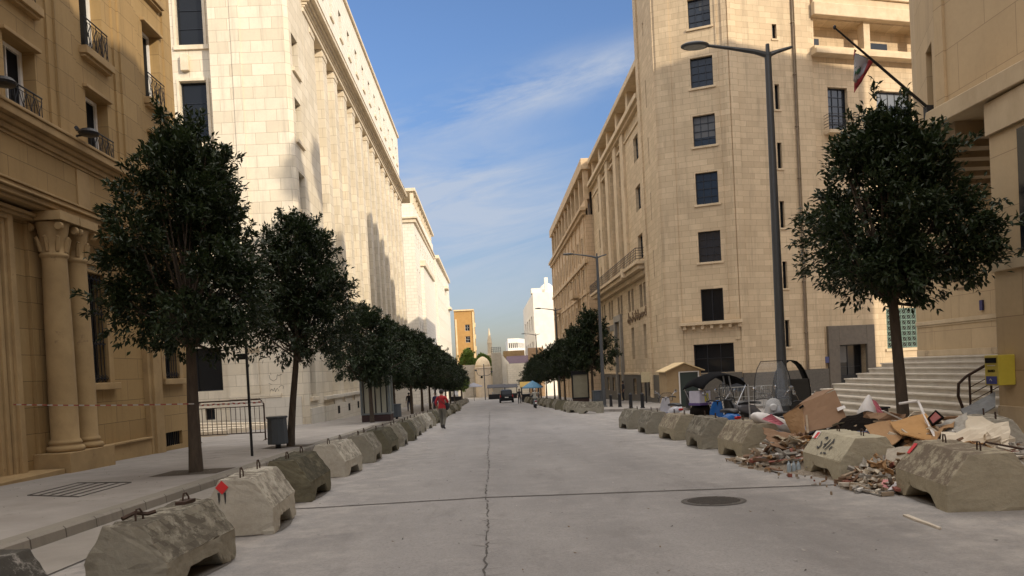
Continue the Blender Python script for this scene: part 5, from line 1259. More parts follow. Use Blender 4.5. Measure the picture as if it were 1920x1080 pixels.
def bag(name, label, mat, px, py, Y, pts, seed, extra=None):
    t = hold(name, label, 'plastic bag', px, py, Y); me = MB(); rq = random.Random(seed)
    c = at(px, py, Y); rings = []; n = 16
    for k, (f, rad) in enumerate(pts):
        p = at(f[0], f[1], Y+(f[2] if len(f) > 2 else 0)); rings.append([(p.x+rad*math.cos(a*2*math.pi/n)*(1+.22*math.sin(a*2.3+k*1.7+seed)), p.y+rad*.8*math.sin(a*2*math.pi/n)*(1+.2*rq.uniform(-1, 1)), p.z+.06*rad*math.sin(a*3+k)) for a in range(n)])
    me.loft(rings); me.build('bag_body', mat, t, smooth=True, sub=1); return t
b_ = bag('plastic_bag', 'white and pink printed plastic bag slumped over the left end of the rubble', M_plast, 1445, 795, 14.9, [((1478, 818), .10), ((1465, 806), .26), ((1448, 792), .34), ((1430, 780), .26), ((1420, 772), .08)], 5)
panel('pink_stripe', q4((1428, 786, 14.5), (1446, 776, 14.45), (1470, 794, 14.45), (1462, 798, 14.4)), .01, M_pink, b_, 5, .015)
b_ = bag('plastic_bag', 'pointed white and red plastic bag standing on top of the rubble', M_plast, 1630, 765, 13.6, [((1632, 785), .10), ((1631, 779), .25), ((1630, 766), .18), ((1628, 752), .09), ((1629, 739), .015)], 8)
panel('red_print', q4((1637, 748, 13.4), (1642, 752, 13.4), (1656, 778, 13.35), (1647, 780, 13.35)), .01, M_pink, b_, 4, .02)
bag('plastic_bag', 'dark blue plastic bag half under the black foam mat', M_blue, 1608, 810, 12.3, [((1590, 814), .05), ((1597, 809), .14), ((1612, 810), .15), ((1626, 815), .06)], 9)
bag('plastic_bag', 'black rubbish bag on the road at the left foot of the rubble', M_black, 1452, 876, 12.9, [((1430, 874), .05), ((1440, 872), .13), ((1455, 876), .15), ((1470, 880), .06)], 4)
bag('plastic_bag', 'dark bundle of cloth under the white and pink bag', flat('grey_blue_cloth', (.06, .06, .075), .8), 1462, 818, 14.4, [((1445, 806), .08), ((1458, 812), .22), ((1472, 825), .2), ((1480, 838), .05)], 12)
def sheetthing(name, label, cat, P, th, mat, seg=6, wav=.02, seed=1, Y=12, group=None):
    c = sum((at(*p) for p in P), Vector())/4; t = thing(name, label, cat, tuple(c), group); panel('sheet', [at(*p) for p in P], th, mat, t, seg, wav, seed); return t
sheetthing('foam_mat', 'folded black foam mat on the middle of the heap', 'mat', [(1540, 814, 12.7), (1640, 822, 12.2), (1650, 780, 13.2), (1592, 780, 13.6)], .05, M_black, 8, .05, 2)
sheetthing('foam_mat', 'curled dark edge of foam hanging off the heap', 'mat', [(1562, 800, 12.9), (1618, 776, 13.2), (1652, 777, 13.4), (1600, 795, 13.4)], .03, flat('dark_olive_edge', (.05, .04, .02), .8), 6, .04, 7)
sheetthing('cardboard_sheet', 'tan cardboard sheet leaning between the stencilled barrier and the big right barrier', 'cardboard', [(1658, 850, 11.0), (1700, 812, 11.2), (1668, 786, 12.2), (1622, 801, 12.0)], .012, M_card2, 6, .02, 3)
sheetthing('plywood_board', 'orange brown board edge-on with a white side, across the heap', 'board', [(1690, 812, 11.0), (1782, 838, 10.8), (1735, 778, 11.9), (1668, 792, 11.9)], .02, M_ply, 6, .015, 6)
sheetthing('white_trim_board', 'narrow white edging board beside the orange plywood', 'board', [(1735, 792, 11.5), (1775, 840, 10.6), (1762, 838, 10.7), (1731, 776, 11.6)], .02, M_plast, 4, .005, 6)
sheetthing('door_panel', 'large dirty white door panel sliding off the right side of the heap', 'door panel', [(1812, 842, 10.3), (1905, 832, 10.1), (1842, 782, 11.9), (1752, 774, 12.2)], .05, M_panel, 6, .04, 5)
sheetthing('door_panel', 'torn pale panel under the large white door panel', 'door panel', [(1775, 845, 10.8), (1820, 850, 10.5), (1790, 805, 11.8), (1760, 800, 12.0)], .03, M_panel, 6, .03, 15)
sheetthing('broken_panel', 'pale broken slab at the right edge below the door panel', 'slab', [(1850, 872, 10.2), (1905, 880, 10.0), (1900, 850, 10.6), (1840, 842, 10.8)], .04, M_panel, 4, .02, 8)
t = thing('picture_frame', 'small dark red framed board lying on the white panel', 'frame', tuple(at(1752, 784, 11.5)))
panel('red_panel', q4((1749, 795, 11.3), (1765, 783, 11.3), (1754, 773, 11.5), (1743, 785, 11.5)), .02, flat('dark_red_board', (.22, .045, .035), .6), t, 2, 0)
mb = MB(); mb.tube(q4((1749, 797, 11.28), (1768, 783, 11.28), (1755, 771, 11.5), (1741, 785, 11.5))+[at(1749, 797, 11.28)], .02, 5); mb.build('rim', M_black, t)
t = thing('plastic_tube', 'bent white plastic tube sticking up from the heap', 'tube', tuple(at(1720, 770, 12.4)))
mb = MB(); mb.tube([at(1686, 757, 12.6), at(1719, 752, 12.4), at(1722, 753, 12.4), at(1733, 778, 12.0)], .022, 8); mb.build('tube', M_plast, t)
sheetthing('striped_board', 'upright pale striped board with a pink corner, left of the big barrier', 'board', [(1651, 910, 9.9), (1690, 905, 9.75), (1711, 838, 10.2), (1664, 842, 10.4)], .02, rough_mat('striped_panel', (.36, .32, .26), (.27, .235, .19), 9, .8, .1, stretch=(3, 3, .4)), 6, .01, 2)
sheetthing('pink_sheet', 'pink paper sheet at the foot of the striped board', 'paper', [(1650, 915, 9.7), (1663, 918, 9.65), (1674, 901, 9.7), (1656, 899, 9.75)], .006, flat('pink_paper', (.62, .27, .27), .7), 3, .01)
sheetthing('white_sheet', 'white paper sheet on the road before the striped board', 'paper', [(1664, 919, 9.55), (1676, 925, 9.5), (1693, 907, 9.6), (1684, 899, 9.7)], .006, flat('white_paper', (.62, .60, .62), .6), 3, .01, 3)
t = thing('water_bottle_pack', 'shrink wrapped pack of clear water bottles beside the stencilled barrier', 'water bottles', tuple(at(1488, 888, 12.4)))
for i in range(3):
    for j in range(2):
        p = at(1480+i*9, 890, 12.3+j*.1); mb = MB(); mb.lathe((p.x, p.y, p.z), [(.033, 0), (.035, .02), (.033, .07), (.035, .1), (.033, .14), (.03, .17), (.014, .2), (.014, .22)], 10); mb.build('bottle', flat('clear_blue_plastic', (.32, .38, .42), .15, 0, .6), t)
# torn sheets and crumpled scraps that make up the body of the heap
M_scr = [M_card, M_card2, M_panel, M_plast, rough_mat('grey_plasterboard', (.36, .34, .30), (.27, .25, .22), 3, .9, .1), rough_mat('beige_cloth', (.34, .28, .20), (.24, .19, .13), 4, .95, .2), M_ply]
def crumple(name, c, sx, sy, rot, mat, seed, amp):
    rq = random.Random(seed); n = 9; M = Matrix.Translation(c) @ rot; vs = []; o = Vector((seed*3.1, seed*1.7, 0))
    for i in range(n+1):
        for j in range(n+1):
            u, v = i/n-.5, j/n-.5; p = Vector((u*sx*(1+.15*NZ.noise(o+Vector((v*4, 0, 0)))), v*sy*(1+.15*NZ.noise(o+Vector((0, u*4, 3)))), 0))
            p.z = amp*(NZ.noise(o+Vector((u*3.2, v*3.2, 0)))+.5*NZ.noise(o+Vector((u*8, v*8, 2)))+.3*abs(math.sin(u*9+v*5))); vs.append(M @ p)
    mb = MB(); mb.mesh(vs, [(i*(n+1)+j, (i+1)*(n+1)+j, (i+1)*(n+1)+j+1, i*(n+1)+j+1) for i in range(n) for j in range(n)])
    o_ = mb.build(name, mat, None); o_.modifiers.new('t', 'SOLIDIFY').thickness = .010; return o_
rq = random.Random(77)
for i in range(46):
    if i < 26: x, y = rq.gauss(6.5, .6), rq.uniform(10.0, 14.4)
    elif i < 34: x, y = rq.gauss(5.35, .2), rq.gauss(10.1, .25)
    elif i < 40: x, y = rq.gauss(5.3, .25), rq.gauss(13.4, .3)
    else: x, y = rq.uniform(6.6, 8.0), rq.uniform(8.4, 9.4)
    x = max(4.9, x); h = heap_h(x, y); sz = rq.uniform(.3, .75) if h > .3 else rq.uniform(.15, .3)
    rot = (Matrix.Rotation(rq.uniform(0, 6.28), 3, 'Z') @ Matrix.Rotation(rq.gauss(0, .55), 3, 'X') @ Matrix.Rotation(rq.gauss(0, .4), 3, 'Y')).to_4x4()
    mi_ = rq.choices(range(7), (6, 6, 2.5, .5, 3, 3, 4))[0]; o = crumple('torn_sheet', Vector((x, y, gz(y)+h+.05)), sz*1.3, sz*.9, rot, M_scr[mi_], i+3, rq.uniform(.04, .12))
    tag(o, 'torn %s in the rubble %s' % (('dark brown cardboard', 'tan cardboard', 'dirty white board', 'white plastic', 'grey plasterboard', 'beige cloth', 'orange plywood')[mi_], 'between the stencilled barrier and the cardboard box' if y > 12.4 else 'beside the stencilled barrier' if y > 10.9 else 'behind the big right barrier'), 'torn sheet', 'torn sheets on the rubble heap')
# planks: each a thing
PL_ = [((1395, 870), (1462, 838), 13.4, .05, 'long grey plank at the left tip of the heap'), ((1432, 862), (1500, 820), 13.2, .035, 'dark batten leaning left of the stencilled barrier'), ((1448, 826), (1500, 812), 13.9, .05, 'pale square batten above the black rubbish bag'),
       ((1515, 812), (1512, 778), 12.9, .02, 'thin upright stick in front of the cardboard box'), ((1640, 790), (1730, 790), 12.4, .03, 'thin brown lath lying across the heap top'), ((1655, 770), (1745, 812), 12.2, .02, 'bent thin lath behind the orange board'),
       ((1580, 893), (1615, 880), 10.2, .03, 'white lath low between the two right barriers'), ((1585, 905), (1622, 890), 10.1, .05, 'red painted splinter between the two right barriers'), ((1600, 915), (1660, 908), 9.9, .04, 'tan board flat on the road under the striped board'),
       ((1868, 852), (1920, 850), 10.3, .04, 'reddish plank at the right frame edge'), ((1880, 872), (1920, 862), 10.0, .05, 'rusty plank under the reddish one, right edge'), ((1885, 897), (1925, 888), 9.9, .04, 'lowest rusty plank at the right frame edge'), ((1890, 920), (1925, 915), 9.8, .05, 'pale brown board end at the right frame edge')]
for i, (a, b, Y, w, lab) in enumerate(PL_):
    A, B = at(a[0], a[1], Y), at(b[0], b[1], Y+(.9 if i < 3 else .5)); mb = MB(); d = (B-A).normalized(); s = d.cross(Vector((0, 0, 1))).normalized()*w; u = s.cross(d).normalized()*(w*.35)
    mb.hexa([A-s-u, B-s*.8-u, B+s*.8-u, A+s-u, A-s+u, B-s*.8+u, B+s*.8+u, A+s+u]); o = mb.build('plank', (M_wood, M_wood, M_plast)[i % 3] if i not in (7, 9, 10, 11) else flat('rust_red_wood', (.20, .07, .045), .8)); tag(o, lab, 'plank', 'loose planks on the rubble heap')
a, b, c = at(1846, 842, 9.9), at(1852, 832, 9.9), at(1925, 843, 9.7)
mb = MB(); mb.tube([at(1838, 846, 9.9), at(1842, 836, 9.9), at(1848, 829, 9.9), c], .014, 8); tag(mb.build('rusty_pipe', M_rust), 'thin rusty pipe running right from the big barrier loop', 'pipe')
t = thing('scrap_wood_strip', 'broken pale wooden strip lying on the road, lower right', 'wood strip', tuple(ground(1730, 982)))
mb = MB(); p = [ground(1698, 968), ground(1722, 978), ground(1740, 984), ground(1762, 993)]
for i in range(3):
    A, B = p[i]+Vector((0, 0, .012)), p[i+1]+Vector((0, 0, .012)); s = (B-A).normalized().cross(Vector((0, 0, 1)))*(.028-.005*i); z = Vector((0, 0, .01)); mb.hexa([A-s-z, B-s-z, B+s-z, A+s-z, A-s+z, B-s*.9+z, B+s*.9+z, A+s+z])
mb.build('strip', flat('pale_raw_wood', (.50, .44, .36), .9), t)
t = thing('brown_litter_bin', 'square dark brown bin behind the heap, in front of the marble steps', 'bin', (7.7, 15.1, gz(15.1)))
mb = MB(); mb.box(7.45, 7.83, 14.9, 15.28, gz(15)+KH, .42); mb.build('bin_body', rough_mat('brown_paint', (.075, .06, .045), (.06, .045, .035), 3, .5, .05), t, bevel=.02)
mb = MB(); mb.box(7.43, 7.85, 14.88, 15.30, .42, .45); mb.build('rim', M_iron, t)
mb = MB(); rq = random.Random(9); cols2 = [flat('litter_grey', (.20, .19, .175), .9), flat('litter_leaf', (.12, .075, .03), .9), flat('litter_pale', (.42, .39, .35), .9), flat('litter_dark', (.05, .045, .04), .9)]
for _ in range(900):
    y = 5+30*rq.random()**1.6; u = rq.random()
    if u < .45: x = rq.uniform(-3.0, 4.9)
    elif u < .8: x = rq.uniform(-10.3, -5.8)
    else: x = rq.gauss(-3.9, .7)
    if -5.9 < x < -5.3: continue
    z = gz(y)+(KH if x < -5.8 else 0)+.004; l = rq.uniform(.006, .026); a = rq.uniform(0, 6.28); mb.mi = rq.choices(range(4), (4, 3, 3, 4))[0]
    dx, dy = math.cos(a)*l, math.sin(a)*l; mb.mesh([(x-dx, y-dy, z), (x+dy*.5, y-dx*.5, z+.002), (x+dx, y+dy, z+.008), (x-dy*.5, y+dx*.5, z)], [(0, 1, 2, 3)])
tag(mb.build('small_litter', cols2, fix=False), 'tiny stones, dry leaves and scraps scattered over road and pavement', 'litter', kind='stuff')
# ------------------------------------------------------------------ left pavement furniture
def bin_at(x, y, s, label, group=None):
    z = gz(y)+KH; t = thing('litter_bin', label, 'litter bin', (x, y, z), group)
    mb = MB(); mb.lathe((x, y, z+.12*s), [(.27*s, 0), (.275*s, .03*s), (.26*s, .68*s), (.29*s, .70*s), (.29*s, .74*s), (.24*s, .745*s)], 10); mb.build('bin_body', flat('slate_paint', (.055, .065, .075), .5), t, bevel=.006)
    mb = MB(); mb.lathe((x, y, z), [(.08*s, 0), (.07*s, .14*s)], 10); mb.build('foot', M_iron, t)
bin_at(-6.62, 23.9, 1.15, 'dark slate litter bin at the foot of the second left tree')
bin_at(-6.2, 46.6, 1.1, 'litter bin right of the glass kiosk', 'bins by the kiosk'); bin_at(-5.95, 48.6, 1.1, 'second litter bin right of the glass kiosk', 'bins by the kiosk')
t = thing('sign_post', 'thin dark post with a small square plate on the left pavement', 'sign post', (-6.52, 20.96, gz(21)+KH))
zb = gz(21)+KH; mb = MB(); mb.tube([(-6.52, 20.96, zb), (-6.52, 20.96, zb+3.0)], .035, 10); mb.build('post', M_iron, t)
mb = MB(); mb.box(-6.76, -6.55, 20.93, 20.98, zb+2.62, zb+2.78); mb.build('plate', M_iron, t, bevel=.01)
mb = MB(); mb.box(-6.49, -6.16, 20.94, 20.97, zb+2.78, zb+2.92); mb.build('street_name_plate', M_whitetrim, t, bevel=.008)
# crowd barrier
t = thing('crowd_barrier', 'galvanised crowd barrier with red and white tape across the pavement gap', 'crowd barrier', (-9.9, 30, gz(30)+KH))
A, B = Vector((-11.3, 29.9, gz(29.9)+KH)), Vector((-8.72, 29.8, gz(29.8)+KH)); d = (B-A); up = Vector((0, 0, 1))
up = Vector((0, 0, 1.5)); mb = MB(); mb.tube([A+up*.0, A+up*.95, A+d*.04+up*1.05, B-d*.05+up*1.05, B+up*.93, B], .03, 8); mb.tube([A+up*.2, B+up*.2], .022, 6); mb.tube([A+up*.88, B+up*.88], .02, 6); mb.build('frame', M_rust, t)
for k in range(1, 14):
    mb = MB(); p = A+d*(k/14); mb.tube([p+up*.2, p+up*.88], .013, 6); mb.build('bar', M_rust, t)
mb = MB()
for P in (A, B): mb.tube([P+Vector((0, -.3, 0)), P+Vector((0, 0, .06)), P+Vector((0, .3, 0))], .016, 6)
mb.build('foot', M_rust, t)
# tape
M_tr, M_tw = flat('tape_red', (.32, .07, .055), .6), flat('tape_white', (.48, .45, .41), .6)
P2 = A+up*1.0; P3 = B+up*1.0; up = Vector((0, 0, 1)); mb = MB(); P0, P1 = Vector((TX+.02, 18.3, 1.12)), Vector((-6.44, 16.62, 1.0)); n = 60
ptsT = [P0.lerp(P1, i/n)-up*(.10*math.sin(math.pi*i/n)) for i in range(n+1)]
def tape(mb, pts, w=.013):
    for i in range(len(pts)-1):
        mb.mi = i % 2; a, b = pts[i], pts[i+1]; mb.face([a-up*w, b-up*w, b+up*w, a+up*w])
P0 = at(8, 758, 19.0); P0.x = max(P0.x, TX+.2) if False else P0.x
m0 = at(2, 758, 17.6); m1 = at(364, 757, 16.5); n = 36; ptsT = [m0.lerp(m1, i/n)-up*(.03*math.sin(math.pi*i/n)) for i in range(n+1)]; tape(mb, ptsT)
m2 = at(376, 757, 17.0); m3 = P2-up*.02; ptsT = [m2.lerp(m3, i/24) for i in range(25)]; tape(mb, ptsT)
ptsT = [P2.lerp(P3, i/26)+Vector((0, -.03, -.02-.03*abs(math.sin(i*.9)))) for i in range(27)]; tape(mb, ptsT, .03)
tag(mb.build('warning_tape', [M_tr, M_tw], fix=False), 'red and white warning tape from the tan wall round the tree to the crowd barrier', 'tape')
# drain grate marks
t = thing('pavement_hatch', 'rectangular hatch of thin dark bars set in the left pavement', 'hatch', (-7.6, 14, gz(14)+KH))
mb = MB(); c = [Vector((-8.2, 13.7, 0)), Vector((-6.95, 13.0, 0)), Vector((-7.05, 15.1, 0)), Vector((-8.35, 15.6, 0))]
def lift(p, h=.006): return Vector((p.x, p.y, gz(p.y)+KH+h))
for k in range(6):
    a, b = c[0].lerp(c[1], k/5), c[3].lerp(c[2], k/5); mb.tube([lift(a), lift(a.lerp(b, .5)), lift(b)], .009, 4)
for k in (0, 1): a, b = (c[0], c[1]) if k == 0 else (c[3], c[2]); mb.tube([lift(a), lift(b)], .012, 4)
mb.build('bars', M_seam, t)
# manhole
t = thing('manhole_cover', 'round dark manhole cover in the road right of the centre', 'manhole cover', (2.79, 9.75, gz(9.75)))
mb = MB(); n = 32
def rg(x, y, h): return (2.79+x, 9.75+y, gz(9.75+y)+h)
ring = [rg(.37*math.cos(2*math.pi*k/n), .37*math.sin(2*math.pi*k/n), .010) for k in range(n)]
mb.mesh(ring, [tuple(range(n))]); M_cast = rough_mat('cast_iron', (.075, .065, .055), (.05, .043, .038), 14, .6, .3)
mb.build('cover', M_cast, t, fix=False)
mb = MB()
for k in range(-5, 6):
    y = k*.06; l = math.sqrt(max(0, .33**2-y*y)); mb.hexa([rg(-l, y-.012, .009), rg(l, y-.012, .009), rg(l, y+.012, .009), rg(-l, y+.012, .009), rg(-l, y-.012, .016), rg(l, y-.012, .016), rg(l, y+.012, .016), rg(-l, y+.012, .016)])
mb.build('ribs', M_cast, t)
mb = MB()
for k in range(n):
    a, b = 2*math.pi*k/n, 2*math.pi*(k+1)/n; mb.face([rg(.37*math.cos(a), .37*math.sin(a), .011), rg(.37*math.cos(b), .37*math.sin(b), .011), rg(.41*math.cos(b), .41*math.sin(b), .006), rg(.41*math.cos(a), .41*math.sin(a), .006)])
mb.build('rim', M_seam, t)
# kiosk (glazed display stand) on the left, advertising stand on the right
def mupi(name, label, x, y, w, h, dp, fm, rz=0, stripes=True):
    t = thing(name, label, 'kiosk' if stripes else 'advertising stand', (0, 0, 0))
    mb = MB(); mb.box(-w/2+.03, w/2-.03, -dp/2+.03, dp/2-.03, 0, .42); mb.build('base', flat('maroon_base', (.045, .02, .018), .6), t, bevel=.02)
    mb = MB()
    for sx in (-1, 1):
        for sy in (-1, 1): mb.box(sx*(w/2-.06)-.06, sx*(w/2-.06)+.06, sy*(dp/2-.06)-.06, sy*(dp/2-.06)+.06, .42, h-.25)
    mb.box(-w/2, w/2, -dp/2, dp/2, h-.249, h); mb.box(-w/2-.04, w/2+.04, -dp/2-.04, dp/2+.04, h, h+.08); mb.box(-w/2+.001, w/2-.001, -dp/2+.001, dp/2-.001, .421, .52)
    mb.build('frame', fm, t, bevel=.01)
    mb = MB(); mb.box(-w/2+.12, w/2-.12, -dp/2+.08, dp/2-.08, .52, h-.25); mb.build('display', rough_mat('pale_display', (.42, .41, .33), (.36, .36, .28), 1, .3, 0) if stripes else rough_mat('poster_board', (.34, .32, .24), (.26, .24, .18), 2, .4, 0), t)
    if stripes:
        mb = MB()
        for k in range(5): u = -w/2+.2+k*(w-.4)/4; mb.box(u-.035, u+.035, -dp/2+.06, -dp/2+.079, .53, h-.3)
        mb.build('mullion', M_winmetal, t)
    return t
k_ = mupi('glass_kiosk', 'grey framed glass kiosk with maroon base behind the third left tree', 0, 0, 1.75, 3.0, 1.2, flat('grey_green_frame', (.17, .19, .19), .5)); place(k_, (-6.75, 45.9, gz(45.9)+KH), R(-2))
k2 = mupi('advertising_stand', 'dark framed advertising stand under the right hand trees', 0, 0, 1.5, 2.75, .3, M_iron, 0, False); place(k2, (7.85, 66.5, gz(66.5)+KH), R(-6))
# ------------------------------------------------------------------ street lamps
def lamp(label):
    t = thing('street_lamp', label, 'street lamp', (0, 0, 0), 'double armed street lamps on the right pavement')
    mb = MB(); mb.lathe((0, 0, 0), [(.24, 0), (.22, .06), (.15, .1), (.145, 1.2), (.13, 1.25), (.11, 5), (.085, 10.0), (.09, 10.02), (.09, 10.08)], 18); mb.build('pole', M_lamp, t, smooth=False)
    mb = MB()
    def arm(pts):
        rings = []
        for x, z, w, h in pts: rings.append([(x, -w, z), (x, -w*.6, z+h), (x, w*.6, z+h), (x, w, z), (x, w*.5, z-h*.6), (x, -w*.5, z-h*.6)])
        mb.loft(rings)
    arm([(.08, 9.98, .06, .10), (-.35, 10.12, .06, .07), (-1.0, 10.24, .05, .05), (-1.62, 10.34, .045, .04)])
    arm([(-.08, 9.98, .06, .10), (.25, 10.10, .06, .06), (.62, 10.20, .05, .045), (.66, 10.21, .04, .03)])
    mb.lathe((0, 0, 10.0), [(.06, 0), (.05, .32), (.01, .33)], 10)
    mb.build('arm', M_lamp, t, bevel=.008)
    hd = MB(); hd.lathe((0, 0, 0), [(.30, 0), (.33, .02), (.33, .055), (.27, .09), (.08, .12)], 24)
    hd.v = [(x*1.12-1.92, y*.72, z+10.31) for x, y, z in hd.v]; H = hd.build('lamp_head', M_lamp, t)
    ln = MB(); ln.lathe((0, 0, 0), [(.22, -.012), (.26, .004)], 24); ln.v = [(x*1.12-1.92, y*.72, z+10.302) for x, y, z in ln.v]; ln.build('lens', M_lens, H)
    return t
Lp = lamp('nearest tall street lamp with two arms, rising in front of the cream tower'); place(Lp, (7.62, 19.8, gz(19.8)+.0), R(0), .985)
dup(Lp, (7.62, 51.5, gz(51.5)+KH), 0, 1, 'second street lamp, by the corner bollards of the right pavement')
dup(Lp, (7.7, 85, gz(85)+KH), 0, 1, 'third street lamp, above the far right trees')
dup(Lp, (7.7, 122, gz(122)+KH), 0, 1, 'farthest and smallest street lamp, in front of the white gable')
t = thing('plaza_lamp', 'distant lamp post with two drooping arms in front of the chapel', 'lamp post', (-1.0, 152, -4.1))
mb = MB(); mb.tube([(-1, 152, -4.2), (-1, 152, 3.0)], .09, 8); mb.tube([(-2.6, 152, 1.9), (-2.2, 152, .9), (-1.5, 152, .7), (-1, 152, .8), (-.5, 152, .7), (.2, 152, .9), (.5, 152, 1.4)], .06, 6); mb.lathe((-2.6, 152, 1.7), [(.25, 0), (.2, .3)], 8); mb.lathe((.5, 152, 1.3), [(.25, 0), (.2, .3)], 8); mb.build('post', M_lamp, t)
# bollards
def bollard():
    t = thing('bollard', 'x', 'bollard', (0, 0, 0), 'dark bollards along the corner kerb'); mb = MB(); mb.lathe((0, 0, 0), [(.13, 0), (.13, .03), (.10, .05), (.095, .68), (.11, .70), (.11, .74), (.07, .80), (.01, .82)], 14); mb.build('post', M_iron, t); return t
b0 = bollard(); bl = [(8.0, 50.9, 'bollard just right of the second lamp post'), (8.25, 48.9, 'second bollard from the second lamp post'), (8.35, 45.6, 'bollard in front of the dark figure at the doorway'), (8.85, 44.6, 'bollard left of the wooden hut'), (9.4, 30.0, 'bollard between the blue scooter and the lamp, left'), (9.1, 27.2, 'bollard immediately left of the tall windshield scooter'), (10.6, 41.0, 'bollard hidden in front of the wooden hut')]
place(b0, (bl[0][0], bl[0][1], gz(bl[0][1])+KH)); b0['label'] = bl[0][2]
for x, y, l in bl[1:]: dup(b0, (x, y, gz(y)+(KH if y > 40 else 0)), 0, 1.1 if y > 40 else 1, l)
bin_at(7.35, 52.6, 1.3, 'tall dark bin beside the second lamp post')
# wooden guard hut
t = thing('guard_hut', 'small plywood guard hut with a gabled roof at the foot of the cream tower', 'hut', (10.6, 43, gz(43)+KH))
z = gz(43)+KH; x0, x1, y0, y1 = 9.72, 11.65, 42.0, 43.8
M_hut = rough_mat('hut_plywood', (.36, .26, .14), (.29, .20, .11), 2, .7, .05); M_hutroof = rough_mat('hut_roof_board', (.62, .47, .26), (.52, .38, .20), 2, .7, .05)
e1, e2 = Edge((x0, y0), (x1, y0)), Edge((x0, y1), (x0, y0)); mb = MB(); sheet(mb, e1, z, z+2.05, [hole(.75, 1.75, z+.05, z+1.95, d=.06)]); sheet(mb, e2, z, z+2.05, []); sheet(mb, Edge((x1, y0), (x1, y1)), z, z+2.05, []); sheet(mb, Edge((x1, y1), (x0, y1)), z, z+2.05, [])
xm = (x0+x1)/2; mb.face([(x0, y0, z+2.05), (x1, y0, z+2.05), (xm, y0, z+2.45)]); mb.face([(x0, y1, z+2.05), (x1, y1, z+2.05), (xm, y1, z+2.45)]); mb.build('wall', M_hut, t, fix=False)
for s in (-1, 1):
    mb = MB(); xe = xm+s*(x1-x0)/2*1.16; ze = z+2.0; mb.hexa([(xm, y0-.25, z+2.46), (xe, y0-.25, ze), (xe, y1+.2, ze), (xm, y1+.2, z+2.46), (xm, y0-.25, z+2.51), (xe, y0-.25, ze+.05), (xe, y1+.2, ze+.05), (xm, y1+.2, z+2.51)]); mb.build('roof', M_hutroof, t)
mb = MB(); mb.ebox(e1, .76, 1.74, z+.06, z+1.94, -.058, -.03); dm = mb.build('door', flat('dark_green_door', (.03, .045, .04), .4), t); mb = MB(); 
for a, b, c, d_ in ((.68, .75, z, z+2.0), (1.75, 1.82, z, z+2.0), (.75, 1.75, z+1.951, z+2.0)): mb.ebox(e1, a, b, c, d_, -.02, .03)
mb.build('door_frame', M_whitewood, t)
# dark sheet fence and pale crates behind the scooters
t = thing('sheet_fence', 'dark grey sheet panel on posts in front of the tower plinth', 'fence panel', (12.6, 40, gz(40)))
z = gz(40)+KH; mb = MB(); mb.box(12.2, 13.35, 40, 40.05, z+.75, z+1.45); mb.build('panel', flat('dark_sheet', (.045, .052, .065), .6), t)
mb = MB()
for x in (12.25, 12.8, 13.3): mb.box(x-.025, x+.025, 40.05, 40.1, z, z+1.5)
mb.build('post', M_iron, t)
for x, y, l in ((10.9, 33.0, 'left'), (13.0, 33.5, 'right')):
    t = thing('crowd_barrier', 'silver crowd barrier behind the scooters, %s one' % l, 'crowd barrier', (x, y, gz(y)+KH)); z = gz(y)+KH
    mb = MB(); mb.tube([(x-1, y, z), (x-1, y, z+1.05), (x+1, y, z+1.05), (x+1, y, z)], .02, 6); mb.tube([(x-1, y, z+.2), (x+1, y, z+.2)], .015, 6); mb.tube([(x-1, y, z+.62), (x+1, y, z+.62)], .012, 6); mb.build('frame', flat('galvanised', (.38, .38, .36), .5, .5), t)
    for k in range(1, 12): mb = MB(); mb.tube([(x-1+k/6, y, z+.2), (x-1+k/6, y, z+1.05)], .009, 5); mb.build('bar', MATS['galvanised'], t)
# parasols at the far end
def parasol(x, y, h, r, mat, label):
    t = thing('parasol', label, 'parasol', (x, y, gz(y))); z = gz(y); mb = MB(); mb.tube([(x, y, z), (x, y, z+h)], .035, 6); mb.build('pole', M_iron, t)
    mb = MB(); mb.lathe((x, y, z+h-.75), [(r, 0), (r*.97, .12), (r*.5, .5), (.02, .85)], 8); mb.build('canopy', mat, t)
parasol(-3.1, 147, 3.4, 1.75, flat('pale_grey_canvas', (.24, .24, .27), .8), 'wide pale grey parasol at the end of the left barriers')
parasol(4.9, 88, 2.5, 1.25, M_awnb, 'bright blue parasol above the scooter rider'); parasol(-7.6, 143, 2.8, 1.6, M_awn, 'dark blue parasol at the far left end under the last trees')
# entrance sign lit board near the doorway
t = thing('notice_board', 'small yellowish notice board right of the tall doorway', 'notice board', (11.3, 55.5, gz(55)+KH)); z = gz(55)+KH
mb = MB(); mb.box(11.0, 11.65, 55.4, 55.46, z+1.5, z+2.25); mb.build('board', flat('cream_board', (.62, .52, .32), .5), t); mb = MB(); mb.box(11.28, 11.36, 55.461, 55.52, z, z+2.2); mb.build('post', M_iron, t)

# ------------------------------------------------------------------ scooters (local: front towards +Y, rear towards the camera)
M_tyre = flat('tyre_rubber', (.018, .018, .018), .8); M_rim = flat('wheel_rim', (.25, .25, .26), .35, .7); M_seat = flat('black_vinyl', (.02, .02, .022), .45)
M_screen = flat('clear_windshield', (.35, .36, .36), .06, 0, .8, alpha=.15); M_tail = flat('red_tail_lens', (.35, .01, .01), .25); M_head = flat('head_lamp_glass', (.6, .6, .6), .1)
M_chrome = flat('chrome', (.5, .5, .5), .2, .9)
def wheel(t, y, r=.24, w=.055):
    o = MB(); o.lathe((-w, y, r), [(r*.72, 0), (r*.95, 0), (r, w*.5), (r, w*1.5), (r*.95, w*2), (r*.72, w*2)], 22, 'x'); W_ = o.build('wheel', M_tyre, t)
    o = MB(); o.lathe((-w*.8, y, r), [(r*.12, -.01), (r*.7, 0), (r*.7, w*1.6), (r*.12, w*1.7)], 14, 'x'); o.build('rim', M_rim, W_)
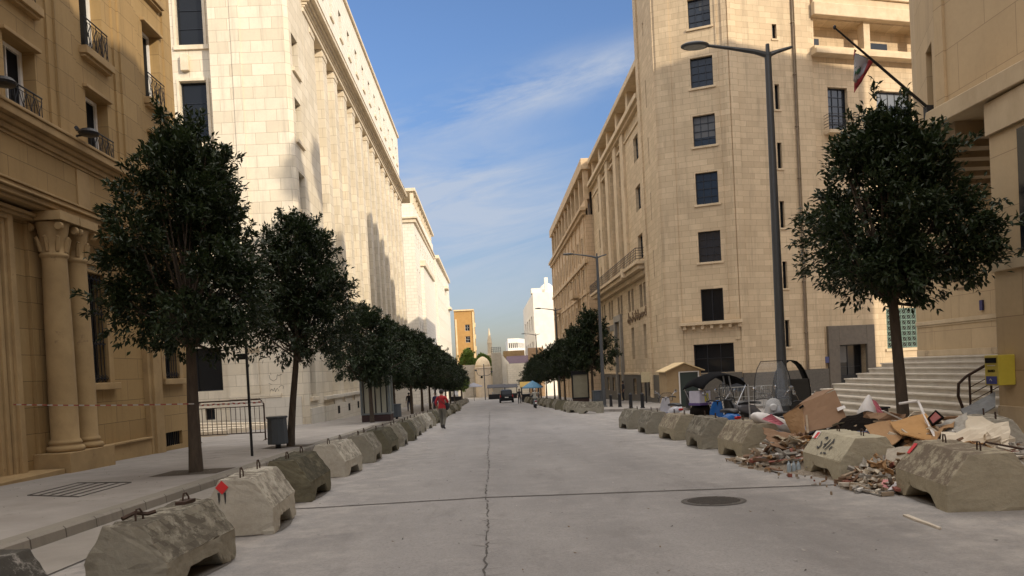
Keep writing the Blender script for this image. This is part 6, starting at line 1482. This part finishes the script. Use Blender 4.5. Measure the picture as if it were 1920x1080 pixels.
def shellring(y, z, w, h, n=12, p=.75):
    return [(w*math.copysign(abs(math.cos(a))**p, math.cos(a)), y, z+h*math.copysign(abs(math.sin(a))**p, math.sin(a))) for a in [2*math.pi*k/n for k in range(n)]]
def scooter(label, c1, c2, group='scooters parked behind the right barriers', screen=0, mirror=True, sw=.30):
    t = thing('scooter', label, 'scooter', (0, 0, 0), group)
    wheel(t, -.60); wheel(t, .62)
    m1 = flat('scooter_paint', c1, .25, 0, .6); m2 = flat('scooter_trim', c2, .3, 0, .6)
    mb = MB(); mb.loft([shellring(-.86, .62, .06, .05), shellring(-.74, .60, .13, .12), shellring(-.5, .56, .17, .17), shellring(-.22, .50, .16, .17), shellring(-.05, .38, .15, .12), shellring(.05, .32, .15, .05)]); mb.build('rear_body', m1, t, smooth=True)
    mb = MB(); mb.loft([shellring(.0, .30, .17, .04), shellring(.3, .30, .17, .04), shellring(.38, .36, .20, .08)]); mb.build('floorboard', m2, t, smooth=True)
    mb = MB(); mb.loft([shellring(.38, .32, .14, .05), shellring(.44, .5, .22, .1), shellring(.42, .72, .20, .12), shellring(.36, .92, .15, .08), shellring(.33, .99, .08, .03)]); mb.build('leg_shield', m1, t, smooth=True)
    mb = MB(); mb.loft([shellring(.42, .5, .07, .03), shellring(.62, .52, .08, .03), shellring(.86, .42, .06, .03)]); mb.build('front_mudguard', m2, t, smooth=True)
    mb = MB(); mb.loft([shellring(-.80, .74, .08, .03), shellring(-.6, .78, .13, .05), shellring(-.3, .77, .15, .055), shellring(-.02, .74, .11, .05), shellring(.04, .72, .05, .03)]); mb.build('seat', M_seat, t, smooth=True)
    mb = MB(); mb.tube([(-.36, .24, 1.0), (-.2, .31, 1.03), (0, .34, .98), (.2, .31, 1.03), (.36, .24, 1.0)], .016, 8); mb.tube([(0, .34, .98), (0, .46, .62), (0, .62, .24)], .025, 8); hb = mb.build('handlebar', M_iron, t)
    mb = MB()
    for s in (-1, 1): mb.tube([(s*.36, .24, 1.0), (s*.26, .27, 1.02)], .024, 8)
    mb.build('grip', M_seat, hb)
    for s in (-1, 1):
        if mirror:
            mb = MB(); mb.tube([(s*.22, .3, 1.03), (s*.30, .3, 1.15), (s*.36, .28, 1.2)], .008, 6); mb.lathe((s*.39, .28, 1.22), [(.02, 0), (.06, .01), (.06, .025), (.02, .04)], 12, 'y'); mb.build('mirror', M_chrome, t)
    mb = MB(); mb.loft([shellring(-.90, .60, .07, .03), shellring(-.86, .60, .10, .045)]); mb.build('tail_light', M_tail, t)
    mb = MB(); mb.box(-.09, .09, -.93, -.915, .40, .52); mb.build('number_plate', M_whitewood, t, bevel=.005)
    mb = MB(); mb.loft([shellring(-.78, .40, .07, .03), shellring(-.95, .36, .05, .03), shellring(-.97, .34, .02, .02)]); mb.build('rear_mudguard', m2, t)
    mb = MB(); mb.tube([(.12, -.1, .2), (.15, -.4, .22), (.15, -.85, .3)], [.03, .045, .045], 8); mb.build('exhaust', M_chrome, t)
    mb = MB(); mb.lathe((0, .47, .82), [(.02, 0), (.08, .0), (.09, .02), (.06, .05)], 14, 'y'); mb.build('headlight', M_head, t)
    if screen:
        mb = MB(); h = screen; prev = None; rows = []
        for k in range(7):
            f = k/6; z = .85+h*f; y = .46-.16*f; w = sw*(1-.42*f**4); rows.append([(w*math.sin(a), y-.07*(1-math.cos(a))*1.2, z) for a in [(-1+2*i/6)*1.2 for i in range(7)]])
        for A, B in zip(rows[:-1], rows[1:]):
            for i in range(6): mb.face([A[i], A[i+1], B[i+1], B[i]])
        o = mb.build('windshield', M_screen, t, smooth=True); s_ = o.modifiers.new('t', 'SOLIDIFY'); s_.thickness = .005
        mb = MB(); loop_ = [r[0] for r in rows]+rows[-1][1:-1]+[r[-1] for r in reversed(rows)]; mb.tube(loop_, .009, 5); mb.build('windshield_rim', M_iron, t)
    return t
def on_ground(x, y): return (x, y, gz(y))
s1 = scooter('white and blue scooter parked behind the last near right barriers', (.62, .62, .66), (.03, .05, .22), screen=.32); place(s1, (6.55, 27.9, gz(27.9)), R(12))
s2 = scooter('delivery scooter under a black domed canopy with a white and yellow top box', (.02, .02, .022), (.3, .3, .3), screen=.55); place(s2, (6.75, 22.6, gz(22.6)), R(-62), 1.0)
# canopy and crate of the delivery scooter
mb = MB(); rows = []
for k in range(11):
    a = -1.15+2.3*k/10; rows.append([(w, .98*math.sin(a)-.1, 1.18+.62*math.cos(a)-.10*abs(w)/.4) for w in (-.42, -.3, 0, .3, .42)])
for A_, B_ in zip(rows[:-1], rows[1:]):
    for i in range(4): mb.face([A_[i], A_[i+1], B_[i+1], B_[i]])
o = mb.build('rain_canopy', flat('black_canvas', (.010, .010, .011), .9, 0, .05), None, smooth=True); o.parent = s2; o.modifiers.new('t', 'SOLIDIFY').thickness = .02
mb = MB()
for s in (-1, 1): mb.tube([(s*.4, -.95, 1.35), (s*.36, -.6, .6)], .014, 6); mb.tube([(s*.4, .75, 1.4), (s*.3, .45, .8)], .014, 6)
o = mb.build('canopy_strut', M_chrome, None); o.parent = s2
mb = MB(); mb.loft([shellring(-1.0, .62, .16, .12), shellring(-.9, .60, .27, .25), shellring(-.45, .58, .28, .27), shellring(-.3, .56, .2, .2)]); o = mb.build('rear_bag', M_black, None, smooth=True); o.parent = s2
mb = MB(); mb.box(-.24, .24, .50, .53, .15, .80); o = mb.build('front_fairing_panel', flat('pale_fairing', (.42, .42, .44), .4), None, bevel=.02); o.parent = s2
mb = MB()
for s_ in (-1, 1): mb.tube([(s_*.40, .82, 1.38), (s_*.40, .86, .2)], .02, 6); mb.tube([(s_*.1, .55, .6), (s_*.12, .35, 1.68)], .022, 6)
o = mb.build('canopy_post', flat('white_tube', (.5, .5, .5), .5), None); o.parent = s2
mb = MB(); mb.box(-.22, .22, -.95, -.5, .86, 1.28); o = mb.build('top_box', flat('white_purple_box', (.52, .50, .58), .5), None, bevel=.03); o.parent = s2
mb = MB(); mb.box(-.225, .225, -.96, -.49, .86, .93); o2 = mb.build('box_base_band', flat('purple_band', (.10, .06, .2), .5), None); o2.parent = o
mb = MB(); mb.box(.221, .228, -.75, -.6, .95, 1.2); o2 = mb.build('yellow_print', flat('yellow_print', (.55, .5, .08), .5), None); o2.parent = o
s3 = scooter('bright blue scooter between the covered delivery scooter and the tall windshield one', (.02, .14, .45), (.3, .32, .36)); place(s3, (6.15, 20.2, gz(20.2)), R(8), .98)
s4 = scooter('white scooter with a very tall clear windshield left of the lamp post', (.50, .50, .50), (.06, .07, .1), screen=1.0, sw=.42); place(s4, (6.72, 18.1, gz(18.1)), R(160), 1.05)
s5 = scooter('black scooter with a dark arched rain hood, right behind the lamp post', (.02, .02, .025), (.03, .03, .03)); place(s5, (8.15, 20.6, gz(20.6)), R(165), 1.05)
mb = MB(); rows = []
for y in (-.55, .1, .55):
    rows.append([(.42*math.cos(a), y, .95+.95*math.sin(a)) for a in [math.pi*i/12 for i in range(13)]])
for A_, B_ in zip(rows[:-1], rows[1:]):
    for i in range(12): mb.face([A_[i], A_[i+1], B_[i+1], B_[i]])
o = mb.build('rain_hood', flat('dark_hood', (.010, .010, .009), .9, 0, .05), None, smooth=True); o.parent = s5; o.modifiers.new('t', 'SOLIDIFY').thickness = .015
mb = MB(); mb.box(-.40, .40, .50, .53, .45, 1.42); o = mb.build('apron', flat('hood_apron', (.03, .026, .02), .5), None, bevel=.02); o.parent = s5
mb = MB(); mb.box(-.40, .40, -.55, -.53, .55, 1.2); o = mb.build('front_apron', M_black, None, bevel=.02); o.parent = s5
s6 = scooter('dark blue motor scooter half hidden behind the cardboard box', (.03, .04, .07), (.2, .2, .22), mirror=True); place(s6, (6.75, 16.9, gz(16.9)), R(-75), .95)
s7 = scooter('grey scooter behind the canopied delivery scooter', (.10, .10, .11), (.05, .05, .05), screen=.3); place(s7, (8.9, 25.2, gz(25.2)), R(-80))

# ------------------------------------------------------------------ people
M_skin = flat('skin', (.36, .21, .14), .55); M_hair = flat('dark_hair', (.02, .016, .014), .7); M_shoe = flat('dark_shoe', (.025, .022, .02), .6)
def skinned(chains, name, mats, assign, parent, subs=2, fingers=None):
    "one continuous surface grown from connected joints with a radius each"
    V = []; E = []; Rr = []; key = {}
    for ch in chains:
        prev = None
        for nm, p, r in ch:
            if nm in key: i = key[nm]
            else: i = len(V); key[nm] = i; V.append(p); Rr.append(r)
            if prev is not None and prev != i: E.append((prev, i))
            prev = i
    me = bpy.data.meshes.new(name); me.from_pydata(V, E, []); o = bpy.data.objects.new(name, me); COL.objects.link(o)
    m = o.modifiers.new('skin', 'SKIN'); m.use_smooth_shade = True
    for i, r in enumerate(Rr): 
        rr_ = r if isinstance(r, tuple) else (r, r); me.skin_vertices[0].data[i].radius = rr_
    me.skin_vertices[0].data[0].use_root = True
    s = o.modifiers.new('sub', 'SUBSURF'); s.levels = subs; s.render_levels = subs
    bpy.context.view_layer.update(); dg = bpy.context.evaluated_depsgraph_get(); m2 = bpy.data.meshes.new_from_object(o.evaluated_get(dg)); bpy.data.objects.remove(o)
    m2.materials.clear()
    for mm in mats: m2.materials.append(mm)
    for p in m2.polygons: p.material_index = assign(p.center); p.use_smooth = True
    ob = bpy.data.objects.new(name, m2); COL.objects.link(ob); ob.parent = parent; return ob
def person(label, loc, rz, shirt, trousers, pose='stand', hair=M_hair, scale=1.0, group=None):
    "local: faces +Y"
    t = thing('person', label, 'person', (0, 0, 0), group)
    P = dict(pel=(0, 0, .95), wa=(0, .01, 1.08), ch=(0, .0, 1.28), nk0=(0, -.01, 1.44), nk=(0, 0, 1.50), hd=(0, .02, 1.60), ht=(0, .015, 1.70),
             shl=(-.17, 0, 1.40), shr=(.17, 0, 1.40), ell=(-.24, -.03, 1.13), elr=(.24, -.03, 1.13), wrl=(-.26, .06, .90), wrr=(.26, .06, .90), hal=(-.265, .09, .82), har=(.265, .09, .82),
             hil=(-.09, 0, .90), hir=(.09, 0, .90), knl=(-.11, .03, .50), knr=(.11, .03, .50), anl=(-.12, -.02, .09), anr=(.12, -.02, .09), tol=(-.13, .13, .04), tor=(.13, .13, .04))
    if pose == 'carry':   # walking, forearms bent forward holding something
        P.update(knl=(-.10, .10, .51), anl=(-.11, .12, .10), tol=(-.12, .27, .05), knr=(.10, .02, .50), anr=(.11, -.17, .12), tor=(.12, -.04, .05), elr=(.26, .06, 1.17), wrr=(.16, .27, 1.16), har=(.09, .33, 1.15), ell=(-.27, -.06, 1.16), wrl=(-.27, .06, .95), hal=(-.26, .10, .88))
    if pose == 'sit':
        dz = -.38
        for k in ('pel', 'wa', 'ch', 'nk0', 'nk', 'hd', 'ht', 'shl', 'shr', 'ell', 'elr', 'wrl', 'wrr', 'hal', 'har', 'hil', 'hir'): P[k] = (P[k][0], P[k][1], P[k][2]+dz+.2)
        P.update(knl=(-.16, .42, .72), knr=(.16, .42, .72), anl=(-.17, .34, .36), anr=(.17, .34, .36), tol=(-.17, .47, .31), tor=(.17, .47, .31), ell=(-.27, .16, 1.0), elr=(.27, .16, 1.0), wrl=(-.30, .42, 1.0), wrr=(.30, .42, 1.0), hal=(-.31, .50, 1.0), har=(.31, .50, 1.0))
    def fing(side):
        w, h = Vector(P['wr'+side]), Vector(P['ha'+side]); d = (h-w).normalized(); a = d.cross(Vector((0, 0, 1) if abs(d.z) < .8 else (0, 1, 0))).normalized(); b = a.cross(d)
        out = []
        for i, (o_, L_) in enumerate(((-.03, .065), (-.01, .078), (.01, .082), (.028, .066))):
            s = h+a*o_+d*.01; out.append([('ha'+side, P['ha'+side], (.035, .018)), ('f%s%d' % (side, i), tuple(s+d*.03), .010), ('g%s%d' % (side, i), tuple(s+d*L_*.7+b*.012), .009), ('h%s%d' % (side, i), tuple(s+d*L_+b*.03), .007)])
        s = h-d*.03-a*.035; out.append([('ha'+side, P['ha'+side], (.035, .018)), ('t%s1' % side, tuple(s+d*.01), .012), ('t%s2' % side, tuple(s+d*.045-a*.01+b*.015), .009)]); return out
    ch = [[('pel', P['pel'], (.155, .115)), ('wa', P['wa'], (.145, .105)), ('ch', P['ch'], (.165, .115)), ('nk0', P['nk0'], (.10, .08)), ('nk', P['nk'], .055), ('hd', P['hd'], (.078, .095)), ('ht', P['ht'], (.07, .085))]]
    for s in 'lr':
        ch.append([('ch', P['ch'], 0), ('sh'+s, P['sh'+s], .068), ('el'+s, P['el'+s], .052), ('wr'+s, P['wr'+s], .034), ('ha'+s, P['ha'+s], (.036, .02))]); ch += fing(s)
        ch.append([('pel', P['pel'], 0), ('hi'+s, P['hi'+s], .105), ('kn'+s, P['kn'+s], .072), ('an'+s, P['an'+s], .052), ('to'+s, P['to'+s], (.045, .035))])
    hip = P['pel'][2]-.04; nkz = P['nk'][2]-.03; feet = .11 if pose != 'sit' else .40
    hands = [Vector(P['hal']), Vector(P['har']), Vector(P['wrl']), Vector(P['wrr'])]; ank = [Vector(P['anl']), Vector(P['anr'])]; toe = [Vector(P['tol']), Vector(P['tor'])]
    def asg(c):
        if c.z > nkz: return 2
        if min((c-h).length for h in hands) < .115 and min((c-h).length for h in hands) < (c-Vector(P['ell'])).length: return 2
        if min((c-a).length for a in toe+ank) < .10: return 3
        if pose == 'sit' and c.z < P['pel'][2]+.06 and (c.y > .02 or c.z < hip+.02) and min((c-Vector(P[k])).length for k in ('ell', 'elr')) > .14: return 1
        return 1 if c.z < hip else 0
    skinned(ch, 'body', [shirt, trousers, M_skin, M_shoe], asg, t)
    H = Vector(P['hd'])
    mb = MB(); mb.lathe((H.x, H.y-.012, H.z-.0), [(.03, -.085), (.075, -.06), (.094, 0), (.096, .05), (.08, .105), (.045, .135), (.01, .142)], 16); mb.v = [(x, min(y, H.y+.062) if z < H.z+.07 else y, z) for x, y, z in mb.v]; mb.build('hair', hair, t, smooth=True)
    mb = MB(); mb.mesh([(H.x-.014, H.y+.085, H.z-.03), (H.x+.014, H.y+.085, H.z-.03), (H.x, H.y+.088, H.z+.02), (H.x, H.y+.125, H.z-.025)], [(0, 1, 3), (1, 2, 3), (2, 0, 3)])
    for s in (-1, 1): mb.lathe((H.x+s*.03, H.y+.083, H.z+.02), [(.011, 0), (.007, .009)], 8, 'y'); mb.lathe((H.x+s*.08, H.y, H.z), [(.012, 0), (.024, s*.008), (.018, s*.02)], 8, 'x')
    mb.box(H.x-.022, H.x+.022, H.y+.08, H.y+.092, H.z-.058, H.z-.05); mb.build('face', M_skin, t)
    place(t, loc, rz, scale); return t
M_redj = flat('red_jacket', (.38, .015, .02), .8); M_olive = flat('grey_olive_trousers', (.13, .12, .095), .85)
man = person('man in a red jacket and grey trousers walking at the left road edge', (-2.16, 34.0, gz(34)), R(-22), M_redj, M_olive, 'carry', scale=1.03)
mb = MB(); mb.loft([shellring(.22, .98, .05, .05, 10), shellring(.22, 1.04, .14, .13, 10), shellring(.26, 1.12, .17, .13, 10), shellring(.36, 1.10, .12, .10, 10)]); o = mb.build('hip_bag', flat('black_bag', (.02, .018, .022), .7), None, smooth=True); o.parent = man; o.location = (.16, -.16, -.10)
mb = MB(); mb.tube([(-.13, .12, 1.42), (0, .14, 1.25), (.17, .1, 1.08)], .014, 6); mb.tube([(-.13, .12, 1.42), (-.12, -.1, 1.44), (.0, -.15, 1.25), (.2, -.06, 1.05)], .014, 6); o = mb.build('bag_strap', flat('strap', (.015, .015, .015), .7), None); o.parent = man
M_dk = flat('dark_clothes', (.02, .02, .026), .85); M_navy = flat('navy_jacket', (.025, .025, .07), .85)
person('person in a navy top standing behind the left barriers, right of the man in red', (-3.75, 52.5, gz(52.5)), R(150), M_navy, M_dk)
person('person in black standing in the tall doorway of the balcony building', (11.75, 67.6, gz(67.6)+KH), R(100), M_dk, M_dk, scale=1.03)
person('dark dressed pedestrian between the kiosk bins and the pale wall, left pavement', (-8.0, 54.5, gz(54.5)+KH), R(170), M_dk, M_dk)
person('dark dressed pedestrian far down the left pavement between two tree trunks', (-7.4, 70, gz(70)+KH), R(10), M_dk, M_navy)
person('distant person in dark clothes on the road right of the car', (3.35, 88.5, gz(88.5)), R(175), M_dk, M_dk)
sr = scooter('pale blue scooter being ridden away down the right side of the road', (.20, .26, .30), (.05, .05, .06), group=None, screen=.3); place(sr, (3.72, 64.6, gz(64.6)), R(2), 1.02)
person('scooter rider in a pale shirt and light helmet, right side of the road', (3.72, 64.35, gz(64.6)+.06), R(2), flat('pale_shirt', (.42, .41, .36), .85), M_olive, 'sit', hair=flat('light_helmet', (.5, .5, .48), .3), scale=1.03)

# ------------------------------------------------------------------ the car
def car(label, x, y, rz):
    t = thing('parked_car', label, 'car', (0, 0, 0)); m = flat('dark_car_paint', (.008, .009, .011), .45, 0, .25)
    def ring(y_, w, zb, zt, r=.12): return [(-w, y_, zb), (w, y_, zb), (w+.0, y_, zb+.25), (w, y_, zt-r), (w-r, y_, zt), (-w+r, y_, zt), (-w, y_, zt-r), (-w, y_, zb+.25)]
    mb = MB(); mb.loft([ring(-2.2, .80, .38, .95), ring(-2.15, .88, .32, 1.02), ring(-1.6, .92, .28, 1.05), ring(.6, .92, .28, 1.03), ring(1.5, .90, .30, .98), ring(2.15, .82, .34, .85), ring(2.25, .7, .40, .70)]); mb.build('body', m, t, bevel=.03)
    mb = MB(); mb.loft([ring(-2.05, .76, 1.0, 1.12, .04), ring(-1.85, .74, 1.0, 1.70, .12), ring(-1.3, .74, 1.0, 1.78, .12), ring(.1, .73, 1.0, 1.76, .12), ring(.6, .72, 1.0, 1.5, .1), ring(1.05, .72, 1.0, 1.06, .02)]); mb.build('cabin', m, t, bevel=.03)
    mb = MB(); mb.hexa([(-.62, -2.085, 1.13), (.62, -2.085, 1.13), (.62, -2.0, 1.13), (-.62, -2.0, 1.13), (-.58, -1.90, 1.62), (.58, -1.90, 1.62), (.58, -1.82, 1.62), (-.58, -1.82, 1.62)]); mb.build('rear_window', M_glass, t)
    for s in (-1, 1):
        mb = MB(); mb.hexa([(s*.75, -1.7, 1.12), (s*.765, .6, 1.12), (s*.70, .6, 1.12), (s*.70, -1.7, 1.12), (s*.75, -1.7, 1.6), (s*.745, .2, 1.6), (s*.70, .2, 1.6), (s*.70, -1.7, 1.6)]); mb.build('side_window', M_glass, t)
        mb = MB(); mb.box(s*.80-.07, s*.80+.07, -2.24, -2.16, .78, 1.12); mb.build('tail_light', M_tail, t, bevel=.02)
        mb = MB(); mb.box(s*1.0-.09, s*1.0+.09, .55, .68, 1.05, 1.2); mb.build('mirror', m, t, bevel=.02)
        for yy in (-1.4, 1.4):
            o = MB(); o.lathe((s*.85-.11, yy, .34), [(.22, 0), (.33, 0), (.35, .05), (.35, .17), (.33, .22), (.22, .22)], 20, 'x'); W_ = o.build('wheel', M_tyre, t); o = MB(); o.lathe((s*.85-.115, yy, .34), [(.05, -.01), (.21, 0), (.21, .23), (.05, .24)], 14, 'x'); o.build('rim', M_rim, W_)
    mb = MB(); mb.box(-.85, .85, -2.28, -2.1, .38, .6); mb.build('bumper', m, t, bevel=.04); mb = MB(); mb.box(-.25, .25, -2.235, -2.2, .72, .84); mb.build('number_plate', M_whitewood, t, bevel=.01)
    place(t, (x, y, gz(y)), rz); return t
car('black estate car seen from behind on the far road', 2.15, 104, R(0))
